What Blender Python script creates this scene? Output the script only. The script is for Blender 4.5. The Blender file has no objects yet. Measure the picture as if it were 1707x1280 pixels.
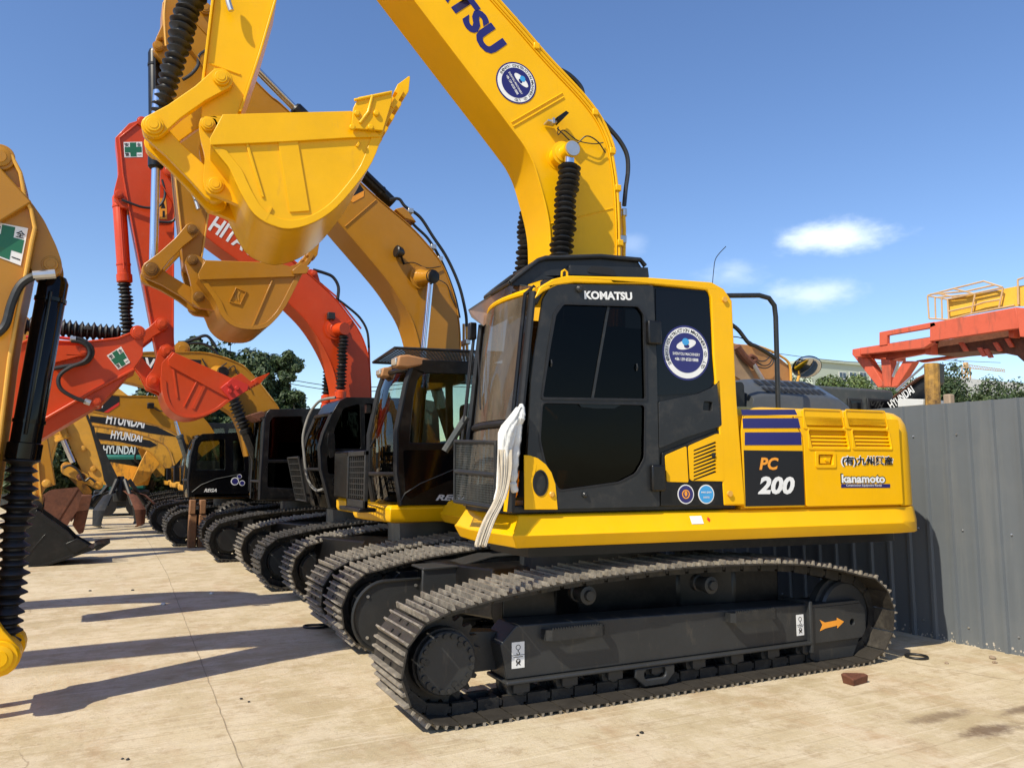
import bpy, bmesh, math, random
from mathutils import Vector, Matrix
from mathutils.geometry import tessellate_polygon
random.seed(7)
R = math.radians
C = bpy.context.scene.collection
SC = bpy.context.scene
# ------------------------------------------------------------------ camera
CF, CX, CY, YH, VX, EYE = 1290., 853.5, 640., 784., 170., 1.6
PITCH = math.atan((YH-CY)/CF); cp, sp = math.cos(PITCH), math.sin(PITCH)
_l = (VX-CX)/CF; _d = -(YH-CY)/CF
YAW = math.atan2(-_l, cp-_d*sp)
cam = bpy.data.cameras.new('camera'); cam.sensor_width = 36; cam.lens = 36*CF/1707.
cam.clip_start = .05; cam.clip_end = 4000
co = bpy.data.objects.new('camera', cam); C.objects.link(co)
co.location = (0, 0, EYE); co.rotation_euler = (R(90)+PITCH, 0, -YAW)
SC.camera = co
# ------------------------------------------------------------------ light
SUN = Vector((.87, .36, -1.0)).normalized()
w = bpy.data.worlds.new('World'); SC.world = w; w.use_nodes = True
nt = w.node_tree; nt.nodes.clear()
def N(t, ty, **kw):
    n = t.nodes.new(ty)
    for k, v in kw.items():
        if k in n.inputs: n.inputs[k].default_value = v
        else: setattr(n, k, v)
    return n
sky = N(nt, 'ShaderNodeTexSky', sky_type='NISHITA'); sky.sun_disc = False
sky.sun_elevation = math.asin(-SUN.z); sky.sun_rotation = math.atan2(-SUN.x, -SUN.y)
sky.altitude = 0; sky.air_density = 1.0; sky.dust_density = .35; sky.ozone_density = 2.6
bg = N(nt, 'ShaderNodeBackground', Strength=.15)
wo = N(nt, 'ShaderNodeOutputWorld')
# thin cumulus far off: noise inside soft ellipses around fixed sky directions
def ray(px, py):
    dx = (px-CX)/CF; dy = -(py-CY)/CF
    f = cp-dy*sp; u = sp+dy*cp
    return Vector((f*math.sin(YAW)+dx*math.cos(YAW), f*math.cos(YAW)-dx*math.sin(YAW), u))
tc = N(nt, 'ShaderNodeTexCoord')
nz = N(nt, 'ShaderNodeTexNoise', Scale=16., Detail=8., Roughness=.6)
mp = N(nt, 'ShaderNodeMapping'); mp.inputs['Scale'].default_value = (1, 1, 2.2)
nt.links.new(tc.outputs['Generated'], mp.inputs['Vector']); nt.links.new(mp.outputs[0], nz.inputs['Vector'])
prev = None
for (cx, cy, rx, rz, amp) in ((1395, 394, .070, .022, .95), (1352, 492, .060, .021, .60), (1218, 458, .040, .020, .40), (1052, 408, .024, .016, .18), (900, 300, .5, .05, .0)):
    d = ray(cx, cy).normalized(); rt = d.cross(Vector((0, 0, 1))).normalized(); up = rt.cross(d)
    def dot(v):
        n = N(nt, 'ShaderNodeVectorMath', operation='DOT_PRODUCT'); nt.links.new(tc.outputs['Generated'], n.inputs[0]); n.inputs[1].default_value = v; return n.outputs['Value']
    def mth(op, a, b=None, c=None):
        n = N(nt, 'ShaderNodeMath', operation=op)
        for i, q in enumerate((a, b, c)):
            if q is None: continue
            if isinstance(q, (int, float)): n.inputs[i].default_value = q
            else: nt.links.new(q, n.inputs[i])
        return n.outputs[0]
    a = mth('POWER', mth('ABSOLUTE', mth('DIVIDE', dot(rt), rx)), 2.)
    b = mth('POWER', mth('ABSOLUTE', mth('DIVIDE', dot(up), rz)), 2.)
    fr = mth('GREATER_THAN', dot(d), .5)
    e = mth('SUBTRACT', 1., mth('SQRT', mth('ADD', a, b)))
    e = mth('ADD', e, mth('MULTIPLY', mth('SUBTRACT', nz.outputs['Fac'], .5), 1.9))
    mr = N(nt, 'ShaderNodeMapRange', interpolation_type='SMOOTHSTEP'); nt.links.new(e, mr.inputs['Value'])
    mr.inputs['From Min'].default_value = -.18; mr.inputs['From Max'].default_value = 1.15; mr.inputs['To Max'].default_value = amp
    e = mth('MULTIPLY', mr.outputs[0], fr)
    prev = e if prev is None else mth('MAXIMUM', prev, e)
prev = mth('MINIMUM', prev, .9)
mx = N(nt, 'ShaderNodeMix', data_type='RGBA'); nt.links.new(prev, mx.inputs['Factor'])
nt.links.new(sky.outputs[0], mx.inputs['A']); mx.inputs['B'].default_value = (6.6, 7.3, 8.0, 1)
hs = N(nt, 'ShaderNodeHueSaturation', Hue=.507, Saturation=1.12, Value=1.10)
nt.links.new(mx.outputs['Result'], hs.inputs['Color'])
nt.links.new(hs.outputs[0], bg.inputs[0]); nt.links.new(bg.outputs[0], wo.inputs[0])
sl = bpy.data.lights.new('sun', 'SUN'); sl.energy = 5.0; sl.angle = R(.5); sl.color = (1, .92, .76)
so = bpy.data.objects.new('sun', sl); C.objects.link(so); so.rotation_euler = SUN.to_track_quat('-Z', 'Y').to_euler(); so.location = (-20, -10, 30)
SC.view_settings.view_transform = 'Standard'; SC.view_settings.look = 'None'; SC.view_settings.gamma = 1; SC.view_settings.exposure = 0.14
SC.cycles.max_bounces = 8; SC.cycles.transparent_max_bounces = 24; SC.cycles.caustics_reflective = False; SC.cycles.caustics_refractive = False

# ------------------------------------------------------------------ materials
def mat(name, col, rough=.5, metal=0., coat=0., var=.12, vs=3., dust=0., dcol=(.42, .34, .25), ds=6., bump=0., bs=60., spec=.5, dlo=.5, dhi=.75, upd=0.):
    m = bpy.data.materials.new(name); m.use_nodes = True; t = m.node_tree
    b = t.nodes['Principled BSDF']; tc = t.nodes.new('ShaderNodeTexCoord')
    b.inputs['Roughness'].default_value = rough; b.inputs['Metallic'].default_value = metal
    b.inputs['Coat Weight'].default_value = coat; b.inputs['Coat Roughness'].default_value = .12
    b.inputs['Specular IOR Level'].default_value = spec
    n1 = N(t, 'ShaderNodeTexNoise', Scale=vs, Detail=6., Roughness=.65); t.links.new(tc.outputs['Object'], n1.inputs['Vector'])
    mr = N(t, 'ShaderNodeMapRange'); t.links.new(n1.outputs['Fac'], mr.inputs['Value'])
    mr.inputs['From Min'].default_value = .3; mr.inputs['From Max'].default_value = .7
    mr.inputs['To Min'].default_value = 1-var; mr.inputs['To Max'].default_value = 1+var
    mix = N(t, 'ShaderNodeMix', data_type='RGBA', blend_type='MULTIPLY'); mix.inputs['Factor'].default_value = 1
    mix.inputs['A'].default_value = (*col, 1); t.links.new(mr.outputs[0], mix.inputs['B'])
    out = mix.outputs['Result']
    if dust > 0 or upd > 0:
        n2 = N(t, 'ShaderNodeTexNoise', Scale=ds, Detail=10., Roughness=.72); t.links.new(tc.outputs['Object'], n2.inputs['Vector'])
        m2 = N(t, 'ShaderNodeMapRange'); t.links.new(n2.outputs['Fac'], m2.inputs['Value'])
        m2.inputs['From Min'].default_value = dlo; m2.inputs['From Max'].default_value = dhi; m2.inputs['To Max'].default_value = dust
        fac = m2.outputs[0]
        if upd > 0:   # settled dust lies on faces that look up
            g = t.nodes.new('ShaderNodeNewGeometry'); sx = t.nodes.new('ShaderNodeSeparateXYZ'); t.links.new(g.outputs['Normal'], sx.inputs[0])
            m3 = N(t, 'ShaderNodeMapRange'); t.links.new(sx.outputs['Z'], m3.inputs['Value']); m3.inputs['From Min'].default_value = .3; m3.inputs['To Max'].default_value = upd
            n3 = N(t, 'ShaderNodeMath', operation='MULTIPLY'); t.links.new(m3.outputs[0], n3.inputs[0]); t.links.new(n2.outputs['Fac'], n3.inputs[1])
            n4 = N(t, 'ShaderNodeMath', operation='MAXIMUM'); t.links.new(n3.outputs[0], n4.inputs[0]); t.links.new(fac, n4.inputs[1]); fac = n4.outputs[0]
        mm = N(t, 'ShaderNodeMix', data_type='RGBA'); t.links.new(fac, mm.inputs['Factor'])
        t.links.new(out, mm.inputs['A']); mm.inputs['B'].default_value = (*dcol, 1); out = mm.outputs['Result']
        r2 = N(t, 'ShaderNodeMapRange'); t.links.new(fac, r2.inputs['Value']); r2.inputs['To Min'].default_value = rough; r2.inputs['To Max'].default_value = .9
        t.links.new(r2.outputs[0], b.inputs['Roughness'])
    t.links.new(out, b.inputs['Base Color'])
    if bump > 0:
        n5 = N(t, 'ShaderNodeTexNoise', Scale=bs, Detail=5.); t.links.new(tc.outputs['Object'], n5.inputs['Vector'])
        bp = N(t, 'ShaderNodeBump', Strength=bump, Distance=.01); t.links.new(n5.outputs['Fac'], bp.inputs['Height']); t.links.new(bp.outputs[0], b.inputs['Normal'])
    return m
def glass(name, tint, refl=.9, rough=.02):
    m = bpy.data.materials.new(name); m.use_nodes = True; t = m.node_tree; t.nodes.clear()
    o = t.nodes.new('ShaderNodeOutputMaterial'); tr = N(t, 'ShaderNodeBsdfTransparent'); tr.inputs[0].default_value = (*tint, 1)
    gl = N(t, 'ShaderNodeBsdfGlossy', Roughness=rough); gl.inputs['Color'].default_value = (refl, refl, refl, 1)
    fr = N(t, 'ShaderNodeFresnel', IOR=1.5); mi = t.nodes.new('ShaderNodeMixShader')
    n5 = N(t, 'ShaderNodeTexNoise', Scale=2.2, Detail=2.); bp = N(t, 'ShaderNodeBump', Strength=.03, Distance=.05)
    t.links.new(n5.outputs['Fac'], bp.inputs['Height']); t.links.new(bp.outputs[0], gl.inputs['Normal'])
    t.links.new(fr.outputs[0], mi.inputs[0]); t.links.new(tr.outputs[0], mi.inputs[1]); t.links.new(gl.outputs[0], mi.inputs[2]); t.links.new(mi.outputs[0], o.inputs[0])
    return m
M = dict(
    yellow=mat('yellow paint', (.85, .45, .001), .36, coat=.05, spec=.25, var=.04, dust=.05, dcol=(.45, .33, .16), ds=9, bump=.02, bs=25),
    yellow2=mat('bucket yellow paint', (.80, .425, .001), .34, coat=.06, spec=.28, var=.06, dust=.07, dcol=(.5, .3, .1), ds=7, bump=.05, bs=18),
    ochre=mat('ochre paint', (.42, .185, .010), .34, coat=.12, spec=.4, var=.06, dust=.12, dcol=(.35, .24, .12), ds=8, bump=.03, bs=22),
    orange=mat('orange paint', (.58, .056, .008), .36, coat=.08, spec=.35, var=.06, dust=.1, dcol=(.45, .2, .1), ds=8, bump=.03, bs=22),
    oldyellow=mat('worn yellow paint', (.68, .33, .03), .5, var=.15, dust=.55, dcol=(.16, .09, .05), ds=5, bump=.1, bs=30),
    gold=mat('pale ochre paint', (.70, .36, .045), .42, coat=.15, var=.1, dust=.3, dcol=(.3, .2, .1), ds=5),
    dark=mat('charcoal painted steel', (.019, .0205, .022), .42, coat=.05, spec=.35, var=.15, dust=.16, dcol=(.2, .17, .13), ds=7, bump=.05, bs=45),
    frame=mat('grey black undercarriage paint', (.027, .029, .031), .42, spec=.4, coat=.0, var=.15, dust=.10, dcol=(.12, .105, .08), ds=4, bump=.08, bs=35, upd=.18),
    black=mat('black paint', (.0055, .0055, .006), .34, coat=.05, spec=.35, var=.2, dust=.18, dcol=(.12, .1, .08), ds=6),
    gloss=mat('gloss black', (.003, .003, .004), .10, coat=.0, spec=.28, var=.1),
    rubber=mat('black rubber', (.008, .008, .009), .5, var=.2, dust=.12, dcol=(.10, .085, .07), ds=8),
    shell=mat('grey engine hood', (.070, .076, .080), .35, coat=.1, var=.08, dust=.15, dcol=(.2, .18, .15), ds=7),
    hose=mat('hose rubber', (.016, .017, .019), .45, var=.15, dust=.15, dcol=(.1, .09, .08), ds=12),
    void=mat('dark interior', (.012, .012, .013), .8),
    track=mat('worn track steel', (.030, .026, .022), .5, metal=.2, var=.3, vs=8, dust=.35, dcol=(.18, .155, .115), ds=10, dlo=.45, dhi=.78, bump=.25, bs=60, upd=.22),
    ridge=mat('polished grouser steel', (.21, .19, .165), .38, metal=.45, var=.35, vs=14, dust=.65, dcol=(.54, .48, .37), ds=12, dlo=.40, dhi=.66, bump=.25, bs=60, upd=.6),
    ridged=mat('dark grouser steel', (.055, .052, .05), .45, metal=.3, var=.35, vs=14, dust=.5, dcol=(.25, .22, .16), ds=12, bump=.25, bs=60, upd=.4),
    trackd=mat('dark track steel', (.018, .017, .017), .5, metal=.2, var=.3, vs=8, dust=.3, dcol=(.2, .17, .12), ds=9, bump=.2, bs=60, upd=.35),
    chrome=mat('chrome rod', (.75, .76, .78), .12, metal=1., var=.04),
    steel=mat('galvanised steel', (.55, .55, .54), .35, metal=.8, var=.15),
    white=mat('white vinyl', (.78, .78, .76), .45, var=.05, dust=.1, ds=30),
    navy=mat('navy vinyl', (.018, .016, .13), .35, coat=.2, var=.05),
    blue=mat('bright blue vinyl', (.05, .32, .65), .35, var=.05),
    green=mat('green vinyl', (.012, .13, .06), .4, var=.05),
    red=mat('red vinyl', (.6, .03, .02), .4, var=.05),
    amber=mat('orange vinyl', (.85, .33, .03), .35, var=.08),
    ink=mat('black ink', (.007, .007, .008), .45, var=.1),
    rust=mat('rusty steel', (.13, .045, .022), .8, var=.35, vs=9, dust=.5, dcol=(.05, .03, .02), ds=12, bump=.4, bs=50),
    rustred=mat('faded red oxide paint', (.60, .105, .048), .6, var=.12, vs=5, dust=.4, dcol=(.32, .07, .04), ds=5, bump=.15, bs=30),
    oldyel2=mat('faded yellow sheet', (.80, .45, .04), .55, var=.1, dust=.3, dcol=(.3, .17, .05), ds=4),
    wood=mat('rough timber', (.24, .115, .05), .85, var=.3, vs=9, dust=.4, dcol=(.1, .05, .03), ds=9, bump=.4, bs=50),
    fence=mat('grey coated sheet', (.118, .132, .145), .45, var=.05, vs=1.5, dust=.18, dcol=(.2, .2, .19), ds=2.5, dlo=.5, dhi=.8),
    cloth=mat('white cloth', (.68, .68, .65), .85, var=.16, vs=14, dust=.5, dcol=(.36, .35, .32), ds=16, bump=1., bs=22),
    greyrag=mat('grey wrapping', (.20, .195, .18), .8, var=.25, vs=9),
    postm=mat('peeling yellow post', (.45, .24, .04), .6, var=.25, vs=4, dust=.95, dcol=(.05, .03, .02), ds=3, dlo=.42, dhi=.62),
    dustyochre=mat('sun bleached ochre', (.46, .22, .07), .65, var=.2, vs=2.5, dust=.6, dcol=(.30, .20, .12), ds=3), dustyochre2=mat('dusty beige steel', (.36, .24, .14), .75, var=.2, vs=3),
    teal=mat('teal paint', (.02, .16, .12), .4),
    pinm=mat('greasy ochre pin', (.22, .10, .012), .4, var=.3, vs=14, dust=.7, dcol=(.05, .03, .015), ds=14),
    rope=mat('pale twine', (.66, .58, .45), .9, var=.12, vs=20),
    tglass=glass('tinted glass', (.09, .08, .07), .26), cglass=glass('green glass', (.82, .86, .80)), bglass=glass('brown tinted glass', (.34, .29, .24), .95, .05),
    visor=glass('smoked acrylic', (.50, .40, .33), .9, .1),
    lens=mat('lamp lens', (.6, .6, .58), .1, metal=.6), tan=mat('tan plastic', (.40, .20, .085), .5),
    mirror=mat('convex mirror', (.5, .5, .5), .03, metal=1., var=0.),
    pale=mat('pale green render', (.42, .47, .38), .8, var=.05), wall=mat('white render', (.60, .60, .57), .8, var=.06), pane=mat('window pane', (.06, .09, .12), .15),
    crane=mat('crane lattice', (.55, .36, .18), .7), stone=mat('stone', (.3, .22, .15), .9, bump=.4), grey=mat('mid grey sheet', (.055, .062, .060), .5, var=.08, dust=.2),
)
def dusty(name, k, tint, film):  # tinted glass under an uneven diffuse film; on the windscreen a painted reflection
    m = glass(name, tint); t = m.node_tree; o = [n for n in t.nodes if n.type == 'OUTPUT_MATERIAL'][0]; src = o.inputs[0].links[0].from_socket
    d = N(t, 'ShaderNodeBsdfDiffuse'); d.inputs[0].default_value = (*film, 1); mi = t.nodes.new('ShaderNodeMixShader'); tc = t.nodes.new('ShaderNodeTexCoord')
    mp_ = N(t, 'ShaderNodeMapping'); mp_.inputs['Scale'].default_value = (1, 1, .35); t.links.new(tc.outputs['Object'], mp_.inputs['Vector'])
    n = N(t, 'ShaderNodeTexNoise', Scale=4.5, Detail=7., Roughness=.6); t.links.new(mp_.outputs[0], n.inputs['Vector']); r_ = N(t, 'ShaderNodeMapRange'); t.links.new(n.outputs['Fac'], r_.inputs['Value'])
    r_.inputs['From Min'].default_value = .3; r_.inputs['From Max'].default_value = .7; r_.inputs['To Min'].default_value = k*.45; r_.inputs['To Max'].default_value = k*1.5
    t.links.new(r_.outputs[0], mi.inputs[0]); t.links.new(src, mi.inputs[1]); t.links.new(d.outputs[0], mi.inputs[2]); t.links.new(mi.outputs[0], o.inputs[0]); return m
M['filmglass'] = dusty('brown glass with painted reflection', .42, (.25, .22, .19), (.20, .165, .125))  # cloudy bright reflection of the windscreen put into a brown diffuse film
M['visor'] = dusty('smoked acrylic with dust', .6, (.42, .30, .23), (.27, .16, .10))
def streaks(m, col, sc=(14, 14, .7), lo=.56, hi=.78, k=.5):     # runs of dirt down a sheet, plus splashes near its foot
    t = m.node_tree; b = t.nodes['Principled BSDF']; src = b.inputs['Base Color'].links[0].from_socket; tc = t.nodes.new('ShaderNodeTexCoord')
    mp_ = N(t, 'ShaderNodeMapping'); mp_.inputs['Scale'].default_value = sc; t.links.new(tc.outputs['Object'], mp_.inputs['Vector'])
    n = N(t, 'ShaderNodeTexNoise', Scale=1., Detail=6., Roughness=.6); t.links.new(mp_.outputs[0], n.inputs['Vector'])
    r_ = N(t, 'ShaderNodeMapRange'); t.links.new(n.outputs['Fac'], r_.inputs['Value']); r_.inputs['From Min'].default_value = lo; r_.inputs['From Max'].default_value = hi; r_.inputs['To Max'].default_value = k
    mi = N(t, 'ShaderNodeMix', data_type='RGBA'); t.links.new(r_.outputs[0], mi.inputs['Factor']); t.links.new(src, mi.inputs['A']); mi.inputs['B'].default_value = (*col, 1); t.links.new(mi.outputs['Result'], b.inputs['Base Color'])
streaks(M['fence'], (.20, .20, .19), (9, 9, .45), .54, .8, .45)
streaks(M['fence'], (.07, .075, .08), (5, 5, .3), .55, .8, .4)
streaks(M['rustred'], (.22, .07, .04), (7, 7, 1.2), .55, .72, .7)
streaks(M['yellow'], (.60, .30, .02), (22, 22, 1.5), .60, .8, .22)
streaks(M['yellow2'], (.45, .24, .05), (9, 9, 3), .62, .78, .35)
streaks(M['orange'], (.42, .05, .015), (11, 11, 2), .60, .8, .3)
streaks(M['ochre'], (.33, .16, .03), (11, 11, 2), .60, .8, .35)
streaks(M['frame'], (.10, .085, .065), (14, 14, 4), .60, .75, .5)
streaks(M['oldyellow'], (.07, .045, .03), (6, 6, 2.5), .54, .66, .7)
# ------------------------------------------------------------------ helpers
class Fr:
    """vertical-plane frame: u along the machine, v across it, z up"""
    def __init__(s, cx, cy, a=0):
        s.cx, s.cy = cx, cy; a = R(a); s.c, s.s = math.cos(a), math.sin(a)
    def px(s, px, py, v):
        r = ray(px, py); n = (-s.s, s.c)
        t = (v+s.cx*n[0]+s.cy*n[1])/(r.x*n[0]+r.y*n[1])
        x, y, z = t*r.x, t*r.y, EYE+t*r.z
        return ((x-s.cx)*s.c+(y-s.cy)*s.s, z)
    def w(s, u, v, z): return (u*s.c-v*s.s, u*s.s+v*s.c, z)
def at(px, py, x=None, y=None, z=None):
    r = ray(px, py); t = x/r.x if x is not None else (y/r.y if y is not None else (z-EYE)/r.z)
    return Vector((t*r.x, t*r.y, EYE+t*r.z))
def Z(ox, oy, s): return lambda p: (ox+p[0]/s, oy+p[1]/s)
ID = lambda p: p
def q(fr, pts, v, z=ID): return [fr.px(*z(p), v) for p in pts]
def tag(o, label=None, cat=None, group=None, kind=None):
    if label: o['label'] = label
    if cat: o['category'] = cat
    if group: o['group'] = group
    if kind: o['kind'] = kind
    return o
def thing(name, loc, label, cat, group=None):
    o = bpy.data.objects.new(name, None); C.objects.link(o); o.location = loc; o.empty_display_size = .2
    return tag(o, label, cat, group)
class MB:
    def __init__(s, fr=None): s.fr = fr; s.V = []; s.F = []; s.S = []
    def add(s, vs, fs, raw=False):
        b = len(s.V)
        s.V += [tuple(v) if (raw or s.fr is None) else s.fr.w(*v) for v in vs]
        s.F += [tuple(i+b for i in f) for f in fs]; return s
    def box(s, u0, u1, v0, v1, z0, z1):
        return s.add([(a, b, c) for c in (z0, z1) for b in (v0, v1) for a in (u0, u1)], [(0, 1, 3, 2), (4, 6, 7, 5), (0, 4, 5, 1), (2, 3, 7, 6), (0, 2, 6, 4), (1, 5, 7, 3)])
    def plate(s, outer, holes=(), v0=-.01, v1=0.):
        loops = [list(outer)]+[list(h) for h in holes]; flat = [p for l in loops for p in l]; n = len(flat)
        tris = tessellate_polygon([[Vector((p[0], p[1], 0)) for p in l] for l in loops])
        vs = [(p[0], v0, p[1]) for p in flat]+[(p[0], v1, p[1]) for p in flat]
        fs = [tuple(t) for t in tris]+[tuple(i+n for i in reversed(t)) for t in tris]
        o = 0
        for l in loops:
            k = len(l)
            for i in range(k): j = (i+1) % k; fs.append((o+i, o+j, n+o+j, n+o+i))
            o += k
        return s.add(vs, fs)
    def plan(s, poly, z0, z1):      # polygon in (u,v), extruded in z
        n = len(poly); vs = [(a, b, z0) for a, b in poly]+[(a, b, z1) for a, b in poly]
        return s.add(vs, [tuple(range(n)), tuple(range(2*n-1, n-1, -1))]+[(i, i+n, (i+1) % n+n, (i+1) % n) for i in range(n)])
    def loft(s, rings, cap=True, close=True):
        n = len(rings[0]); vs = [p for r in rings for p in r]; fs = []
        for k in range(len(rings)-1):
            for i in range(n if close else n-1): j = (i+1) % n; fs.append((k*n+i, k*n+j, (k+1)*n+j, (k+1)*n+i))
        if cap: fs += [tuple(range(n)), tuple(range(len(vs)-1, len(vs)-n-1, -1))]
        return s.add(vs, fs)
    def tube(s, path, r, n=8, cap=True):
        P = [Vector(p) for p in path]; rings = []; T0 = None; up = None
        for i, p in enumerate(P):
            a = P[max(i-1, 0)]; b = P[min(i+1, len(P)-1)]; T = (b-a).normalized()
            if up is None: up = T.orthogonal().normalized()
            up = (up-T*up.dot(T)).normalized(); sd = T.cross(up); rr = r[i] if isinstance(r, (list, tuple)) else r
            rings.append([tuple(p+(up*math.cos(2*math.pi*k/n)+sd*math.sin(2*math.pi*k/n))*rr) for k in range(n)])
        return s.loft(rings, cap)
    def lathe(s, p0, p1, prof, n=20):
        a, b = Vector(p0), Vector(p1); T = (b-a); up = T.normalized().orthogonal().normalized(); sd = T.normalized().cross(up)
        return s.loft([[tuple(a+T*t+(up*math.cos(2*math.pi*k/n)+sd*math.sin(2*math.pi*k/n))*r) for k in range(n)] for t, r in prof])
    def cyl(s, p0, p1, r, n=20): return s.lathe(p0, p1, [(0, r), (1, r)], n)
    def disc(s, u, z, v0, v1, r, n=24, bev=.0):
        if bev: return s.lathe((u, v1, z), (u, v0, z), [(0, r), (1-bev/abs(v1-v0), r), (1, r-bev)], n)
        return s.cyl((u, v0, z), (u, v1, z), r, n)
    def ribbon(s, path, v0, v1, th):   # flat strip following a path in (u,z); th along its normal
        P = [Vector(p) for p in path]; n = len(P); a = []; b = []
        for i in range(n):
            d = (P[min(i+1, n-1)]-P[max(i-1, 0)]).normalized(); nn = Vector((-d.y, d.x)); a.append(P[i]); b.append(P[i]+nn*th)
        rings = [[(a[i].x, v0, a[i].y), (a[i].x, v1, a[i].y), (b[i].x, v1, b[i].y), (b[i].x, v0, b[i].y)] for i in range(n)]
        return s.loft(rings)
    def build(s, name, m, parent=None, bevel=0, seg=2, ang=32, smooth=True, loc=None):
        me = bpy.data.meshes.new(name); me.from_pydata(s.V, [], s.F)
        bm = bmesh.new(); bm.from_mesh(me); bmesh.ops.recalc_face_normals(bm, faces=bm.faces[:]); bm.to_mesh(me); bm.free()
        me.materials.append(M[m] if isinstance(m, str) else m)
        if smooth: me.shade_smooth(); me.set_sharp_from_angle(angle=R(ang))
        o = bpy.data.objects.new(name, me); C.objects.link(o)
        if parent: o.parent = parent
        if loc: o.location = loc
        if bevel:
            b = o.modifiers.new('bevel', 'BEVEL'); b.width = bevel; b.segments = seg; b.limit_method = 'ANGLE'; b.angle_limit = R(40)
        return o
def rnd(pts, r, n=5):      # round the corners of a polygon
    out = []; k = len(pts)
    for i in range(k):
        p = Vector(pts[i]); a = Vector(pts[i-1])-p; b = Vector(pts[(i+1) % k])-p
        rr = r[i] if isinstance(r, (list, tuple)) else r
        d = min(rr, a.length*.45, b.length*.45)
        if d < 1e-4: out.append(tuple(p)); continue
        s0 = p+a.normalized()*d; s1 = p+b.normalized()*d
        for j in range(n+1):
            t = j/n; out.append(tuple(s0*(1-t)**2+p*2*t*(1-t)+s1*t*t))
    return out
def crv(pts, n=6, closed=False):   # Catmull-Rom
    P = [Vector(p) for p in pts]; k = len(P); out = []
    for i in range(k if closed else k-1):
        g = (lambda j: P[j % k]) if closed else (lambda j: P[min(max(j, 0), k-1)])
        a, b, c, d = g(i-1), g(i), g(i+1), g(i+2)
        for j in range(n):
            t = j/n; out.append(tuple(.5*((2*b)+(c-a)*t+(2*a-5*b+4*c-d)*t*t+(3*b-a-3*c+d)*t**3)))
    if not closed: out.append(tuple(P[-1]))
    return out
def offs(poly, d):      # inset of a convex polygon given counter-clockwise
    out = []; k = len(poly)
    for i in range(k):
        p = Vector(poly[i]); a = (p-Vector(poly[i-1])).normalized(); b = (Vector(poly[(i+1) % k])-p).normalized()
        na, nb = Vector((-a.y, a.x)), Vector((-b.y, b.x)); m = (na+nb); m = m/max(m.dot(na), .3)
        out.append(tuple(p+m*d))
    return out
def circ(u, z, r, n=32, rz=None): return [(u+r*math.cos(2*math.pi*i/n), z+(rz or r)*math.sin(2*math.pi*i/n)) for i in range(n)]
def lettering(body, fr, p0, p1, h, v, m, parent, bold=.0, shear=0., ext=.0015, name='lettering', align=None):
    c = bpy.data.curves.new('t', 'FONT'); c.body = body; c.offset = bold; c.shear = shear; c.extrude = 0; c.resolution_u = 3
    o = bpy.data.objects.new('t', c); C.objects.link(o); dg = bpy.context.evaluated_depsgraph_get()
    me = bpy.data.meshes.new_from_object(o.evaluated_get(dg)); C.objects.unlink(o)
    xs = [x.co.x for x in me.vertices]; ys = [x.co.y for x in me.vertices]
    x0, x1, y0, y1 = min(xs), max(xs), min(ys), max(ys)
    a = Vector(p0); d = Vector(p1)-a; up = Vector((-d.y, d.x)).normalized()*h
    for x in me.vertices:
        s_ = (x.co.x-x0)/(x1-x0); t_ = (x.co.y-y0)/(y1-y0); k = a+d*s_+up*t_; x.co = fr.w(k.x, v, k.y)
    me.materials.clear(); me.materials.append(M[m] if isinstance(m, str) else m); me.name = name
    o = bpy.data.objects.new(name, me); C.objects.link(o); o.parent = parent
    return o
def arc_lettering(body, fr, cu, cz, r, a0, a1, h, v, m, parent, rot=0.):
    V, Fc = [], []; n = len(body)
    for i, ch in enumerate(body):
        if ch == ' ': continue
        c = bpy.data.curves.new('t', 'FONT'); c.body = ch; c.resolution_u = 1; c.offset = .012
        o = bpy.data.objects.new('t', c); C.objects.link(o); dg = bpy.context.evaluated_depsgraph_get()
        me = bpy.data.meshes.new_from_object(o.evaluated_get(dg)); C.objects.unlink(o)
        if not me.vertices: continue
        xs = [x.co.x for x in me.vertices]; cxm = (min(xs)+max(xs))/2
        a = R(a0+(a1-a0)*(i+.5)/n)+rot; b = len(V)
        rad = Vector((math.cos(a), math.sin(a))); tan = Vector((math.sin(a), -math.cos(a)))
        for x in me.vertices:
            k = Vector((cu, cz))+rad*(r+(x.co.y)*h/.7)+tan*((x.co.x-cxm)*h/.7); V.append(fr.w(k.x, v, k.y))
        Fc += [tuple(j+b for j in p.vertices) for p in me.polygons]
    mb = MB(); mb.V, mb.F = V, Fc
    return mb.build('lettering', m, parent, smooth=False)
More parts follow.
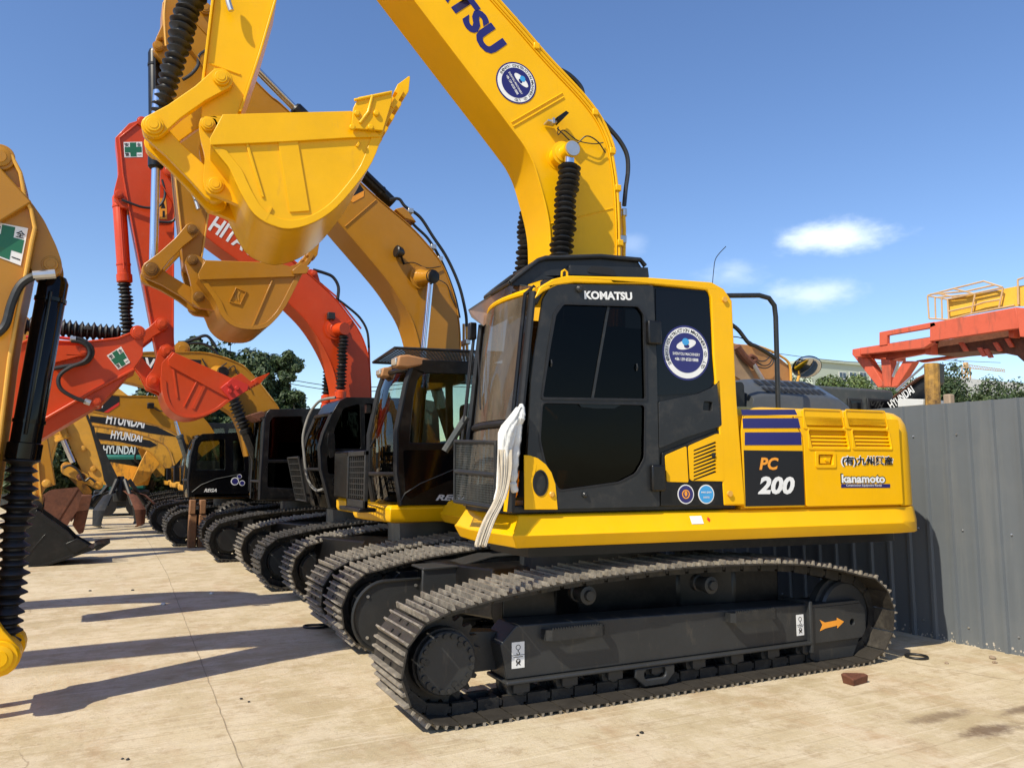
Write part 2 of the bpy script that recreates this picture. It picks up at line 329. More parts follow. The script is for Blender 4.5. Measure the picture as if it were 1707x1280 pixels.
def seal(fr, u, z, r, v, parent, rot=0., rz=None):     # round company sticker
    s = MB(fr).disc(u, z, v-.001, v, r, 48).build('sticker', 'navy', parent)
    MB(fr).disc(u, z, v-.002, v, r*.93, 48).build('sticker_ring', 'white', s)
    MB(fr).disc(u, z, v-.003, v, r*.73, 48).build('sticker_field', 'navy', s)
    P = lambda a, b: (u+(a*math.cos(rot)-b*math.sin(rot))*r, z+(a*math.sin(rot)+b*math.cos(rot))*r)
    ring = [P(.36*math.cos(t)*1.15+.0, .30+.17*math.sin(t)+.10*math.cos(t)) for t in [i*math.pi/12 for i in range(24)]]
    hole = [P(.12*math.cos(t)+.02, .24+.08*math.sin(t)) for t in [i*math.pi/8 for i in range(16)]]
    MB(fr).plate(ring, [hole], v-.0045, v-.003).build('emblem', 'white', s)
    MB(fr).plate([P(.15*math.cos(t)-.03, .40+.13*math.sin(t)) for t in [i*math.pi/8 for i in range(16)]], (), v-.006, v-.0045).build('emblem', 'blue', s)
    arc_lettering('SHENYOU CONSTRUCTION MACHINERY CO.,LTD', fr, u, z, r*.765, 215, -40, r*.125, v-.0032, 'ink', s, rot)
    lettering('SHENYOU MACHINERY', fr, P(-.58, -.10), P(.58, -.10), r*.105, v-.004, 'white', s, .01)
    lettering('+86 139 6520 0888', fr, P(-.50, -.30), P(.50, -.30), r*.12, v-.004, 'white', s, .02)
    return s
def safety_sign(fr, c, v, parent, full=True):   # green cross on white; c = four corners bl, br, tr, tl in (u,z)
    bl, br, tr, tl = [Vector(x) for x in c]
    P = lambda a, b: tuple((bl*(1-a)+br*a)*(1-b)+(tl*(1-a)+tr*a)*b)
    s = MB(fr).plate([P(0, 0), P(1, 0), P(1, 1), P(0, 1)], (), v-.002, v).build('safety_sign', 'white', parent)
    g = [(.33, .04), (.67, .04), (.67, .31), (.96, .31), (.96, .67), (.67, .67), (.67, .96), (.33, .96), (.33, .67), (.04, .67), (.04, .31), (.33, .31)]
    MB(fr).plate([P(*x) for x in g], (), v-.0035, v-.002).build('cross', 'green', s)
    h = (tl-bl).length*.24
    for ch, a, b in (('安', .05, .70), ('全', .71, .70), ('第', .05, .05), ('一', .71, .12)):
        lettering(ch, fr, P(a, b), P(a+.24, b), h if ch != '一' else h*.15, v-.004, 'ink', s, .02)
    return s

# machine pieces ------------------------------------------------------------
def slab(fr, pts, v0, v1, name, m, parent, top=None, belly=None, fl=.02, th=.016):
    """box section plate pair: sides set in, welded flanges along the given edges"""
    mb = MB(fr).plate(pts, (), v0, v1)
    for e, s_ in ((top, 1), (belly, -1)):
        if e: mb.ribbon(e, v0-fl, v1+fl, th*s_)
    return mb.build(name, m, parent, bevel=.006)
def pin(mb, u, z, v0, v1, r):
    mb.lathe((u, v1, z), (u, v0, z), [(0, r), (.02, r*1.0), (.97, r), (1, r*.9)], 24)
def boss(parent, fr, u, z, v0, v1, r, m, name='pin_boss'):
    """round boss with a collar and a pin head; v0 is the near end"""
    mb = MB(fr); mb.lathe((u, v1, z), (u, v0, z), [(0, r), (.04, r), (.05, r*.8), (.95, r*.8), (.96, r), (.99, r), (1, r*.95)], 28)
    mb.lathe((u, v0+.001, z), (u, v0-.014, z), [(0, r*.76), (.8, r*.76), (1, r*.70)], 24)
    mb.lathe((u, v0-.013, z), (u, v0-.018, z), [(0, r*.5), (1, r*.46)], 16)
    return mb.build(name, m, parent)
def bellows(parent, fr, a, b, r, pitch=.048, n=24, name='cylinder_boot', m='rubber', amp=.38, taper=1.):
    A, B = Vector(a), Vector(b); L = (B-A).length; k = max(4, int(L/pitch)); pr = [(0, r*.75)]
    for i in range(k):
        j = random.uniform(-.09, .07); r_ = r*(taper+(1-taper)*i/k); j2 = random.uniform(-.12, .12); pr += [((i+.10)/k, r_*(1-amp+j*.5)), ((i+.45+j2)/k, r_*(1+j)*.98), ((i+.56+j2)/k, r_*(1+j)), ((i+.90)/k, r_*(1-amp+j*.5))]
    pr.append((1, r*.75))
    mb = MB(fr); T = B-A; up = T.normalized().orthogonal().normalized(); sd = T.normalized().cross(up); rings = []
    for t, rr in pr:
        o = sd*math.sin(t*19)*.006+up*math.cos(t*13)*.006
        rings.append([tuple(A+T*t+o+(up*math.cos(2*math.pi*q_/n)+sd*math.sin(2*math.pi*q_/n))*rr) for q_ in range(n)])
    return mb.loft(rings).build(name, m, parent, ang=50)
def barrel(parent, fr, a, b, r, m='black', name='cylinder_barrel'):
    mb = MB(fr).lathe(a, b, [(0, r*.8), (.03, r), (.9, r), (.905, r*1.16), (.985, r*1.16), (1, r*.9)], 24)
    A, B = Vector(a), Vector(b)
    for t in (.12, .78): mb.lathe(tuple(A.lerp(B, t)), tuple(A.lerp(B, t+.02)), [(0, r*1.08), (1, r*1.08)], 24)
    o = Vector((0, -r*1.25, 0)); mb.tube([tuple(A.lerp(B, .1)+o), tuple(A.lerp(B, .86)+o)], r*.13, 8)
    return mb.build(name, m, parent)
def rod(parent, fr, a, b, r): return MB(fr).cyl(a, b, r, 20).build('cylinder_rod', 'chrome', parent)
def hose(parent, fr, pts, r=.014, m='hose', name='hose', n=6): return MB(fr).tube(crv(pts, n), r, 8).build(name, m, parent)
def link(parent, fr, a, b, ra, rb, v0, v1, m, name='linkage_arm', wid=.75):
    """dog-bone link between two (u,z) pins"""
    A, B = Vector(a), Vector(b); d = (B-A).normalized(); n = Vector((-d.y, d.x)); pts = []
    for i in range(9): t = math.pi/2+i*math.pi/8; pts.append(tuple(A+d*math.cos(t)*ra+n*math.sin(t)*ra))
    pts += [tuple(A.lerp(B, .3)-n*ra*wid), tuple(A.lerp(B, .7)-n*rb*wid)]
    for i in range(9): t = -math.pi/2+i*math.pi/8; pts.append(tuple(B+d*math.cos(t)*rb+n*math.sin(t)*rb))
    pts += [tuple(A.lerp(B, .7)+n*rb*wid), tuple(A.lerp(B, .3)+n*ra*wid)]
    return MB(fr).plate(pts, (), v0, v1).build(name, m, parent, bevel=.006)
def bucket(parent, fr, side, lip0, lip1, hw, m, ribs=(), band=None, teeth=5, tl=.2, vc=0., pins=None, cutter=True, name='bucket', hinge=None):
    """side: (u,z) loop of the cheek plate beginning at the hinge end of the mouth, along the mouth edge to the lip, then back round the curve.
       lip0->lip1 = index range of the curved shell in side"""
    t = .02; root = MB(fr)
    shell = crv([side[i % len(side)] for i in range(lip0, lip1+1)], 3); side = shell+list(side[lip1+1:])
    P = [Vector(p) for p in shell]; n = len(P); cen = sum(P, Vector((0, 0)))/n; inn = []
    for i in range(n):
        d = (P[min(i+1, n-1)]-P[max(i-1, 0)]).normalized(); nn = Vector((-d.y, d.x))
        if nn.dot(cen-P[i]) < 0: nn = -nn
        inn.append(P[i]+nn*t)
    root.loft([[(P[i].x, vc-hw, P[i].y), (P[i].x, vc+hw, P[i].y), (inn[i].x, vc+hw, inn[i].y), (inn[i].x, vc-hw, inn[i].y)] for i in range(n)])
    o = root.build(name, m, parent, ang=35)
    for s_ in (-1, 1):
        mb = MB(fr).plate(side, (), *(sorted((vc+s_*(hw-.025), vc+s_*(hw+.002)))))
        if s_ < 0:
            for a, b, wd in ribs:
                A, B = Vector(a), Vector(b); d = (B-A).normalized(); nn = Vector((-d.y, d.x))*wd
                mb.plate([tuple(A-nn), tuple(B-nn), tuple(B+nn), tuple(A+nn)], (), vc-hw-.014, vc-hw)
            # wear strip round the curve
            ring = [tuple(p) for p in P]+[tuple(P[i].lerp(cen, .17)) for i in range(n-1, -1, -1)]
            mb.plate(ring, (), vc-hw-.013, vc-hw)
        mb.build('side_plate', m, o, bevel=.004)
        if band: MB(fr).plate(band, (), *(sorted((vc+s_*(hw), vc+s_*(hw+.026))))).build('side_edge', m, o, bevel=.004)
    # cutting edge + teeth
    A = P[0]; d = (P[0]-P[1]).normalized(); nn = Vector((-d.y, d.x))
    MB(fr).loft([[(A.x-d.x*.12, v, A.y-d.y*.12), (A.x+d.x*.06+nn.x*.0, v, A.y+d.y*.06), (A.x+d.x*.06+nn.x*.03, v, A.y+d.y*.06+nn.y*.03), (A.x-d.x*.12+nn.x*.04, v, A.y-d.y*.12+nn.y*.04)] for v in (vc-hw-.02, vc+hw+.02)]).build('cutting_edge', m, o)
    for i in range(teeth):
        v = vc-hw+.05+(2*hw-.1)*i/(teeth-1); mb = MB(fr); rg = []
        for k, (dd, w_, h_) in enumerate(((.0, .045, .045), (.07, .045, .05), (.10, .036, .04), (tl, .022, .006))):
            c_ = A+d*(dd+.02)+nn*.015; rg.append([(c_.x-nn.x*h_, v-w_, c_.y-nn.y*h_), (c_.x-nn.x*h_, v+w_, c_.y-nn.y*h_), (c_.x+nn.x*h_, v+w_, c_.y+nn.y*h_), (c_.x+nn.x*h_, v-w_, c_.y+nn.y*h_)])
        mb.loft(rg).build('tooth', m, o, bevel=.004)
    return o
def track(fr, parent, vc, uf, ur, rad, top, mt='track', hw=.3, pitch=.185, phase=0.):
    """endless belt of triple grouser shoes"""
    zc = .03+rad; P = []
    for i in range(25): a = R(-90-i*180/24); P.append((uf+rad*math.cos(a), zc+rad*math.sin(a)))
    tp = crv([(uf, zc+rad)]+top+[(ur, zc+rad)], 8)
    P += tp[2:-2]
    for i in range(25): a = R(90-i*180/24); P.append((ur+rad*math.cos(a), zc+rad*math.sin(a)))
    P.append(P[0]); L = [0]
    for i in range(1, len(P)): L.append(L[-1]+math.dist(P[i], P[i-1]))
    n = round(L[-1]/pitch); st = L[-1]/n
    def pos(s_):
        s_ %= L[-1]; lo = 0
        while L[lo+1] < s_: lo += 1
        t = (s_-L[lo])/(L[lo+1]-L[lo]); return Vector(P[lo]).lerp(Vector(P[lo+1]), t)
    belt, chain, gr_ = MB(fr), MB(fr), MB(fr)
    for k in range(n):
        s0 = (k+phase)*st; a, b = pos(s0), pos(s0+st*.95); d = (b-a).normalized(); o = Vector((-d.y, d.x)); c = (a+b)/2; h = (b-a).length/2
        jt = random.uniform(-.003, .003)
        def bx(mb, d0, d1, o0, o1, v0, v1):
            mb.add([((c+d*x+o*y).x, v, (c+d*x+o*y).y) for v in (v0, v1) for x, y in ((d0, o0), (d1, o0), (d1, o1), (d0, o1))], [(0, 1, 2, 3), (7, 6, 5, 4), (0, 4, 5, 1), (1, 5, 6, 2), (2, 6, 7, 3), (3, 7, 4, 0)])
        bx(belt, -h, h-.004, -.006, .006, vc-hw+jt, vc+hw+jt)
        for g, hh in ((-h+.012, .042), (-.004, .030), (h-.03, .030)):
            e = .0075; x0, x1 = g-e, g+e
            V = [((c+d*x+o*y).x, v, (c+d*x+o*y).y) for v in (vc-hw+jt, vc+hw+jt) for x, y in ((x0-.004, .006), (x1+.004, .006), (x1-.002, hh), (x0+.002, hh))]
            gr_.add(V, [(0, 1, 2, 3), (7, 6, 5, 4), (0, 4, 5, 1), (1, 5, 6, 2), (2, 6, 7, 3), (3, 7, 4, 0)])
        for sv in (-1, 1):
            for g in (-.045, .035): bx(chain, g-.011, g+.011, .0065, .017, vc+sv*.075-.012, vc+sv*.075+.012)
            bx(chain, -h+.005, h-.02, -.075, -.0065, vc+sv*.085-.02, vc+sv*.085+.02)
        bx(chain, -h-.02, -h+.02, -.06, -.02, vc-.1, vc+.1)
    B = belt.build('track_belt', mt, parent, ang=20); gr_.build('grousers', 'ridge' if mt == 'track' else 'ridged', B, ang=20); chain.build('track_chain', 'trackd', B, ang=20)
    return B
def rollers(fr, parent, vc, us, z, r, m='frame', name='track_roller'):
    o = None
    for u in us:
        if o is None:
            mb = MB(fr); mb.lathe((0, vc-.12, z), (0, vc+.12, z), [(0, r*.5), (.02, r*.55), (.1, r*.6), (.12, r), (.3, r), (.32, r*.8), (.68, r*.8), (.7, r), (.88, r), (.9, r*.6), (1, r*.5)], 20)
            if name == 'track_roller': mb.box(-.06, .06, vc-.14, vc-.125, z-.02, z+.06)
            o = mb.build(name, m, parent)
        else: o2 = o.copy(); C.objects.link(o2); o = o2
        o.location = fr.w(u, 0, 0)
    return o
def undercarriage(fr, root, detail=True, mt=('track', 'track'), uf=-1.85, ur=1.83, cover=False, gauge=1.1, fo=.10):
    uf0, ur0 = uf, ur
    top = [(uf+.45, .80), (uf+1.1, .862), (.1, .890), (ur-.85, .865), (ur-.35, .80)]
    for k, s_ in enumerate((-1, 1)):
        vc = s_*gauge; uf = uf0+(fo if s_ > 0 else 0); ur = ur0+(fo if s_ > 0 else 0); top = [(uf+.45, .80), (uf+1.1, .862), (.1, .890), (ur-.85, .865), (ur-.35, .80)]
        track(fr, root, vc, uf, ur, .345, top, mt[k], phase=random.random())
        # sprocket
        mb = MB(fr); zc = .375
        pts = []
        for i in range(21*4):
            a = 2*math.pi*i/84; pts.append((uf+(.30 if i % 4 in (1, 2) else .255)*math.cos(a), zc+(.30 if i % 4 in (1, 2) else .255)*math.sin(a)))
        mb.plate(pts, (), vc-.03, vc+.03)
        mb.disc(uf, zc, vc-.12, vc+.14, .215)
        sp_ = mb.build('sprocket', 'trackd', root)
        mb = MB(fr).lathe((uf, vc-.10, zc), (uf, vc-.175, zc), [(0, .20), (.9, .20), (1, .190)], 40)
        hub = mb.build('drive_hub', 'frame', root)
        if detail and s_ < 0:
            bb = MB(fr)
            for i in range(20):
                a = 2*math.pi*i/20+.1; bb.cyl((uf+.171*math.cos(a), vc-.174, zc+.171*math.sin(a)), (uf+.171*math.cos(a), vc-.190, zc+.171*math.sin(a)), .0165, 8)
            for i in range(3):
                a = 2*math.pi*i/3+.9; bb.cyl((uf+.14*math.cos(a), vc-.174, zc+.14*math.sin(a)), (uf+.14*math.cos(a), vc-.182, zc+.14*math.sin(a)), .02, 8)
            bb.build('hub_bolts', 'dark', hub)
        # idler
        mb = MB(fr).lathe((ur, vc-.09, .375), (ur, vc+.09, .375), [(0, .26), (.1, .28), (.3, .28), (.32, .315), (.68, .315), (.7, .28), (.9, .28), (1, .26)], 36)
        mb.build('idler_wheel', 'frame', root)
        # frame
        e0 = ur-.50; a, b, c_, d_ = (uf+.44, .215), (uf+.39, .45), (uf+.51, .565), (e0, .505)
        mb = MB(fr).plate([a, b, c_, d_, (e0, .215)], (), vc-.14, vc+.14)
        mb.plate([(uf+.42, .186), (uf+.42, .213), (e0+.02, .213), (e0+.02, .186)], (), vc-.18, vc+.15)
        mb.plate([(e0-.01, .12), (e0+.025, .12), (e0+.025, .535), (e0-.01, .535)], (), vc-.18, vc+.18)
        fm = mb.build('track_frame', 'frame', root, bevel=.010, seg=3)
        mb = MB(fr).plate(rnd([(e0+.027, .19), (e0+.027, .475), (ur+.11, .475), (ur+.16, .42), (ur+.16, .25), (ur+.11, .19)], .02, 3), [circ(ur+.0, .325, .028, 16)] if detail else (), vc-.155, vc-.11)
        mb.plate([(e0+.027, .07), (e0+.027, .188), (ur+.11, .188), (ur+.02, .04), (e0+.08, .04)], (), vc-.13, vc-.10)
        mb.plate([(e0+.027, .477), (e0+.027, .50), (ur+.1, .50), (ur+.1, .477)], (), vc-.155, vc+.15)
        mb.build('idler_guard', 'frame', root, bevel=.010, seg=3)
        if detail and s_ < 0: MB(fr).plate([(uf+1.45, .12), (uf+1.45, .184), (uf+1.80, .184), (uf+1.80, .12), (uf+1.72, .05), (uf+1.53, .05)], [rnd([(uf+1.53, .17), (uf+1.53, .10), (uf+1.72, .10), (uf+1.72, .17)], .03, 3)], vc-.17, vc-.14).build('track_guide', 'frame', root, bevel=.008)
        MB(fr).plate([(uf+.2, .25), (uf+.2, .52), (uf+.45, .5), (uf+.45, .25)], (), vc+.02, vc+.16).build('motor_case', 'frame', root)
        rollers(fr, root, vc, [uf+.55+i*.375 for i in range(8)] if detail else [uf+.6+i*.75 for i in range(4)], .145, .085)
        rollers(fr, root, vc, [-.74, .38], .712, .066, name='carrier_roller')
    # car body
    mb = MB(fr).plan([(-1.3, -.92), (-.85, -.92), (-.5, -.62), (.5, -.62), (.85, -.92), (1.35, -.92), (.95, 0), (1.35, .92), (.85, .92), (.5, .62), (-.5, .62), (-.85, .92), (-1.3, .92), (-.95, 0)], .36, .78)
    mb.build('car_body', 'black', root, bevel=.02)  # black, not frame grey: deep shade under the machine put into the colour
    MB(fr).cyl((0, 0, .78), (0, 0, 1.06), .62, 48).build('slew_ring', 'frame', root)
    if cover:
        g = gauge-.32
        ol = [(uf+.04+.29*math.cos(R(a)), .325+.30*math.sin(R(a))) for a in range(95, 266, 10)]+rnd([(uf+.38, .03), (uf+.38, .63)], 0)
        cv = MB(fr).plate(ol, (), g-.01, g+.02).build('motor_cover', 'frame', root)
        MB(fr).tube([(p[0], g-.015, p[1]) for p in ol+[ol[0]]], .017, 8).build('cover_rim', 'dark', cv)
        mb = MB(fr)
        for u, z in ((uf-.12, .5), (uf-.12, .15), (uf+.32, .57), (uf+.32, .09)): mb.disc(u, z, g-.022, g-.01, .014, 10)
        mb.build('cover_bolts', 'steel', cv)
        ol = [(uf+.26, .45), (uf+.26, .745), (uf+.58, .75), (uf+.92, .82), (uf+1.3, .83), (uf+1.7, .78), (uf+1.8, .45)]
        MB(fr).plate(ol, (), g-.36, g-.33).ribbon(ol[1:6], g-.38, g-.06, .02).build('body_plate', 'frame', root, bevel=.006)
# ================================================================== ground
def concrete():
    m = bpy.data.materials.new('dusty concrete'); m.use_nodes = True; t = m.node_tree; b = t.nodes['Principled BSDF']; b.inputs['Roughness'].default_value = .85
    b.inputs['Specular IOR Level'].default_value = .25
    tc = t.nodes.new('ShaderNodeTexCoord'); L = t.links.new
    def mp(sc, rot=0.):
        n = N(t, 'ShaderNodeMapping'); n.inputs['Scale'].default_value = sc; n.inputs['Rotation'].default_value = (0, 0, rot); L(tc.outputs['Object'], n.inputs['Vector']); return n.outputs[0]
    def nz(vec, s, d=8., r=.6): n = N(t, 'ShaderNodeTexNoise', Scale=s, Detail=d, Roughness=r); L(vec, n.inputs['Vector']); return n.outputs['Fac']
    def rng(v, a, b_, c=0., d=1.): n = N(t, 'ShaderNodeMapRange', interpolation_type='SMOOTHSTEP'); L(v, n.inputs['Value']); n.inputs['From Min'].default_value = a; n.inputs['From Max'].default_value = b_; n.inputs['To Min'].default_value = c; n.inputs['To Max'].default_value = d; return n.outputs[0]
    def mix(f, a, b_, bt='MIX'):
        n = N(t, 'ShaderNodeMix', data_type='RGBA', blend_type=bt)
        if isinstance(f, float): n.inputs['Factor'].default_value = f
        else: L(f, n.inputs['Factor'])
        for k, x in (('A', a), ('B', b_)):
            if isinstance(x, tuple): n.inputs[k].default_value = (*x, 1)
            else: L(x, n.inputs[k])
        return n.outputs['Result']
    O = mp((1, 1, 1))
    c = mix(rng(nz(O, .55), .35, .65), (.45, .36, .215), (.58, .48, .315))
    c = mix(rng(nz(mp((1.6, .5, 1), .5), 1.1, 10., .7), .50, .72, 0., .8), c, (.42, .27, .15))            # reddish dust drifts
    c = mix(rng(nz(mp((.9, 1.7, 1), -.25), 2.8, 10., .75), .50, .72, 0., .5), c, (.68, .59, .45))  # pale broom streaks
    c = mix(rng(nz(mp((.6, 9, 1), -.3), 3.5, 8., .8), .55, .72, 0., .3), c, (.36, .27, .16))       # scratches
    c = mix(rng(nz(mp((9, .8, 1), .35), 2.5, 8., .8), .60, .76, 0., .4), c, (.36, .26, .17))
    c = mix(rng(nz(O, 2.6, 12., .72), .44, .60, 0., .7), c, (.64, .54, .385))
    c = mix(rng(nz(O, 4.7, 12., .78), .50, .64, 0., .65), c, (.38, .28, .165))
    c = mix(rng(nz(O, 14., 10., .8), .56, .70, 0., .6), c, (.26, .19, .12))                        # grit
    c = mix(rng(nz(O, 55., 4., .7), .62, .72, 0., .35), c, (.72, .65, .54))
    for (rt_, sx_, sc_, lo_, hi_, am_, col_) in ((.9, 14., 1.6, .57, .64, .35, (.34, .25, .15)), (-.7, 18., 1.3, .57, .64, .35, (.74, .64, .47)), (.15, 22., 1.2, .58, .65, .3, (.32, .24, .15))):   # scrapes left by tracks and buckets
        c = mix(rng(nz(mp((.35, sx_, 1), rt_), sc_, 5., .7), lo_, hi_, 0., am_), c, col_)
    for r_, col_, am_ in ((38., (.20, .14, .09), .7), (24., (.16, .11, .07), .6)):      # grit and specks
        vo = N(t, 'ShaderNodeTexVoronoi', Scale=r_); L(O, vo.inputs['Vector']); gz = nz(O, 1.3, 4.)
        m_ = N(t, 'ShaderNodeMath', operation='MULTIPLY'); L(rng(vo.outputs['Distance'], .06, .14, am_, 0.), m_.inputs[0]); L(rng(gz, .48, .62), m_.inputs[1]); c = mix(m_.outputs[0], c, col_)
    v = N(t, 'ShaderNodeTexVoronoi', feature='DISTANCE_TO_EDGE', Scale=.42)
    wv = N(t, 'ShaderNodeTexNoise', Scale=3., Detail=6.); L(O, wv.inputs['Vector']); ad = N(t, 'ShaderNodeVectorMath', operation='MULTIPLY_ADD'); L(wv.outputs['Color'], ad.inputs[0]); ad.inputs[1].default_value = (.35, .35, 0); L(O, ad.inputs[2]); L(ad.outputs[0], v.inputs['Vector'])
    ck = rng(v.outputs['Distance'], .0, .004, 1., 0.); gate = rng(nz(O, .35, 2.), .52, .6)
    n = N(t, 'ShaderNodeMath', operation='MULTIPLY'); L(ck, n.inputs[0]); L(gate, n.inputs[1]); n2 = N(t, 'ShaderNodeMath', operation='MULTIPLY'); L(n.outputs[0], n2.inputs[0]); n2.inputs[1].default_value = .6
    c = mix(n2.outputs[0], c, (.25, .18, .12))
    for (x, y, rx, ry, am) in ((4.98, 3.05, .38, .11, .8), (4.95, 3.36, .42, .10, .6), (5.6, 3.2, .35, .08, .7), (-.2, 3.2, .25, .1, .35), (1.0, 10.8, .3, .12, .3)):
        s_ = N(t, 'ShaderNodeVectorMath', operation='SUBTRACT'); L(O, s_.inputs[0]); s_.inputs[1].default_value = (x, y, 0)
        k = N(t, 'ShaderNodeVectorMath', operation='MULTIPLY'); L(s_.outputs[0], k.inputs[0]); k.inputs[1].default_value = (1/rx, 1/ry, 0)
        le = N(t, 'ShaderNodeVectorMath', operation='LENGTH'); L(k.outputs[0], le.inputs[0])
        su = N(t, 'ShaderNodeMath', operation='MULTIPLY_ADD'); L(nz(O, 7., 8., .75), su.inputs[0]); su.inputs[1].default_value = 2.2; L(le.outputs['Value'], su.inputs[2])
        c = mix(rng(su.outputs[0], 1.35, 2.1, am, 0.), c, (.12, .07, .045))
    L(c, b.inputs['Base Color'])
    bp = N(t, 'ShaderNodeBump', Strength=.6, Distance=.015); L(nz(O, 18., 10., .75), bp.inputs['Height']); L(bp.outputs[0], b.inputs['Normal'])
    return m
MB().add([(-400, -60, 0), (400, -60, 0), (400, 800, 0), (-400, 800, 0)], [(0, 1, 2, 3)]).build('ground', concrete(), smooth=False)['kind'] = 'structure'
M['joint'] = mat('slab joint', (.31, .245, .16), .9, var=.3, vs=4)
for k, (x0, y0, x1, y1) in enumerate(((.72, 3.2, .98, 13.5), (.98, 13.5, 1.1, 34), (-9, 9.65, 7, 9.9), (-9, 13.9, 7, 14.1))):
    a = Vector((x0, y0)); b = Vector((x1, y1)); d = (b-a).normalized(); nn = Vector((-d.y, d.x)); S = []; T = []
    n = int((b-a).length/.12)
    for i in range(n+1):
        p = a.lerp(b, i/n)+nn*random.uniform(-.004, .004); wd = .003 if k != 1 else .004; S.append((*(p-nn*wd), .003)); T.append((*(p+nn*wd), .003))
    MB().add(S+T, [(i, i+1, n+2+i, n+1+i) for i in range(n)]).build('ground_joint', 'joint', smooth=False)['kind'] = 'structure'
# loose bits lying on the yard
def stone(x, y, r, m, name, label, cat, group=None, sq=.55):
    bm = bmesh.new(); bmesh.ops.create_icosphere(bm, subdivisions=2, radius=r)
    for v in bm.verts: v.co *= random.uniform(.72, 1.15); v.co.z *= sq
    me = bpy.data.meshes.new(name); bm.to_mesh(me); bm.free(); me.materials.append(M[m]); o = bpy.data.objects.new(name, me); C.objects.link(o); o.location = (x, y, r*sq*.7)
    return tag(o, label, cat, group)
p = at(1425, 1138, z=0)
mb = MB().loft([[(-.13, -.05, 0), (.12, -.07, 0), (.15, .04, 0), (-.10, .07, 0)], [(-.16, -.06, .06), (.11, -.085, .075), (.16, .05, .05), (-.12, .08, .085)], [(-.15, -.04, .075), (.08, -.06, .09), (.12, .03, .07), (-.1, .06, .1)]])
o = mb.build('brick', 'rust', bevel=.008, smooth=False); o.location = (p.x, p.y, 0); o.rotation_euler.z = .2; o.scale = (.72, .8, .8)
tag(o, 'broken brown brick lying on the concrete against the near track of the yellow excavator', 'brick')
p = at(1528, 1096, z=0); ol = [(p.x+.085*math.cos(t*math.pi/12), p.y+.085*math.sin(t*math.pi/12), .012) for t in range(25)]
tag(MB().tube(ol, .011, 8).build('rubber_ring', 'rubber'), 'small black rubber ring lying on the concrete at the foot of the grey fence', 'ring')
p = at(520, 1046, z=0); q2 = at(598, 1043, z=0); q3 = at(528, 1054, z=0)
ol = crv([(p.x+.55, p.y-.02, .012), (p.x+.25, p.y+.02, .012), (p.x-.02, p.y+.1, .012), (p.x-.07, p.y+.0, .012), (p.x+.05, p.y-.09, .012), (p.x+.28, p.y-.05, .014), (q2.x, q2.y, .012)], 6)
tag(MB().tube(ol, .012, 8).build('rope_loop', 'ink'), 'black loop of cable lying on the concrete beside the tracks', 'cable')
k = 0
for (px, py, r, m) in ((402, 1165, .012, 'dark'), (415, 1170, .01, 'dark'), (1070, 1222, .014, 'ink'), (1063, 1226, .01, 'ink'), (204, 1265, .009, 'dark'), (213, 1266, .011, 'dark'), (272, 1008, .03, 'cloth'), (1655, 1098, .03, 'stone'), (1658, 1105, .022, 'stone'), (1578, 1106, .018, 'stone'), (150, 985, .02, 'dark'), (221, 984, .02, 'dark'), (353, 990, .03, 'cloth')):
    p = at(px, py, z=0); stone(p.x, p.y, r, m, 'pebble', 'small loose pebble or crumb of dirt lying on the sunlit concrete', 'pebble', 'loose crumbs and pebbles on the concrete')

# ================================================================== fence
fx = 7.15
fn = thing('fence', (fx, 12, 0), 'tall dark grey corrugated metal fence behind the row of excavators', 'fence')
pr = [(0, 0), (.170, 0), (.180, -.028), (.206, -.028), (.212, 0), (.2135, .014), (.2175, .014)]; V = []; F = []; y = -12.; prof = []
while y < 22: prof += [(b, y+a) for a, b in pr]; y += .222
n = len(prof); zs = [(0, .0), (2.24, 0)]
for z, _ in zs: V += [(a, b, z) for a, b in prof]
F = [(i, i+1, n+i+1, n+i) for i in range(n-1)]
o = MB().add(V, F).build('fence_sheet', 'fence', fn, smooth=False); s_ = o.modifiers.new('t', 'SOLIDIFY'); s_.thickness = .002
mb = MB()
for z in (.35, 1.1, 1.95): mb.box(.03, .07, -12, 22, z-.03, z+.03)
mb.build('fence_rail', 'steel', fn)
mb = MB(); y = -12.
while y < 12:
    for z in (.16, 1.04, 1.94):
        if random.random() < .8: mb.cyl((-.001, y+.09, z+random.uniform(-.01, .01)), (-.012, y+.09, z), .009, 8)
    y += .444
s_ = mb.build('fence_screws', 'steel', fn); s_['kind'] = 'stuff'
M['mortar'] = mat('splashed mortar', (.42, .38, .32), .95, var=.3, vs=12, bump=.5)
mb = MB()
for i in range(170):
    y = random.uniform(-9, -6.2); h = abs(random.gauss(0, .035)); r = random.uniform(.003, .012)
    mb.cyl((.0015, y, h), (-.003, y, h), r, 6)
o = mb.build('mortar_splash', 'mortar', fn, smooth=False); o['kind'] = 'stuff'

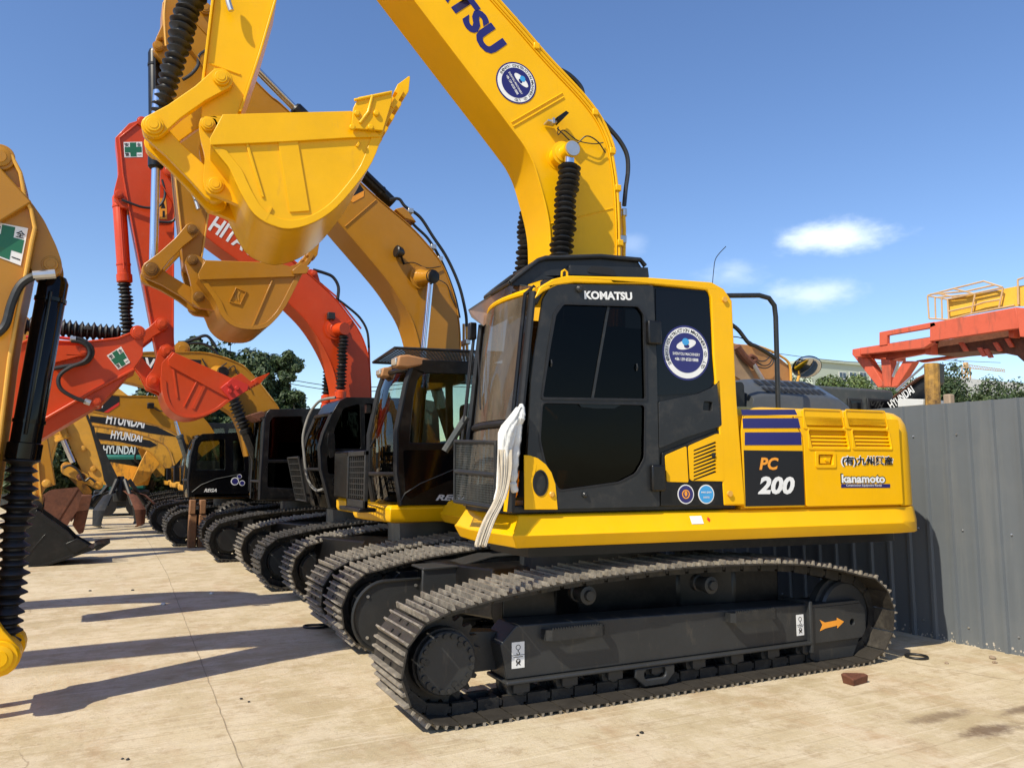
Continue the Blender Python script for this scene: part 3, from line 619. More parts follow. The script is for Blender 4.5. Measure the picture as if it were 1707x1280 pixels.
# ================================================================== 1 the big yellow excavator
g0 = (3.9, 5.93)
K = thing('yellow_excavator', (*g0, 0), 'big bright yellow excavator nearest the grey fence, with round blue sticker on its cab', 'excavator')
ft = Fr(*g0, -1.7); f = Fr(*g0, -6)
undercarriage(ft, K, True, ('track', 'track'), cover=True, fo=.17)
NV = -1.37
def mk_step(u, parent):
    mb = MB(ft); v0 = -1.24
    ol = [(u-.24, v0+.02), (u-.235, v0-.06), (u-.2, v0-.085), (u+.2, v0-.085), (u+.235, v0-.06), (u+.24, v0+.02), (u+.226, v0+.02), (u+.22, v0-.05), (u+.19, v0-.073), (u-.19, v0-.073), (u-.22, v0-.05), (u-.226, v0+.02)]
    mb.plan(ol, .455, .525)
    for i in range(19): x = u-.19+i*.021; mb.add([(x-.008, v0-.084, .525), (x+.008, v0-.084, .525), (x, v0-.084, .54), (x-.008, v0-.074, .525), (x+.008, v0-.074, .525), (x, v0-.074, .54)], [(0, 1, 2), (5, 4, 3), (0, 3, 4, 1), (1, 4, 5, 2), (2, 5, 3, 0)])
    return mb.build('track_step', 'dark', parent)
mk_step(-.91, K); _s2 = mk_step(.70, K); _s2.location.z = -.015
vd = -1.3175; F_ = [o for o in K.children if o.name.startswith('track_frame')][0]; G_ = [o for o in K.children if o.name.startswith('idler_guard')][0]
for (u0, u1, z0, z1) in ((-1.375, -1.280, .285, .455), (1.205, 1.285, .265, .430)):
    s_ = MB(ft).plate([(u0, z0), (u1, z0), (u1, z1), (u0, z1)], (), -1.2425, -1.2402).build('lifting_sign', 'white', F_)
    mb = MB(ft); um = (u0+u1)/2; zm = (z0+z1)/2; vv = -1.244
    mb.plate(circ(um, z1-.035, .018, 16), [circ(um, z1-.035, .014, 16)], vv, -1.2425)
    mb.plate([(um-.003, z1-.053), (um+.003, z1-.053), (um+.003, z1-.066), (um-.003, z1-.066)], (), vv, -1.2425)
    mb.plate([(um+.013*math.cos(t)+.0, z1-.075+.011*math.sin(t)) for t in [R(a) for a in range(-200, 61, 20)]]+[(um+.008*math.cos(t), z1-.075+.006*math.sin(t)) for t in [R(a) for a in range(60, -201, -20)]], (), vv, -1.2425)
    mb.plate([(u0, zm-.0015), (u1, zm-.0015), (u1, zm+.0015), (u0, zm+.0015)], (), vv, -1.2425)
    mb.plate(circ(um, z0+.045, .017, 14), [circ(um, z0+.045, .013, 14)], vv, -1.2425)
    for a in (45, 135): c_, s2 = math.cos(R(a)), math.sin(R(a)); mb.plate([(um-.022*c_-.003*s2, z0+.035-.022*s2+.003*c_), (um-.022*c_+.003*s2, z0+.035-.022*s2-.003*c_), (um+.022*c_+.003*s2, z0+.035+.022*s2-.003*c_), (um+.022*c_-.003*s2, z0+.035+.022*s2+.003*c_)], (), vv-.001, -1.2426)
    mb.plate([(u0+.012, zm-.014), (u1-.012, zm-.014), (u1-.012, zm-.010), (u0+.012, zm-.010)], (), vv, -1.2425)
    mb.build('hook_symbol', 'ink', s_, smooth=False)
ar = [(1.40, .395), (1.46, .38), (1.445, .372), (1.62, .372), (1.62, .352), (1.70, .387), (1.62, .422), (1.62, .402), (1.46, .402), (1.40, .425), (1.425, .410)]
ar = [(1.40, .335), (1.46, .350), (1.60, .362), (1.60, .340), (1.68, .388), (1.60, .425), (1.60, .405), (1.46, .398), (1.40, .425), (1.43, .38)]
MB(ft).plate([(u_+.05, z_-.05) for u_, z_ in ar], (), -1.2575, -1.2552).build('arrow_mark', 'amber', G_)
MB(ft).disc(1.83, .325, -1.19, -1.185, .027, 16).build('hole_back', 'void', G_)

# --- revolving deck
def arcplan(u0, u1, hw, ur, ch=.3, n=14):   # counter clockwise plan: front edge chamfered near side, rear swept
    pts = [(u0+.02, -.75), (u0+.1, -hw)]
    pts += [(u1, -hw)]
    for i in range(1, n): 
        a = -90+180*i/n; pts.append((u1+(ur-u1)*max(0, math.cos(R(a)))**.62, hw*math.copysign(abs(math.sin(R(a)))**.75, math.sin(R(a)))))
    pts += [(u1, hw), (-.9, hw), (-.9, .42), (-.35, .42), (-.35, -.38), (u0+.04, -.38)]
    return pts
P0 = arcplan(-1.33, 2.22, 1.345, 2.77)
def ring(P, z): return [(a, b, z) for a, b in P]
def skr(d, z):
    A_, B_ = offs(P0, d), offs(P0, max(d, -.018)); return [(*(B_[i] if P0[i][0] > 2.25 else A_[i]), z) for i in range(len(P0))]
dk = MB(f).loft([ring(offs(P0, .09), 1.065), skr(-.035, 1.078), skr(-.075, 1.165), skr(-.06, 1.18), ring(offs(P0, .0), 1.292), ring(offs(P0, .02), 1.30)])
deck = dk.build('deck_frame', 'yellow', K, bevel=.006, ang=25)
MB(f).plan(offs(P0, .16), .99, 1.06).build('deck_underside', 'black', K)
s_ = MB(f).plate([(.06, 1.205), (.155, 1.205), (.155, 1.255), (.06, 1.255)], (), -.001, .001)
def on_skirt(mb_pts, m, name):   # lies on the sloping skirt face
    V = [(u, -1.345-.06*(1.292-z)/(1.292-1.18)-.004, z) for u, z in mb_pts]; return MB(f).add(V, [tuple(range(len(V)))]).build(name, m, deck, smooth=False)
on_skirt([(.14, 1.205), (.245, 1.205), (.245, 1.262), (.14, 1.262)], 'white', 'deck_label')
on_skirt([(.285, 1.235), (.30, 1.215), (.315, 1.235), (.30, 1.255)], 'red', 'label_star')
# --- engine bay
Pb = [p for p in arcplan(.64, 2.16, 1.345, 2.66)]; Pb[0] = (.64, -.75); Pb[1] = (.64, -1.345)
sec = [(1.302, 0), (1.315, 0), (1.98, .0), (2.03, .012), (2.075, .05), (2.105, .11), (2.12, .19), (2.124, .3)]
def clipu(P, lo, hi): 
    out = []
    for i in range(len(P)):
        a, b = P[i], P[(i+1) % len(P)]; ia, ib = lo <= a[0] <= hi, lo <= b[0] <= hi
        if ia: out.append(a)
        for c_ in (lo, hi):
            if (a[0]-c_)*(b[0]-c_) < 0: t = (c_-a[0])/(b[0]-a[0]); out.append((c_, a[1]+(b[1]-a[1])*t))
    return out
cwu = 2.30
hoodP = [(.64, -1.345), (cwu-.004, -1.345*.985), (cwu-.004, 1.33), (.64, 1.345)]
hoodP = [(.64, -1.345), (2.16, -1.345), (cwu-.006, -1.335), (cwu-.006, 1.335), (2.16, 1.345), (.64, 1.345)]
def lo2(P, secs, inset_u0=False):
    rg = []
    for z, d in secs:
        Q = offs(P, d) if d else P; rg.append(ring(Q, z))
    return rg
hd = MB(f)
rg = []
for z, d in sec:
    rg.append([(.64, -1.345+.018+d, z), (2.16, -1.345+.018+d, z), (cwu-.006, -1.335+.018+d, z), (cwu-.006, 1.335-d, z), (2.16, 1.345-d, z), (.64, 1.345-d, z)])
hood = hd.loft(rg).build('engine_cover', 'yellow', K, ang=25)
cwP = [p for p in P0 if p[0] > cwu-.001]; cwP = [(cwu, -1.338)]+[p for p in arcplan(-1.33, 2.22, 1.345, 2.75, n=28) if p[0] > cwu+.02]+[(cwu, 1.338)]
rg = []
for z, d in ((1.302, .0), (1.33, .0), (1.78, .002), (1.92, .008), (2.0, .025), (2.06, .06), (2.10, .12), (2.119, .20), (2.124, .30)):
    Q = []
    for (a, b) in cwP:
        k = (cwu-a)/(2.75-cwu); s2 = 1-d/1.345; Q.append((cwu+(a-cwu)*(1-d*1.1/.4*.55 if a > cwu else 1), b*s2, z))
    rg.append(Q)
cw = MB(f).loft(rg).build('counterweight', 'yellow', K, bevel=.008, ang=30)
# side doors with louvres
z2 = Z(1180, 460, 2.909)
def louver(x0, y0, x1, y1, parent, n=5):
    a = f.px(*z2((x0, y1)), NV); b = f.px(*z2((x1, y0)), NV); u0, u1, z0, z1 = a[0], b[0], a[1], b[1]; mb = MB(f)
    for i in range(n):
        z = z0+(z1-z0)*(i+.5)/n; h = (z1-z0)/n
        mb.add([(u0, -1.330, z-h*.45), (u1, -1.330, z-h*.45), (u1, -1.366, z-h*.40), (u0, -1.366, z-h*.40), (u0, -1.330, z+h*.30), (u1, -1.330, z+h*.30), (u1, -1.358, z+.0), (u0, -1.358, z+.0)], [(0, 1, 2, 3), (4, 7, 6, 5), (3, 2, 6, 7), (0, 4, 5, 1), (0, 3, 7, 4), (1, 5, 6, 2)])
    return mb.build('louvre', 'yellow', parent, smooth=False)
LV = [(478, 655, 655, 735), (683, 660, 865, 735), (503, 750, 680, 835), (715, 752, 885, 835)]
def uz(x, y): return f.px(*z2((x, y)), NV)
def hole(r_): 
    a, b = uz(r_[0], r_[3]), uz(r_[2], r_[1]); sk = .0
    return rnd([(a[0], a[1]), (b[0], a[1]), (b[0]-.03, b[1]), (a[0]-.03, b[1])], .02, 3)
zt = 2.035
ud = uz(470, 1000)[0]; ul = uz(178, 1000)[0]
dr = MB(f).plate(rnd([(ud+.006, 1.315), (2.285, 1.315), (2.285, zt), (ud-.09, zt), (ud+.006, 1.86)], .02, 3), [hole(r_) for r_ in LV]+[rnd([uz(533, 915), uz(605, 915), uz(605, 865), uz(533, 865)], .01, 3)], -1.372, -1.345).build('side_door', 'yellow', K, bevel=.004)
MB(f).plate([(ud+.1, 1.5), (2.27, 1.5), (2.27, zt-.01), (ud-.05, zt-.01)], (), -1.3445, -1.33).build('louvre_back', 'yellow', dr)
for r_ in LV: 
    louver(*r_, dr)
    h_ = hole(r_); MB(f).plate(rnd([(min(p[0] for p in h_)-.012, min(p[1] for p in h_)-.012), (max(p[0] for p in h_)+.014, min(p[1] for p in h_)-.012), (max(p[0] for p in h_)-.016, max(p[1] for p in h_)+.012), (min(p[0] for p in h_)-.012, max(p[1] for p in h_)+.012)], .02, 3), [h_], -1.379, -1.3721).build('louvre_frame', 'yellow', dr, bevel=.003)
a = uz(520, 930); b = uz(617, 850)
MB(f).plate(rnd([(a[0], a[1]), (b[0], a[1]), (b[0], b[1]), (a[0], b[1])], .02, 3), [rnd([uz(533, 915), uz(605, 915), uz(605, 865), uz(533, 865)], .01, 3)], -1.380, -1.3721).build('latch_frame', 'yellow', dr, bevel=.003)
a = uz(548, 908); MB(f).plate([a, uz(590, 908), uz(600, 872), uz(545, 872)], (), -1.368, -1.360).disc(*uz(572, 890), -1.382, -1.36, .014, 14).build('latch', 'yellow', dr)
dl = MB(f).plate(rnd([(ul-.015, 1.315), (ud-.006, 1.315), (ud-.006, 1.86), (ud-.105, zt), (.67, zt), (ul-.015, 1.9)], .02, 3), (), -1.372, -1.345).build('side_panel', 'yellow', K, bevel=.004)
MB(f).plate([(ul+.0, 1.325), (ud-.012, 1.325), (ud-.012, 1.756), (ul+.0, 1.756)], (), -1.3745, -1.3722).build('model_panel', 'ink', dl)
for (xa, xb, ya, yb, xc, xd) in ((178, 453, 820, 758, 178, 449), (170, 447, 738, 690, 166, 436), (165, 433, 675, 648, 160, 420)):
    MB(f).plate([uz(xa, ya), uz(xb, ya-1), uz(xd, yb-1), uz(xc, yb)], (), -1.3745, -1.3722).build('stripe', 'navy', dl)
for nm, p0, p1, h, m_, b_ in (('PC', uz(247, 940), uz(342, 940), .105, 'amber', .035), ('200', uz(240, 1058), uz(420, 1058), .150, 'white', .045)):
    lettering(nm, f, p0, p1, h*.93, -1.377, m_, dl, b_, .22)
lettering('(有)九州興産', f, uz(644, 925), uz(900, 925), .095, -1.374, 'white', dr, .06)
lettering('(有)九州興産', f, uz(650, 923), uz(895, 923), .084, -1.3765, 'ink', dr, .028)
lettering('kanamoto', f, uz(643, 1006), uz(862, 1006), .083, -1.3735, 'ink', dr, .075)
lettering('kanamoto', f, uz(647, 1003), uz(857, 1003), .070, -1.376, 'white', dr, .035)
s_ = MB(f).plate([uz(645, 1026), uz(882, 1026), uz(882, 1008), uz(645, 1008)], (), -1.3745, -1.3722).build('decal_bar', 'navy', dr)
lettering('Construction Equipment Rental', f, uz(668, 1022), uz(840, 1022), .022, -1.376, 'white', s_, .01)
# black engine hood on top
rg = []
for v, zl in ((-.78, 2.111), (-.77, 2.25), (-.76, 2.275), (-.50, 2.445), (.42, 2.45), (.72, 2.315), (.76, 2.111)):
    rg.append([(1.22, v, 2.11), (1.25, v, 2.11+(zl-2.11)*.80), (1.36, v, 2.11+(zl-2.11)*.97), (1.50, v, zl), (2.08, v, zl), (2.25, v, 2.11+(zl-2.11)*.88), (2.35, v, 2.11+(zl-2.11)*.5), (2.39, v, 2.11)])
hb = MB(f).loft(rg).build('engine_hood', 'shell', K, bevel=.02, seg=3, ang=40)
mb = MB(f)
def onsl(t): return (-.763+.26*t, 2.279+.170*t)
for t0_, t1_, n_, w_ in ((.10, .42, 11, .040), (.56, .86, 8, .060)):
    for i in range(n_):
        u = 1.44+i*(.70/n_); (va, za), (vb_, zb_) = onsl(t0_), onsl(t1_)
        mb.add([(u, va-.002, za+.006), (u+w_, va-.002, za+.006), (u+w_-.012, vb_-.002, zb_+.006), (u-.012, vb_-.002, zb_+.006)], [(0, 1, 2, 3)])
mb.build('hood_slots', 'void', hb, smooth=False)['kind'] = 'stuff'
MB(f).plate(rnd([(.66, 2.11), (.70, 2.32), (.86, 2.36), (1.195, 2.385), (1.195, 2.11)], .05, 4), (), -.72, .7).build('engine_hood_front', 'dark', K, bevel=.03, seg=3)
# tank / tool box on the far side, boom bracket
MB(f).box(-.3, .6, .42, 1.34, 1.302, 1.80).build('tool_box', 'black', K, bevel=.03)
MB(f).plate([(-.45, 1.30), (.5, 1.30), (.25, 1.95), (.05, 2.1), (-.25, 1.95)], (), -.36, -.30).plate([(-.45, 1.30), (.5, 1.30), (.25, 1.95), (.05, 2.1), (-.25, 1.95)], (), .30, .36).build('boom_bracket', 'yellow', K, bevel=.01)
# handrails
T3 = lambda l, v: [(*f.px(*p, v_), v_) for p, v_ in zip(l, [v]*len(l))]
hr = [(.598, -1.05, 2.99), (.66, -1.06, 3.035), (.72, -1.06, 3.05), (1.08, -1.10, 3.075), (1.18, -1.10, 3.06), (1.235, -1.10, 3.0), (1.245, -1.10, 2.9), (1.235, -1.10, 2.12)]
MB(f).tube(hr, .021, 12).build('handrail', 'dark', K)
MB(f).tube([(.6, .9, 3.0), (.9, .9, 3.06), (1.3, .9, 3.02), (1.8, .9, 2.86), (2.35, .9, 2.66), (2.4, .9, 2.1)][:0] or crv([(.62, -1.1, 2.80), (.72, -1.1, 2.82), (.84, -1.1, 2.77), (.95, -1.1, 2.66), (1.04, -1.1, 2.63), (1.23, -1.1, 2.545)], 5), .017, 10).build('handrail', 'dark', K)
# --- operator cab
z1 = Z(750, 420, 2.56)
CV = NV
out = [(853, 846), (859, 780), (868, 700), (879, 600), (889, 500), (900, 478), (920, 466), (945, 460), (1080, 463), (1185, 471), (1205, 482), (1219, 502), (1223, 590), (1228, 690), (1240, 842)]
OL = q(f, out, CV); IN = -.42
cab = MB(f)
# roof + rear + front lower shell as a loop of section: outer skin between near and far side
n = len(OL)
inner = [(1.302 if i in (0, n-1) else p[1], p[0]) for i, p in enumerate(OL)]
cx_, cz_ = -.35, 2.1
def shr(p, d): v = Vector((cx_, cz_))-Vector(p); return tuple(Vector(p)+v.normalized()*d)
ro = [OL[i] for i in range(4, n)]     # roof and back only (the front is glass)
ri = [shr(p, .05) for p in ro]
cab.loft([[(a[0], CV+.012, a[1]), (a[0], IN, a[1]), (b[0], IN, b[1]), (b[0], CV+.012, b[1])] for a, b in zip(ro, ri)])
cab.box(-1.28, .6, CV+.05, IN, 1.303, 1.36)
cabo = cab.build('cab', 'dark', K, bevel=.012, ang=30)
# yellow roof band and rear pillar on the near side
yin = [(905, 487), (928, 476), (955, 472), (1085, 474), (1178, 484), (1184, 495), (1188, 590), (1196, 690), (1206, 842)]
band = q(f, out[4:], CV)+q(f, yin[::-1], CV)
MB(f).plate(band, (), CV-.012, CV+.05).build('cab_frame', 'yellow', cabo, bevel=.014, seg=3)
MB(f).plate([q(f, [p], CV)[0] for p in z1 and [(1170/2.56+750, 470), (1205, 482), (1219, 502), (1224, 600), (1208, 640), (1192, 520)]], (), IN-.06, IN-.0).build('cab_frame', 'yellow', cabo, bevel=.014)
mb = MB(f)
for (x, y) in ((1165, 205), (1187, 1030)): mb.disc(*f.px(*z1((x, y)), CV), CV-.03, CV-.01, .022, 16)
mb.build('cab_bolt', 'gold', cabo)
def zq(pts): return q(f, pts, CV, z1)
# charcoal door skin with upper + lower panes
do = rnd(zq([(318, 1098), (345, 560), (398, 200), (425, 155), (470, 138), (866, 145), (880, 470), (893, 1085), (600, 1092)]), .015, 3)
up_ = rnd(zq([(392, 622), (425, 400), (448, 270), (480, 224), (800, 234), (824, 270), (832, 628)]), .02, 4)
lw_ = rnd(zq([(390, 640), (832, 650), (830, 880), (795, 945), (720, 985), (460, 1020), (400, 900), (378, 800)]), .03, 5)
door = MB(f).plate(do, [up_, lw_], CV-.008, CV+.03).build('cab_door', 'dark', cabo, bevel=.008)
def grow(pl, d): 
    c_ = sum((Vector(p) for p in pl), Vector((0, 0)))/len(pl); return [tuple(Vector(p)+(Vector(p)-c_).normalized()*d) for p in pl]
MB(f).plate(grow(up_, .018), [grow(up_, -.004)], CV-.016, CV-.0085).build('window_seal', 'rubber', door, bevel=.003)
MB(f).plate(grow(lw_, .004), [grow(lw_, -.012)], CV-.012, CV-.0085).build('window_seal', 'rubber', door, bevel=.003)
MB(f).plate(grow(up_, .003), (), CV+.008, CV+.012).build('window_pane', 'tglass', door)
MB(f).plate(grow(lw_, .003), (), CV+.008, CV+.012).build('window_pane', 'tglass', door)
a = zq([(672, 235), (682, 235), (614, 624), (604, 624)]); MB(f).plate(a, (), CV-.0, CV+.007).build('window_bar', 'dark', door)
a = zq([(540, 640), (560, 662), (620, 668), (700, 668), (745, 645)]); MB(f).plate(a+zq([(640, 648)]), (), CV-.004, CV+.007).build('door_handle', 'gloss', door)
for (x, y) in ((432, 475), (797, 492)): MB(f).tube([(*(lambda p: (p[0], CV-.002, p[1]))(f.px(*z1((x, y-14)), CV)),), (*(lambda p: (p[0], CV-.012, p[1]))(f.px(*z1((x, y)), CV)),), (*(lambda p: (p[0], CV-.002, p[1]))(f.px(*z1((x, y+14)), CV)),)], .006, 8).build('pull_handle', 'dark', door)
lettering('KOMATSU', f, *zq([(572, 203), (776, 208)]), .062, CV-.010, 'white', door, .045, 0.)
u_, zz = f.px(*z1((548, 160)), CV); MB(f).lathe((u_, CV-.008, zz), (u_, CV-.04, zz), [(0, .024), (.6, .027), (1, .012)], 20).build('door_knob', 'dark', door)
u_, zz = f.px(*z1((572, 1035)), CV); MB(f).lathe((u_, CV-.008, zz), (u_, CV-.03, zz), [(0, .02), (.6, .02), (1, .012)], 16).build('door_knob', 'dark', door)
# rear quarter: window, grey moulded panel, black base, yellow hatches
qo = rnd(zq([(874, 148), (1108, 165), (1142, 540), (1165, 800), (1170, 1083), (895, 1083), (884, 470)]), .01, 2)
qw = rnd(zq([(880, 152), (1103, 168), (1138, 530), (1110, 578), (1045, 602), (885, 612)]), .02, 4)
qp = MB(f).plate(qo, (), CV+.012, CV+.028).build('cab_quarter', 'black', cabo)
MB(f).plate(qw, (), CV+.006, CV+.0118).build('quarter_window', 'gloss', qp)
MB(f).plate(rnd(zq([(888, 640), (1060, 605), (1120, 578), (1147, 545), (1157, 742), (1000, 792), (890, 838)]), .015, 3), [rnd(zq([(1075, 675), (1115, 678), (1117, 640), (1080, 637)]), .012, 3)], CV-.012, CV+.0115).build('quarter_moulding', 'dark', qp, bevel=.006)
MB(f).plate(rnd(zq([(905, 857), (1168, 752), (1170, 1083), (898, 1083)]), .01, 2), (), CV-.004, CV+.0116).build('quarter_base', 'black', qp, bevel=.004)
yh = rnd(zq([(1014, 828), (1138, 774), (1160, 784), (1165, 978), (1022, 975)]), .02, 3)
sl_ = []
for i in range(9):
    y0 = 838+i*15.5; sl_.append(rnd(zq([(1035, y0+7), (1128, y0-30), (1134, y0-22), (1036, y0+14)]), .003, 2))
yo = MB(f).plate(yh, sl_, CV-.014, CV-.0042).build('filter_hatch', 'yellow', qp, bevel=.002)
MB(f).disc(*f.px(*z1((1118, 866)), CV), CV-.024, CV-.013, .017, 16).build('hatch_lock', 'dark', yo)
MB(f).plate(rnd(zq([(915, 868), (1006, 828), (1015, 983), (922, 980)]), .015, 3), (), CV-.012, CV-.0042).build('yellow_panel', 'yellow', qp, bevel=.003)
seal(f, *f.px(*z1((1010, 430)), CV), .212, CV+.0058, qp)
for (x, y, m_, t_) in ((1005, 1033, 'navy', 'amber'), (1092, 1033, 'blue', 'white')):
    u_, zz = f.px(*z1((x, y)), CV); s_ = MB(f).disc(u_, zz, CV-.0055, CV-.004, .072, 28).build('sticker', 'white', qp); MB(f).disc(u_, zz, CV-.0065, CV-.0055, .064, 28).build('sticker_field', m_, s_)
    if m_ == 'blue':
        lettering('MAN JIAN', f, (u_-.045, zz+.004), (u_+.045, zz+.004), .018, CV-.008, t_, s_, .02); lettering('SHENYOU', f, (u_-.028, zz-.03), (u_+.028, zz-.03), .014, CV-.008, t_, s_, .02)
    else:
        MB(f).plate(circ(u_, zz, .034, 20), [circ(u_, zz, .026, 20)], CV-.008, CV-.0065).plate(circ(u_, zz+.004, .012, 12, .02), (), CV-.008, CV-.0065).build('emblem', t_, s_)
# hinges
for (x0, y0, x1_, y1_) in ((835, 300, 890, 395), (850, 908, 905, 1020)):
    a = f.px(*z1((x0, y1_)), CV); b = f.px(*z1((x1_, y0)), CV); MB(f).box(a[0], b[0], CV-.05, CV-.009, a[1], b[1]).build('hinge', 'black', cabo, bevel=.012)
# yellow front corner with oval lamp hole
co_ = zq([(315, 1098), (313, 866), (340, 868), (372, 880), (405, 905), (430, 940), (447, 990), (457, 1098)]); ov = circ(*f.px(*z1((382, 985)), CV), .056, 28, .088)
fc = MB(f).plate(co_, [ov], CV-.016, CV-.006).build('front_corner', 'yellow', cabo, bevel=.003)
MB(f).plate(circ(*f.px(*z1((382, 985)), CV), .058, 28, .09), [circ(*f.px(*z1((382, 985)), CV), .048, 28, .080)], CV-.021, CV-.0162).build('lamp_ring', 'rubber', fc)
u_, zz = f.px(*z1((430, 1033)), CV); MB(f).disc(u_, zz, CV-.03, CV-.016, .02, 16, .006).build('corner_bolt', 'gold', fc)
# front of the cab: pillars, glass, lower corner
fa = f.px(889, 490, CV); fb = f.px(868, 700, CV); fcn = f.px(853, 846, CV); ft_ = (fa[0]+.02, 2.86)
def fu(z): # front face position
    if z > fb[1]: return fb[0]+(fa[0]-fb[0])*(z-fb[1])/(fa[1]-fb[1])
    return fcn[0]+(fb[0]-fcn[0])*(z-fcn[1])/(fb[1]-fcn[1])
VN, VF = CV+.0, -.40
def bul(v): return -.10*(1-((v-(VN+VF)/2)/((VF-VN)/2))**2)     # the front is bowed forward
def fgrid(z0, z1_, v0, v1, off=0., nz=8, nv=10):
    V = [(fu(z0+(z1_-z0)*i/nz)+bul(v0+(v1-v0)*j/nv)+off, v0+(v1-v0)*j/nv, z0+(z1_-z0)*i/nz) for i in range(nz+1) for j in range(nv+1)]
    return V, [(i*(nv+1)+j, i*(nv+1)+j+1, (i+1)*(nv+1)+j+1, (i+1)*(nv+1)+j) for i in range(nz) for j in range(nv)]
MB(f).add(*fgrid(1.96, 2.84, VN+.04, VF-.03)).build('windscreen', 'filmglass', cabo)
MB(f).add(*fgrid(1.50, 1.90, VN+.04, VF-.03)).build('lower_windscreen', 'filmglass', cabo)
mb = MB(f)
mb.tube([(fu(1.93)+bul(v), v, 1.93) for v in [VN+(VF-VN)*i/10 for i in range(11)]], .025, 8)
mb.tube([(fu(z)+.0, VN+.015, z) for z in [1.32, 1.6, 1.95, 2.3, 2.6, 2.86]], .028, 8)
mb.tube([(fu(z)+.0, VF-.015, z) for z in [1.32, 1.6, 1.95, 2.3, 2.6, 2.86]], .030, 8)
mb.build('windscreen_frame', 'rubber', cabo)
V, F = fgrid(2.84, 2.91, VN+.10, VF); MB(f).add([(u+.02+(z-2.84)*.5, v, z) for u, v, z in V], F).build('visor_rail', 'yellow', cabo)
MB(f).tube([(fu(2.87)+.02+bul(v), v, 2.87) for v in [VN+(VF-VN)*i/10 for i in range(11)]], .022, 8).build('roof_front_edge', 'yellow', cabo)
V, F = fgrid(1.31, 1.50, VN+.03, VF-.03); MB(f).add(V, F).build('front_apron', 'black', cabo)
MB(f).tube([(fu(z)-.012, VN+.04, z) for z in (1.32, 1.5, 1.66)], .034, 8).build('front_corner_post', 'yellow', cabo)
# second rail pipe, wiper and hose in front of the near pillar
MB(f).tube([(fu(z)-.05, VN+.03, z) for z in (1.9, 2.2, 2.5, 2.75, 2.84)]+[(fu(2.84)+.02, VN+.02, 2.90)], .016, 8).build('pillar_pipe', 'black', cabo)
MB(f).tube([(fu(z)-.05, VF-.02, z) for z in (1.4, 1.8, 2.2, 2.6, 2.78)], .022, 8).tube([(fu(z)-.09, VF+.01, z) for z in (1.5, 1.9, 2.3, 2.7)], .014, 8).build('pillar_pipe', 'dark', cabo)
MB(f).tube([(fu(1.95)-.17, -.62, 1.97), (fu(2.2)-.16, -.58, 2.2), (fu(2.55)-.14, -.5, 2.55)], .007, 6).tube([(fu(1.95)-.13, -.9, 2.05), (fu(2.5)-.11, -.62, 2.52)], .006, 6).build('wiper', 'rubber', cabo)
MB(f).box(fu(2.75)-.14, fu(2.75)-.08, VF-.02, VF+.05, 2.66, 2.80).build('mirror_bracket', 'black', cabo, bevel=.01)
MB(f).tube([(fu(1.9)-.26, VF-.05, 1.75), (fu(1.9)-.10, VF-.1, 2.02)], .03, 8).build('hose_sleeve', 'grey', cabo)
# far side glass, seat inside
MB(f).plate([(-1.1, 1.6), (.5, 1.6), (.45, 2.85), (-.95, 2.85)], (), IN-.006, IN).build('far_window', 'tglass', cabo)
mb = MB(f).box(-.45, .05, -1.15, -.65, 1.36, 1.75).box(-.06, .10, -1.15, -.65, 1.70, 2.4)
mb.build('operator_seat', 'void', cabo, bevel=.05)
# smoked rain visor on top of the screen
z3_ = Z(740, 440, 7.11)
VV = lambda x, y, v: (lambda p: (p[0], v, p[1]))(f.px(*z3_((x, y)), v))
vis = [VV(1050, 460, -1.33), VV(1060, 270, -1.25), VV(760, 238, -.75), VV(293, 545, -.40), VV(330, 630, -.42), VV(470, 735, -.55), VV(610, 600, -.55), VV(890, 400, -1.0)]
MB(f).add(vis, [(0, 1, 7), (1, 2, 7), (2, 6, 7), (2, 3, 6), (3, 4, 5, 6)]).build('rain_visor', 'visor', cabo, smooth=False)
MB(f).tube([vis[3], vis[2], vis[1], vis[0]], .004, 6).tube([vis[3], vis[4], vis[5]], .004, 6).build('visor_edge', 'grey', cabo)
# head guard over the roof
gd = q(f, [(846, 474), (860, 462), (893, 437), (905, 433), (996, 430), (1062, 436), (1070, 446)], -.95)
mb = MB(f)
for v in (-1.0, -.45): mb.tube([(p[0], v, p[1]) for p in gd], .020, 8)
for p in gd[:6:2]: mb.tube([(p[0], -1.0, p[1]), (p[0], -.45, p[1])], .016, 8)
a = gd[1]; b = gd[5]
mb.add([(gd[0][0], -.99, gd[0][1]-.02), (gd[2][0], -.99, gd[2][1]-.02), (gd[2][0], -.46, gd[2][1]-.02), (gd[0][0], -.46, gd[0][1]-.02)], [(0, 1, 2, 3)])
mb.plate(q(f, [(846, 476), (864, 461), (893, 438), (905, 434), (996, 431), (1062, 437), (1068, 447), (1068, 458), (948, 460), (900, 468), (870, 478)], -.97), (), -.985, -.965)
mb.plate(q(f, [(948, 443), (1078, 447), (1080, 463), (948, 459)], -1.0), (), -1.02, -.45)
mb.build('roof_guard', 'dark', cabo, bevel=.004)
u_, zz = f.px(1002, 451, -1.0); MB(f).plate(rnd([(u_-.14, zz-.035), (u_+.13, zz-.04), (u_+.09, zz+.02), (u_-.1, zz+.025)], .03, 4), (), -1.026, -1.0201).build('guard_opening', 'void', cabo)
u_, zz = f.px(941, 458, -1.3); MB(f).tube([(u_-.022, -1.3, zz-.02), (u_-.02, -1.3, zz+.02), (u_, -1.3, zz+.035), (u_+.02, -1.3, zz+.02), (u_+.022, -1.3, zz-.02)], .009, 8).build('lifting_eye', 'yellow', cabo)
a = f.px(1187, 470, -.8); b = f.px(1210, 411, -.8)
MB(f).tube(crv([(a[0], -.8, a[1]-.05), (a[0]+.02, -.8, a[1]+.1), (a[0]+.05, -.8, a[1]+.22), (b[0], -.8, b[1])], 5), .0035, 6).build('antenna', 'ink', cabo)
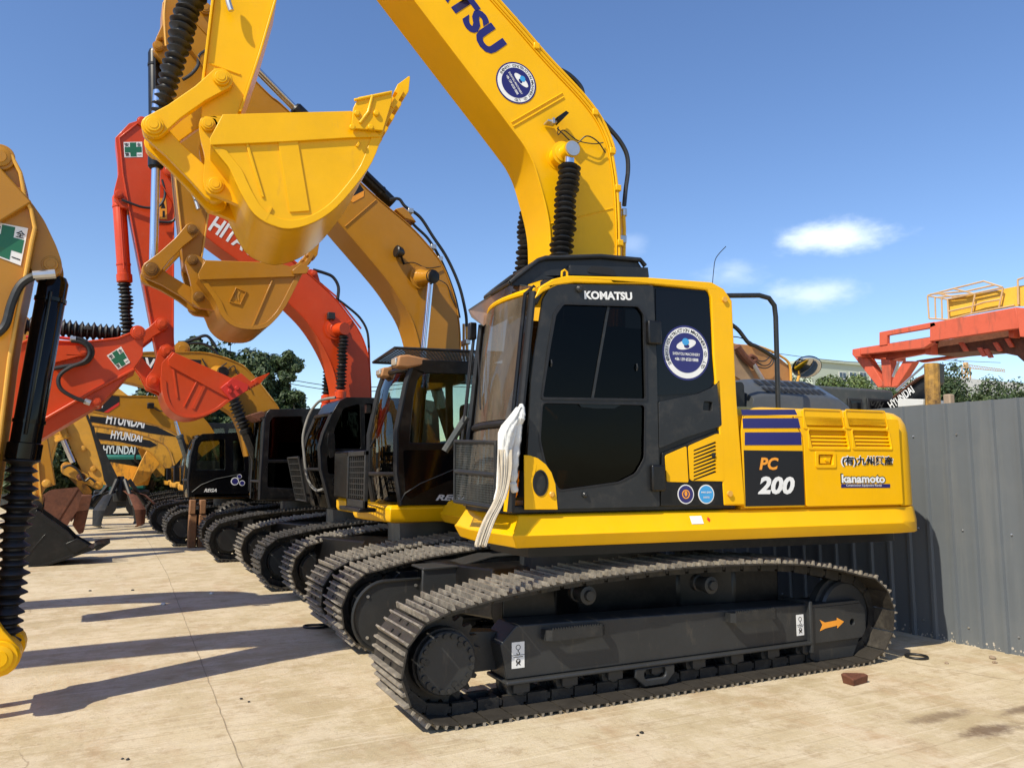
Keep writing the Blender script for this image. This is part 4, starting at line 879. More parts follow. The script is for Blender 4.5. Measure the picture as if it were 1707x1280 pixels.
# mesh cage in front of the lower windscreen
cg = thing('front_guard_tmp', (0, 0, 0), None, None); bpy.data.objects.remove(cg)
A_ = f.px(757, 737, -.45); ux0, ux1 = -1.60, -1.62
def cgp(s_, t_): # s across (0 near, 1 far) t up
    v = -1.35+.55*s_; u = -1.395-.115*s_; return (u, v, 1.35+.025*s_+.44*t_)
mb = MB(f)
for e in ([(0, 0), (0, 1), (1, 1), (1, 0), (0, 0)], [(0, .5), (1, .5)]): mb.tube([cgp(*p) for p in e], .018, 8)
mb.tube([cgp(0, .97), (-1.24, -1.36, 1.80)], .010, 8).tube([cgp(1, .97), (-1.30, -.8, 1.80)], .010, 8)
gf = mb.build('front_guard', 'dark', cabo)
mb = MB(f)
for i in range(1, 30): mb.tube([cgp(i/30, 0), cgp(i/30, 1)], .0022, 4)
for i in range(1, 26): mb.tube([cgp(0, i/26), cgp(1, i/26)], .0022, 4)
mb.build('guard_mesh', 'grey', gf, smooth=False)
# --- boom
bt = q(f, [(816, 0), (902, 98), (977, 180), (1007, 232), (1019, 285), (1024, 337), (1026, 427)], -.24)
bb = q(f, [(691, 0), (846, 204), (884, 259), (902, 311), (916, 371), (919, 431)], -.24)
bt = [(-2.72, 7.18)]+bt+[(.14, 2.7), (.16, 1.95), (.0, 1.8)]; bb = [(-2.95, 6.95)]+bb+[(-.46, 3.0), (-.36, 2.3), (-.16, 1.85)]
BT, BB = crv(bt, 5), crv(bb, 5)
boom = slab(f, BT+BB[::-1], -.24, .24, 'boom', 'yellow', K, BT, BB, .012, .014)
a, b = f.px(853, 204, -.25), f.px(938, 155, -.25)
mb = MB(f)
for dd in (0, .035): MB(f).tube([(a[0]+dd*.5, -.243, a[1]-dd), (b[0]+dd*.5, -.243, b[1]-dd)], .007, 6).build('weld_seam', 'yellow', boom)
a, b = f.px(917, 373, -.25), f.px(1022, 347, -.25); mb.tube([(a[0], -.243, a[1]), (b[0], -.243, b[1])], .005, 6)
mb.build('weld_seam', 'yellow', boom)
zb = Z(640, 0, 2.667)
# name along the boom: letters run down the boom
a = f.px(*zb((425, 262)), -.25); d0 = (Vector(f.px(*zb((500, 235)), -.25))-Vector(f.px(*zb((235, -75)), -.25)))
e1 = Vector(f.px(*zb((470, 270)), -.25)); dr_ = (Vector(bb[2])-Vector(bb[1])).normalized()
st = e1-dr_*-.0; L_ = 1.55; p1 = e1+Vector((-.012, .03)); p0 = p1-dr_*L_
lettering('KOMATSU', f, tuple(p0), tuple(p1), .245, -.2435, 'navy', boom, .05)
a = f.px(861, 138, -.25); seal(f, a[0], a[1], .192, -.2425, boom, R(-56))
# boom cylinders with rubber boots, pin, work lamp
pu, pz = f.px(952, 250, -.45)
boss(boom, f, pu-.03, pz, -.36, -.24, .11, 'yellow')
mb = MB(f).lathe((pu, -.24, pz), (pu, -.47, pz), [(0, .085), (.8, .065), (1, .062)], 24); mb.build('cylinder_pin', 'yellow', boom)
MB(f).lathe((pu, -.47, pz), (pu, -.49, pz), [(0, .066), (1, .066)], 24).build('pin_cap', 'steel', boom)
for v in (-.42, .42):
    cb = barrel(K, f, (-.60, v, 1.35), (-.50, v, 2.6), .075, 'yellow', 'boom_cylinder')
    MB(f).cyl((-.52, v, 2.4), (pu, v, pz-.04), .045, 16).build('cylinder_rod', 'chrome', cb)
    bellows(cb, f, (-.495, v, 3.0), (pu-.005, v, pz-.13), .103, .050)
    MB(f).cyl((pu, v-.05, pz), (pu, v+.05, pz), .075, 24).build('rod_eye', 'yellow', cb)
if True:
    u_, zz = f.px(928, 200, -.33); lp = MB(f).box(u_-.09, u_+.0, -.34, -.25, zz-.03, zz-.015).box(u_-.05, u_-.03, -.36, -.30, zz-.05, zz+.0).build('work_lamp', 'steel', boom)
    MB(f).add([(u_-.02, -.38, zz+.0), (u_+.07, -.38, zz+.075), (u_+.07, -.28, zz+.075), (u_-.02, -.28, zz), (u_+.02, -.38, zz-.03), (u_+.10, -.38, zz+.06), (u_+.10, -.28, zz+.06), (u_+.02, -.28, zz-.03)], [(0, 1, 2, 3), (4, 5, 1, 0), (7, 6, 5, 4), (3, 2, 6, 7), (0, 3, 7, 4), (1, 5, 6, 2)]).build('lamp_shade', 'black', lp)
wp = lambda x, y, v=-.30: (lambda p: (p[0], v, p[1]))(f.px(*zb((x, y)), v))
hose(boom, f, [wp(770, 570), wp(790, 590), wp(850, 640, -.28), wp(900, 606, -.33), wp(950, 630, -.3), wp(985, 680, -.26)], .006, name='wire')
hose(boom, f, [wp(775, 565), wp(775, 600), wp(800, 580), wp(860, 625, -.28), wp(930, 640, -.29), wp(975, 635, -.26)], .005, name='wire')
# pipes along the back of the boom
def along(P, o_): 
    out = []
    for i in range(len(P)):
        d = (Vector(P[min(i+1, len(P)-1)])-Vector(P[max(i-1, 0)])).normalized(); out.append(tuple(Vector(P[i])+Vector((-d.y, d.x))*o_))
    return out
i0 = 5*1
for v, o_, a_, b_ in ((-.235, .040, 2, 46), (-.215, .088, 2, 23), (.0, .05, 0, 30), (.10, .05, 0, 30)):
    pth = along(BT, o_)[a_:b_]; MB(f).tube([(p[0], v, p[1]) for p in pth], .017, 8).build('hydraulic_pipe', 'yellow', boom)
mb = MB(f)
for k_ in (9, 16, 22, 28, 34): 
    p = along(BT, .045)[k_]; mb.box(p[0]-.03, p[0]+.03, -.262, -.20, p[1]-.03, p[1]+.03)
mb.build('pipe_bracket', 'yellow', boom, bevel=.008)['kind'] = 'stuff'
hq = lambda x, y, v: (lambda p: (p[0], v, p[1]))(f.px(*zb((x, y)), v))
for v, xx, yy in ((-.16, 1068, 930), (-.06, 1050, 900)): MB(f).tube([hq(xx-4, yy, v), hq(xx, yy+90, v), hq(xx-2, 1140, v), (hq(xx-2, 1140, v)[0]-.03, v, 2.4)], .019, 10).build('hydraulic_pipe', 'yellow', boom)
hp = lambda x, y, v: (lambda p: (p[0], v, p[1]))(f.px(*zb((x, y)), v))
hose(boom, f, [hp(905, 480, -.16), hp(940, 510, -.16), hp(1000, 570, -.16), hp(1050, 630, -.16), hp(1080, 690, -.16), hp(1085, 760, -.16), hp(1075, 840, -.16), hp(1068, 915, -.16)], .022)
hose(boom, f, [hp(780, 310, .1), hp(830, 340, .1), hp(875, 390, .1), hp(885, 440, .1), hp(880, 480, .1)], .024)
hose(boom, f, [hp(790, 350, -.05), hp(830, 400, -.05), hp(865, 440, -.05), hp(880, 490, -.05)], .022)
mb = MB(f)
for (x, y, v) in ((770, 300, .1), (912, 488, -.16), (1068, 930, -.16)):
    p = hp(x, y, v); qd = hp(x+14, y+16, v) if y < 800 else hp(x, y+32, v); mb.cyl(p, qd, .028, 10)
for (x, y) in ((570, 92), (1052, 1065)):
    p = hp(x, y, -.17); mb.box(p[0]-.05, p[0]+.05, -.20, .0, p[2]-.035, p[2]+.035)
mb.build('pipe_clamp', 'steel', boom, bevel=.006)
# arm cylinder on top of the boom (out of the frame but throws its shadow)
ac = barrel(K, f, (-.95, 0, 6.0), (-2.3, 0, 7.35), .08, 'yellow', 'arm_cylinder'); rod(ac, f, (-2.3, 0, 7.35), (-3.15, 0, 7.75), .045)
# --- arm (stick)
ZA = Z(180, 0, 2.1327)
al = q(f, [(340, 141), (357, 0)], -.18); ar_ = q(f, [(457, 0), (430, 92), (398, 187)], -.18)
tip = [f.px(*p, -.18) for p in ((392, 205), (372, 228), (345, 232), (335, 215), (336, 180))]
arm_o = [(-3.45, 7.75), (-3.12, 7.9), (-2.80, 7.25), (-2.70, 6.9)]+ar_+tip+al+[(-3.40, 6.9)]
arm = slab(f, arm_o, -.17, .17, 'arm', 'yellow', K, None, None)
MB(f).ribbon([(-2.70, 6.9)]+ar_, -.20, .20, .02).ribbon([(-3.40, 6.9)]+al[::-1], -.20, .20, -.02).build('arm_flange', 'yellow', arm, bevel=.005)
a, b = f.px(*ZA((360, 222)), -.19), f.px(*ZA((470, 262)), -.19); MB(f).tube([(a[0], -.172, a[1]), (b[0], -.172, b[1])], .008, 6).build('weld_seam', 'yellow', arm)
A0 = lambda x, y, v=-.2: f.px(*ZA((x, y)), v)
Pa, Pb_, Pj, Pk = A0(402, 288), A0(355, 455), A0(163, 455), A0(381, 668)
hose(arm, f, [(*(lambda p: (p[0], -.25, p[1]))(A0(x, y)),) for x, y in ((424, -20), (428, 20), (438, 52))], .022, 'steel')
lk = link(K, f, Pj, Pa, .085, .085, -.235, -.175, 'yellow2'); link(K, f, Pj, Pa, .085, .085, .175, .235, 'yellow2')
link(K, f, Pj, Pk, .085, .095, -.16, -.09, 'yellow2', wid=.85); link(K, f, Pj, Pk, .085, .095, .09, .16, 'yellow2', wid=.85)
for p, r in ((Pj, .070), (Pa, .062)): boss(lk, f, *p, -.26, .26, r, 'yellow2')
# bucket cylinder with boot
c0 = A0(150, 410, 0); bc = rod(K, f, (Pj[0], 0, Pj[1]), (c0[0]+.05, 0, c0[1]+.2), .04)
top = A0(290, 0, 0); bellows(bc, f, (Pj[0]+.01, 0, Pj[1]+.12), (top[0]+.03, 0, top[1]+.12), .108, .058, taper=.66)
barrel(bc, f, (-3.45, 0, 7.3), (-3.46, 0, 5.4), .085, 'yellow')
# bucket
side_px = [(410, 405), (870, 395), (990, 352), (1040, 345), (1000, 420), (975, 485), (940, 575), (885, 655), (812, 738), (735, 790), (650, 814), (580, 800), (520, 762), (480, 700), (455, 650), (432, 600), (400, 560), (365, 515)]
side = [f.px(*ZA(p), -.55) for p in side_px]
band = [f.px(*ZA(p), -.575) for p in ((408, 405), (866, 393), (975, 485), (885, 487), (620, 503), (365, 514), (362, 490))]
ribs = [(f.px(*ZA((495, 510)), -.56), f.px(*ZA((552, 700)), -.56), .010), (f.px(*ZA((640, 500)), -.56), f.px(*ZA((682, 752)), -.56), .072), (f.px(*ZA((582, 735)), -.56), f.px(*ZA((560, 782)), -.56), .008), (f.px(*ZA((895, 505)), -.56), f.px(*ZA((885, 520)), -.56), .01)]
side2 = [side[3]]+side[4:]+[side[0], side[1], side[2]]
bk = bucket(K, f, side2, 0, 14, .54, 'yellow2', ribs, band)
ear = rnd([f.px(*ZA(p), -.22) for p in ((322, 450), (330, 425), (352, 418), (420, 420), (470, 505), (500, 700), (560, 800), (470, 735), (400, 705), (350, 690), (338, 650), (345, 560), (330, 500))], .03, 4)
for v0, v1 in ((-.25, -.18), (.18, .25)): MB(f).plate(ear, (), v0, v1).build('bucket_ear', 'yellow2', bk, bevel=.008)
for p, r in ((Pb_, .055), (Pk, .062)): boss(bk, f, *p, -.28, .28, r, 'yellow2')
# side cutter
ct = [f.px(*ZA(p), -.57) for p in ((862, 462), (870, 390), (888, 352), (1008, 328), (1005, 372), (975, 470))]
mb = MB(f).plate(ct, (), -.60, -.576)
a, b = f.px(*ZA((920, 350)), -.6), f.px(*ZA((912, 465)), -.6)
for (x, y) in ((885, 405), (953, 405), (868, 455), (933, 455)): mb.disc(*f.px(*ZA((x, y)), -.6), -.622, -.60, .024, 12, .006)
mb.tube([(*(lambda p: (p[0], -.605, p[1]))(f.px(*ZA(p), -.6)),) for p in ((940, 340), (925, 400), (895, 440))], .014, 6)
mb.tube([(*(lambda p: (p[0], -.605, p[1]))(f.px(*ZA(p), -.6)),) for p in ((875, 358), (1005, 330))], .012, 6)
mb.build('side_cutter', 'yellow2', bk, bevel=.004)
# white cloth and twine hanging at the cab front: tied to the rail
cl = thing('hanging_cloth', (*g0, 0), 'white cloth wrap with pale twine tail hanging from the front corner of the yellow cab', 'cloth')
cz = Z(740, 660, 4.925); cp_ = lambda x, y, v: (lambda p: (p[0], v, p[1]))(f.px(*cz((x, y)), v))
mb = MB(f).tube(crv([cp_(635, 70, -1.43), cp_(635, 150, -1.45), cp_(615, 230, -1.44), cp_(600, 340, -1.43), cp_(588, 470, -1.43), cp_(578, 620, -1.43), cp_(570, 720, -1.43), cp_(585, 790, -1.43)], 5), [.014+.016*math.sin(min(1, i/6)*1.57)+random.uniform(-.006, .006)-.010*i/36 for i in range(36)], 10)
mb.build('cloth_sleeve', 'cloth', cl)
rg = []
for (x0, x1_, y, v) in ((600, 650, 90, -1.44), (540, 640, 170, -1.45), (480, 610, 240, -1.46), (452, 590, 300, -1.47), (450, 575, 380, -1.47), (450, 558, 430, -1.47), (444, 556, 600, -1.47), (436, 535, 760, -1.48), (415, 505, 850, -1.50)):
    a, b = cp_(x0, y, v), cp_(x1_, y, v); r_ = []
    for i in range(13): t = i/12; r_.append((a[0]+(b[0]-a[0])*t, a[1]-.022*math.sin(t*math.pi)-.006*math.sin(t*15+y*.013)-.0025*math.sin(t*37+y*.03), a[2]+(b[2]-a[2])*t))
    for i in range(12, -1, -1): t = i/12; r_.append((a[0]+(b[0]-a[0])*t, a[1]+.02, a[2]+(b[2]-a[2])*t))
    rg.append(r_)
MB(f).loft(rg).build('cloth_wrap', 'cloth', cl, ang=60)
mb = MB(f)
for i in range(80):
    t = random.random(); s2 = random.uniform(-1, 1); jt = random.uniform(-8, 8)
    pth = [cp_(446+112*t, 440, -1.485), cp_(444+112*t, 600, -1.488-.02*s2), cp_(440+85*t+jt*.3, 760, -1.495-.02*s2), cp_(400+85*t+jt*.6, 880, -1.52-.02*s2), cp_(335+90*t+jt, 1000, -1.56-.02*s2), cp_(285+95*t+jt, 1120, -1.59-.02*s2), cp_(255+90*t+jt, 1225+random.uniform(-15, 15), -1.60-.02*s2)]
    mb.tube(crv(pth, 4), random.uniform(.002, .0045), 4)
mb.build('twine_tail', 'rope', cl)
# ================================================================== generic pieces for the other machines
def wspan(P, k): return P
def simple_deck(fr, root, m, uf=-1.2, z0=1.07, z1=1.25, hw=1.35, ur=2.65, nch=.25, body=True, bm='black', bz=2.05, bu=.7):
    P = [(uf+.03, -.6), (uf+nch*.5, -hw), (2.1, -hw)]+[(2.1+(ur-2.1)*max(0, math.cos(R(a)))**.7, hw*math.sin(R(a))) for a in range(-75, 80, 15)]+[(2.1, hw), (uf+.3, hw), (uf+.3, .42), (uf+.9, .42), (uf+.9, -.36), (uf+.03, -.36)]
    d = MB(fr).loft([ring(offs(P, .10), z0-.01), ring(offs(P, .02), z0+.005), ring(P, z0+.05), ring(P, z1-.03), ring(offs(P, .03), z1)]).build('deck_frame', m, root, bevel=.01)
    if body:
        Q = [p for p in P if p[0] > bu+.1]; Q = [(bu, -hw)]+Q+[(bu, hw)]; Q = [(bu, -hw*.99)]+[(min(a, ur), b*.99) for a, b in P if a > bu]+[(bu, hw*.99)]
        MB(fr).loft([ring(offs(Q, .02), z1+.002), ring(offs(Q, .02), bz-.15), ring(offs(Q, .07), bz-.04), ring(offs(Q, .18), bz)]).build('engine_cover', bm, root, bevel=.02)
        MB(fr).box(uf+.25, bu-.02, .45, hw-.03, z1+.002, 1.85).build('tool_box', bm, root, bevel=.03)
    return d
def box_cab(fr, root, side, fu_pts, vn, vf, win, m='black', gl='cglass', thick=.05, base=1.27, extra_win=None, lower=None):
    """side: closed (u,z) outline, first two points = bottom front, and running up the front edge; win: list of window holes in the near side"""
    c = MB(fr); n = len(side)
    o = MB(fr).plate(side, win, vn, vn+.045).build('cab', m, root, bevel=.012)
    MB(fr).plate(side, win, vf-.045, vf).build('cab_side', m, o, bevel=.01)
    for w_ in win:
        MB(fr).plate(grow(w_, .003), (), vn+.018, vn+.022).build('window_pane', gl, o); MB(fr).plate(grow(w_, .003), (), vf-.022, vf-.018).build('window_pane', gl, o)
    k = fu_pts      # number of front-edge points
    fr_ = side[:k]; rs = side[k-1:]
    mb = MB(fr); cen = sum((Vector(p) for p in side), Vector((0, 0)))/n
    rin = [tuple(Vector(p)+(cen-Vector(p)).normalized()*.05) for p in rs]
    mb.loft([[(a[0], vn+.04, a[1]), (a[0], vf-.04, a[1]), (b[0], vf-.04, b[1]), (b[0], vn+.04, b[1])] for a, b in zip(rs, rin)])
    mb.build('cab_roof', m, o, bevel=.01)
    V = []; nv = 8
    zt_, zb = fr_[-1][1], fr_[0][1]
    for p in fr_:
        for j in range(nv+1): t = j/nv; V.append((p[0]+.01-.07*(1-(2*t-1)**2), vn+.03+(vf-vn-.06)*t, p[1]))
    F = [(i*(nv+1)+j, i*(nv+1)+j+1, (i+1)*(nv+1)+j+1, (i+1)*(nv+1)+j) for i in range(len(fr_)-1) for j in range(nv)]
    MB(fr).add(V, F).build('windscreen', gl, o)
    for v in (vn+.02, vf-.02): MB(fr).tube([(p[0], v, p[1]) for p in fr_], .03, 8).build('cab_pillar', 'rubber', o)
    MB(fr).tube([(fr_[-1][0]-.06*math.sin(math.pi*t/6), vn+(vf-vn)*t/6, fr_[-1][1]) for t in range(7)], .03, 8).build('cab_header', m, o)
    i = len(fr_)//3; p = fr_[i]; MB(fr).tube([(p[0]-.06*math.sin(math.pi*t/6), vn+(vf-vn)*t/6, p[1]) for t in range(7)], .022, 8).build('screen_bar', 'rubber', o)
    MB(fr).box(side[0][0]+.55, side[0][0]+1.0, vn+.25, vf-.2, base+.1, base+.48).box(side[0][0]+.95, side[0][0]+1.08, vn+.25, vf-.2, base+.38, base+1.1).build('operator_seat', 'void', o, bevel=.05)
    MB(fr).box(side[0][0]+.05, side[-1][0]-.03, vn+.03, vf-.03, base, base+.06).build('cab_floor', 'void', o)
    return o
def boss2(parent, fr, p, v0, v1, r, m): return boss(parent, fr, p[0], p[1], v0, v1, r, m)

# ================================================================== 2 ochre excavator
g2 = (3.7, 8.95); e2 = Fr(*g2, 0)
O2 = thing('ochre_excavator', (*g2, 0), 'ochre excavator with white REGA lettering, standing just behind the big yellow one', 'excavator', None)
undercarriage(e2, O2, False, ('track', 'track'), uf=-1.43, ur=2.0, gauge=1.05, fo=.17)
dk2 = simple_deck(e2, O2, 'yellow', uf=-1.22, z0=1.07, z1=1.245, bm='black')
V2 = -1.35
s2_ = q(e2, [(669, 842), (661, 790), (661, 719), (677, 640), (686, 613), (693, 604), (706, 599), (800, 603), (880, 609), (900, 840)], V2)
w2a = rnd(q(e2, [(683, 738), (690, 660), (697, 632), (706, 622), (798, 624), (800, 738)], V2), .03, 4)
w2b = rnd(q(e2, [(672, 750), (798, 750), (798, 798), (750, 800), (700, 822), (685, 832), (676, 826)], V2), .03, 3)
w2c = rnd(q(e2, [(812, 738), (810, 626), (868, 628), (872, 738)], V2), .03, 3)
cb2 = box_cab(e2, O2, s2_, 5, V2, V2+.95, [w2a, w2c], 'black', 'cglass'); MB(e2).plate(w2b, (), V2-.003, V2-.0005).build('lower_door_pane', 'gloss', cb2)
MB(e2).tube([(*(lambda p: (p[0], V2-.004, p[1]))(e2.px(*p, V2)),) for p in ((667, 836), (675, 822), (700, 806), (752, 784), (800, 768))], .006, 6).build('panel_seam', 'grey', cb2)
lettering('REGA', e2, e2.px(726, 834, V2), e2.px(781, 834, V2), .062, V2-.003, 'white', cb2, .04, .35)
# front guard panel with punched holes
a = e2.px(600, 839, -1.25); b = e2.px(637, 757, -1.25)
gp = MB(e2).plate(rnd([(-1.26, 1.25), (-1.26, 1.80), (-1.22, 1.80), (-1.22, 1.25)], .01, 2), (), -1.30, -.45)
fg = MB(e2)
for (v0, v1, z0, z1_) in ((-1.33, -1.29, 1.22, 1.80), (-.72, -.68, 1.22, 1.80), (-1.33, -.68, 1.22, 1.30), (-1.33, -.68, 1.75, 1.80)): fg.box(-1.36, -1.32, v0, v1, z0, z1_)
fg = fg.build('front_guard', 'dark', cb2, bevel=.006)
mb = MB(e2)
for i in range(8): mb.box(-1.347, -1.334, -1.29+.07*(i+.5)-.008, -1.29+.07*(i+.5)+.008, 1.31, 1.745)
for i in range(7): mb.box(-1.346, -1.333, -1.29, -.72, 1.34+.058*i, 1.352+.058*i)
mb.build('guard_mesh', 'dark', fg, smooth=False)
MB(e2).box(-1.40, -1.22, -1.29, -.55, 1.18, 1.222).build('front_bumper', 'black', O2, bevel=.01)
# roof mesh guard
r0 = e2.px(622, 603, -1.30); r1 = e2.px(805, 589, -1.25)
zr = 2.76; mb = MB(e2)
_a = e2.px(658, 580, -1.35); _b = e2.px(810, 588, -1.35); _c = at(622, 604, z=2.86); cn = [(_a[0], -1.35, _a[1]), (_b[0]+.4, -1.35, _b[1]+.02), (_b[0]+.4, _c.y-g2[1], 2.88), (_c.x-g2[0], _c.y-g2[1], 2.86)]
mb.tube([cn[0], cn[1]], .016, 6).tube([cn[1], cn[2]], .016, 6).tube([cn[2], cn[3]], .016, 6).tube([cn[3], cn[0]], .016, 6)
L_ = lambda a, b, t: tuple(a[i]+(b[i]-a[i])*t for i in range(3))
rg_ = mb.build('roof_guard', 'dark', cb2)
mb = MB(e2)
for i in range(1, 34): mb.tube([L_(cn[0], cn[1], i/34), L_(cn[3], cn[2], i/34)], .006, 4)
for i in range(1, 13): mb.tube([L_(cn[0], cn[3], i/13), L_(cn[1], cn[2], i/13)], .007, 4)
mb.build('guard_mesh', 'dark', rg_, smooth=False)
MB(e2).box(-.9, -.85, -1.2, -.5, 2.62, 2.76).box(.0, .05, -1.2, -.5, 2.64, 2.8).build('guard_post', 'dark', cb2)
# headlamps on the roof edge
for (x0, y0, x1_, y1_, v) in ((657, 614, 690, 596, -1.30), (631, 630, 651, 615, -.75)):
    a = e2.px(x0, y0, v); b = e2.px(x1_, y1_, v); L2 = .30 if v < -1 else .10
    hd_ = MB(e2).loft([[(a[0], v-.09, a[1]+.01), (a[0], v+.09, a[1]+.01), (a[0]+.02, v+.09, b[1]), (a[0]+.02, v-.09, b[1])], [(a[0]+.12, v-.09, a[1]), (a[0]+.12, v+.09, a[1]), (a[0]+.12, v+.09, b[1]+.015), (a[0]+.12, v-.09, b[1]+.015)], [(a[0]+.12+L2, v-.02, (a[1]+b[1])/2+.01), (a[0]+.12+L2, v+.08, (a[1]+b[1])/2+.01), (a[0]+.12+L2, v+.08, b[1]-.01), (a[0]+.12+L2, v-.02, b[1]-.01)]]).build('headlamp', 'tan', cb2, bevel=.02, seg=3)
    MB(e2).box(a[0]-.012, a[0]+.02, v-.07, v+.07, a[1]+.03, b[1]-.02).build('lamp_lens', 'lens', hd_, bevel=.01)
MB(e2).tube([(fu_, v_, z_) for fu_, v_, z_ in ((-1.12, -.75, 1.86), (-1.05, -.9, 2.1), (-.98, -1.0, 2.35))], .012, 6).build('wiper', 'rubber', cb2)
MB(e2).box(-1.08, -1.03, -.43, -.36, 2.25, 2.34).build('mirror_bracket', 'black', cb2)
# boom
T2 = [(300, 10), (345, 60), (375, 85), (418, 129), (450, 161), (480, 186), (607, 312), (680, 375), (717, 415), (738, 445), (755, 490), (764, 535), (767, 580), (768, 640)]
B2 = [(285, 40), (330, 95), (352, 130), (400, 190), (470, 260), (540, 340), (574, 381), (605, 417), (645, 465), (667, 497), (687, 532), (701, 580), (712, 650)]
T2, B2 = crv(q(e2, T2, -.25), 4), crv(q(e2, B2, -.25), 4)
bm2 = slab(e2, T2+B2[::-1], -.25, .25, 'boom', 'ochre', O2, T2, B2, .012, .014)
def P2(x, y, v=-.25): p = e2.px(x, y, v); return (p[0], v, p[1])
MB(e2).tube([P2(575, 378, -.253), P2(627, 333, -.253)], .008, 6).build('weld_seam', 'ochre', bm2)
MB(e2).plate(q(e2, [(575, 335), (607, 318), (597, 303), (560, 300)], -.25), (), -.2525, -.2502).build('decal', 'ink', bm2)
MB(e2).plate(q(e2, [(588, 338), (606, 328), (607, 318), (580, 332)], -.25), (), -.2545, -.2526).build('decal_stripe', 'amber', bm2)
pp = e2.px(718, 463, -.42); boss(bm2, e2, pp[0]-.08, pp[1]+.02, -.30, -.25, .14, 'ochre')
MB(e2).lathe((pp[0]-.08, -.25, pp[1]+.02), (pp[0], -.48, pp[1]), [(0, .12), (.55, .085), (1, .075)], 24).build('cylinder_pin', 'ochre', bm2)
MB(e2).lathe((pp[0], -.48, pp[1]), (pp[0], -.50, pp[1]), [(0, .085), (.6, .085), (1, .05)], 24).build('pin_cap', 'black', bm2)
for v in (-.42, .42):
    b_ = e2.px(707, 582, v); A = Vector((b_[0], v, b_[1])); Bv = Vector((pp[0], v, pp[1])); D = (A-Bv).normalized()
    cyl = barrel(O2, e2, tuple(Bv+D*2.3), tuple(Bv+D*1.15), .075, 'black', 'boom_cylinder'); rod(cyl, e2, tuple(Bv+D*1.2), tuple(Bv), .038)
# arm cylinder along the boom top
ce = e2.px(655, 340, 0); cm = e2.px(490, 180, 0); cr = e2.px(343, 30, 0)
ac2 = barrel(O2, e2, (ce[0], 0, ce[1]), (cm[0], 0, cm[1]), .075, 'black', 'arm_cylinder')
for dv in (-.035, .035): rod(ac2, e2, (cm[0], dv, cm[1]), (cr[0], dv, cr[1]), .026)
MB(e2).tube([P2(470, 186, -.15), P2(545, 262, -.15), P2(620, 330, -.15), P2(660, 365, -.15)], .014, 6).build('hydraulic_pipe', 'ochre', bm2)
for pts, r in (([(650, 333), (665, 332), (676, 345), (700, 362), (722, 395), (745, 430), (765, 475), (776, 520), (778, 545)], .02), ([(670, 350), (690, 375), (715, 400), (738, 440), (757, 490), (766, 530)], .018)):
    hose(bm2, e2, [P2(x, y, -.12) for x, y in pts], r)
MB(e2).tube([P2(778, 545, -.12), P2(779, 600, -.12)], .02, 8).tube([P2(773, 540, -.05), P2(773, 600, -.05)], .018, 8).build('hydraulic_pipe', 'gold', bm2)
MB(e2).plate(q(e2, [(655, 352), (668, 349), (676, 356), (690, 374), (670, 368)], -.1), (), -.2, .2).build('cylinder_lug', 'ochre', bm2, bevel=.01)
mb = MB(e2)
for (x, y) in ((684, 352), (722, 412), (733, 432), (779, 570)): p = P2(x, y, -.13); mb.box(p[0]-.035, p[0]+.035, -.16, .1, p[2]-.03, p[2]+.03)
mb.build('pipe_clamp', 'steel', bm2, bevel=.008)
p = P2(665, 420, -.32); lw = MB(e2).lathe((p[0]-.05, p[1]-.02, p[2]), (p[0]+.06, p[1]+.0, p[2]-.01), [(0, .06), (.1, .075), (.7, .06), (1, .03)], 16).tube([(p[0]+.03, p[1], p[2]-.05), (p[0]+.09, -.25, p[2]-.12)], .014, 6).build('work_lamp', 'black', bm2)
hose(bm2, e2, [(p[0]+.09, -.27, p[2]-.12), P2(690, 438, -.28), P2(712, 447, -.28), P2(735, 444, -.27)], .006, name='wire')
hose(bm2, e2, [P2(728, 465, -.48), P2(745, 475, -.28), P2(752, 495, -.27), P2(760, 512, -.26)], .006, name='wire')
# arm
Q2 = lambda x, y, v=-.2: e2.px(*ZA((x, y)), v)
ao = q(e2, [(285, -25), (335, -30), (352, 28), (372, 110), (366, 200), (352, 330), (346, 356), (335, 429), (322, 447), (307, 440), (303, 403), (292, 300), (277, 110), (268, 96), (257, 84), (260, 62), (270, 40), (271, 3)], -.2)
am2 = slab(e2, ao, -.17, .17, 'arm', 'ochre', O2)
MB(e2).ribbon(q(e2, [(366, 200), (352, 330), (346, 356), (335, 429)], -.2), -.19, .19, .018).ribbon(q(e2, [(303, 403), (292, 300), (277, 110)], -.2), -.19, .19, -.018).build('arm_flange', 'gold', am2, bevel=.005)
for (x, y, r) in ((178, 165, .055), (345, 30, .07), (185, 135, .03)): boss2(am2, e2, Q2(x, y), -.21, .21, r, 'ochre')
hose(am2, e2, [(*(lambda p: (p[0], -.23, p[1]))(Q2(x, y)),) for x, y in ((205, 0), (200, 60), (203, 130), (206, 170))], .014, 'gold')
hose(am2, e2, [(*(lambda p: (p[0], -.24, p[1]))(Q2(x, y)),) for x, y in ((350, 185), (322, 205), (318, 240), (295, 270), (265, 290))], .018)
mb = MB(e2)
for (x0, y0, x1_, y1_) in ((300, 680, 312, 710), (312, 710, 322, 745)): a = Q2(x0, y0, -.24); b = Q2(x1_, y1_, -.24); mb.cyl((a[0], -.22, a[1]), (b[0], -.24, b[1]), .022, 10)
mb.build('hose_coupling', 'steel', am2)
Ja, Jb, Jc, Jd = Q2(153, 960), Q2(298, 820), Q2(298, 930), Q2(320, 1060)
l2 = link(O2, e2, Ja, Jb, .085, .075, -.235, -.175, 'ochre'); link(O2, e2, Ja, Jb, .085, .075, .175, .235, 'ochre'); link(O2, e2, Ja, Jd, .09, .09, -.165, -.10, 'ochre'); link(O2, e2, Ja, Jd, .09, .09, .10, .165, 'ochre')
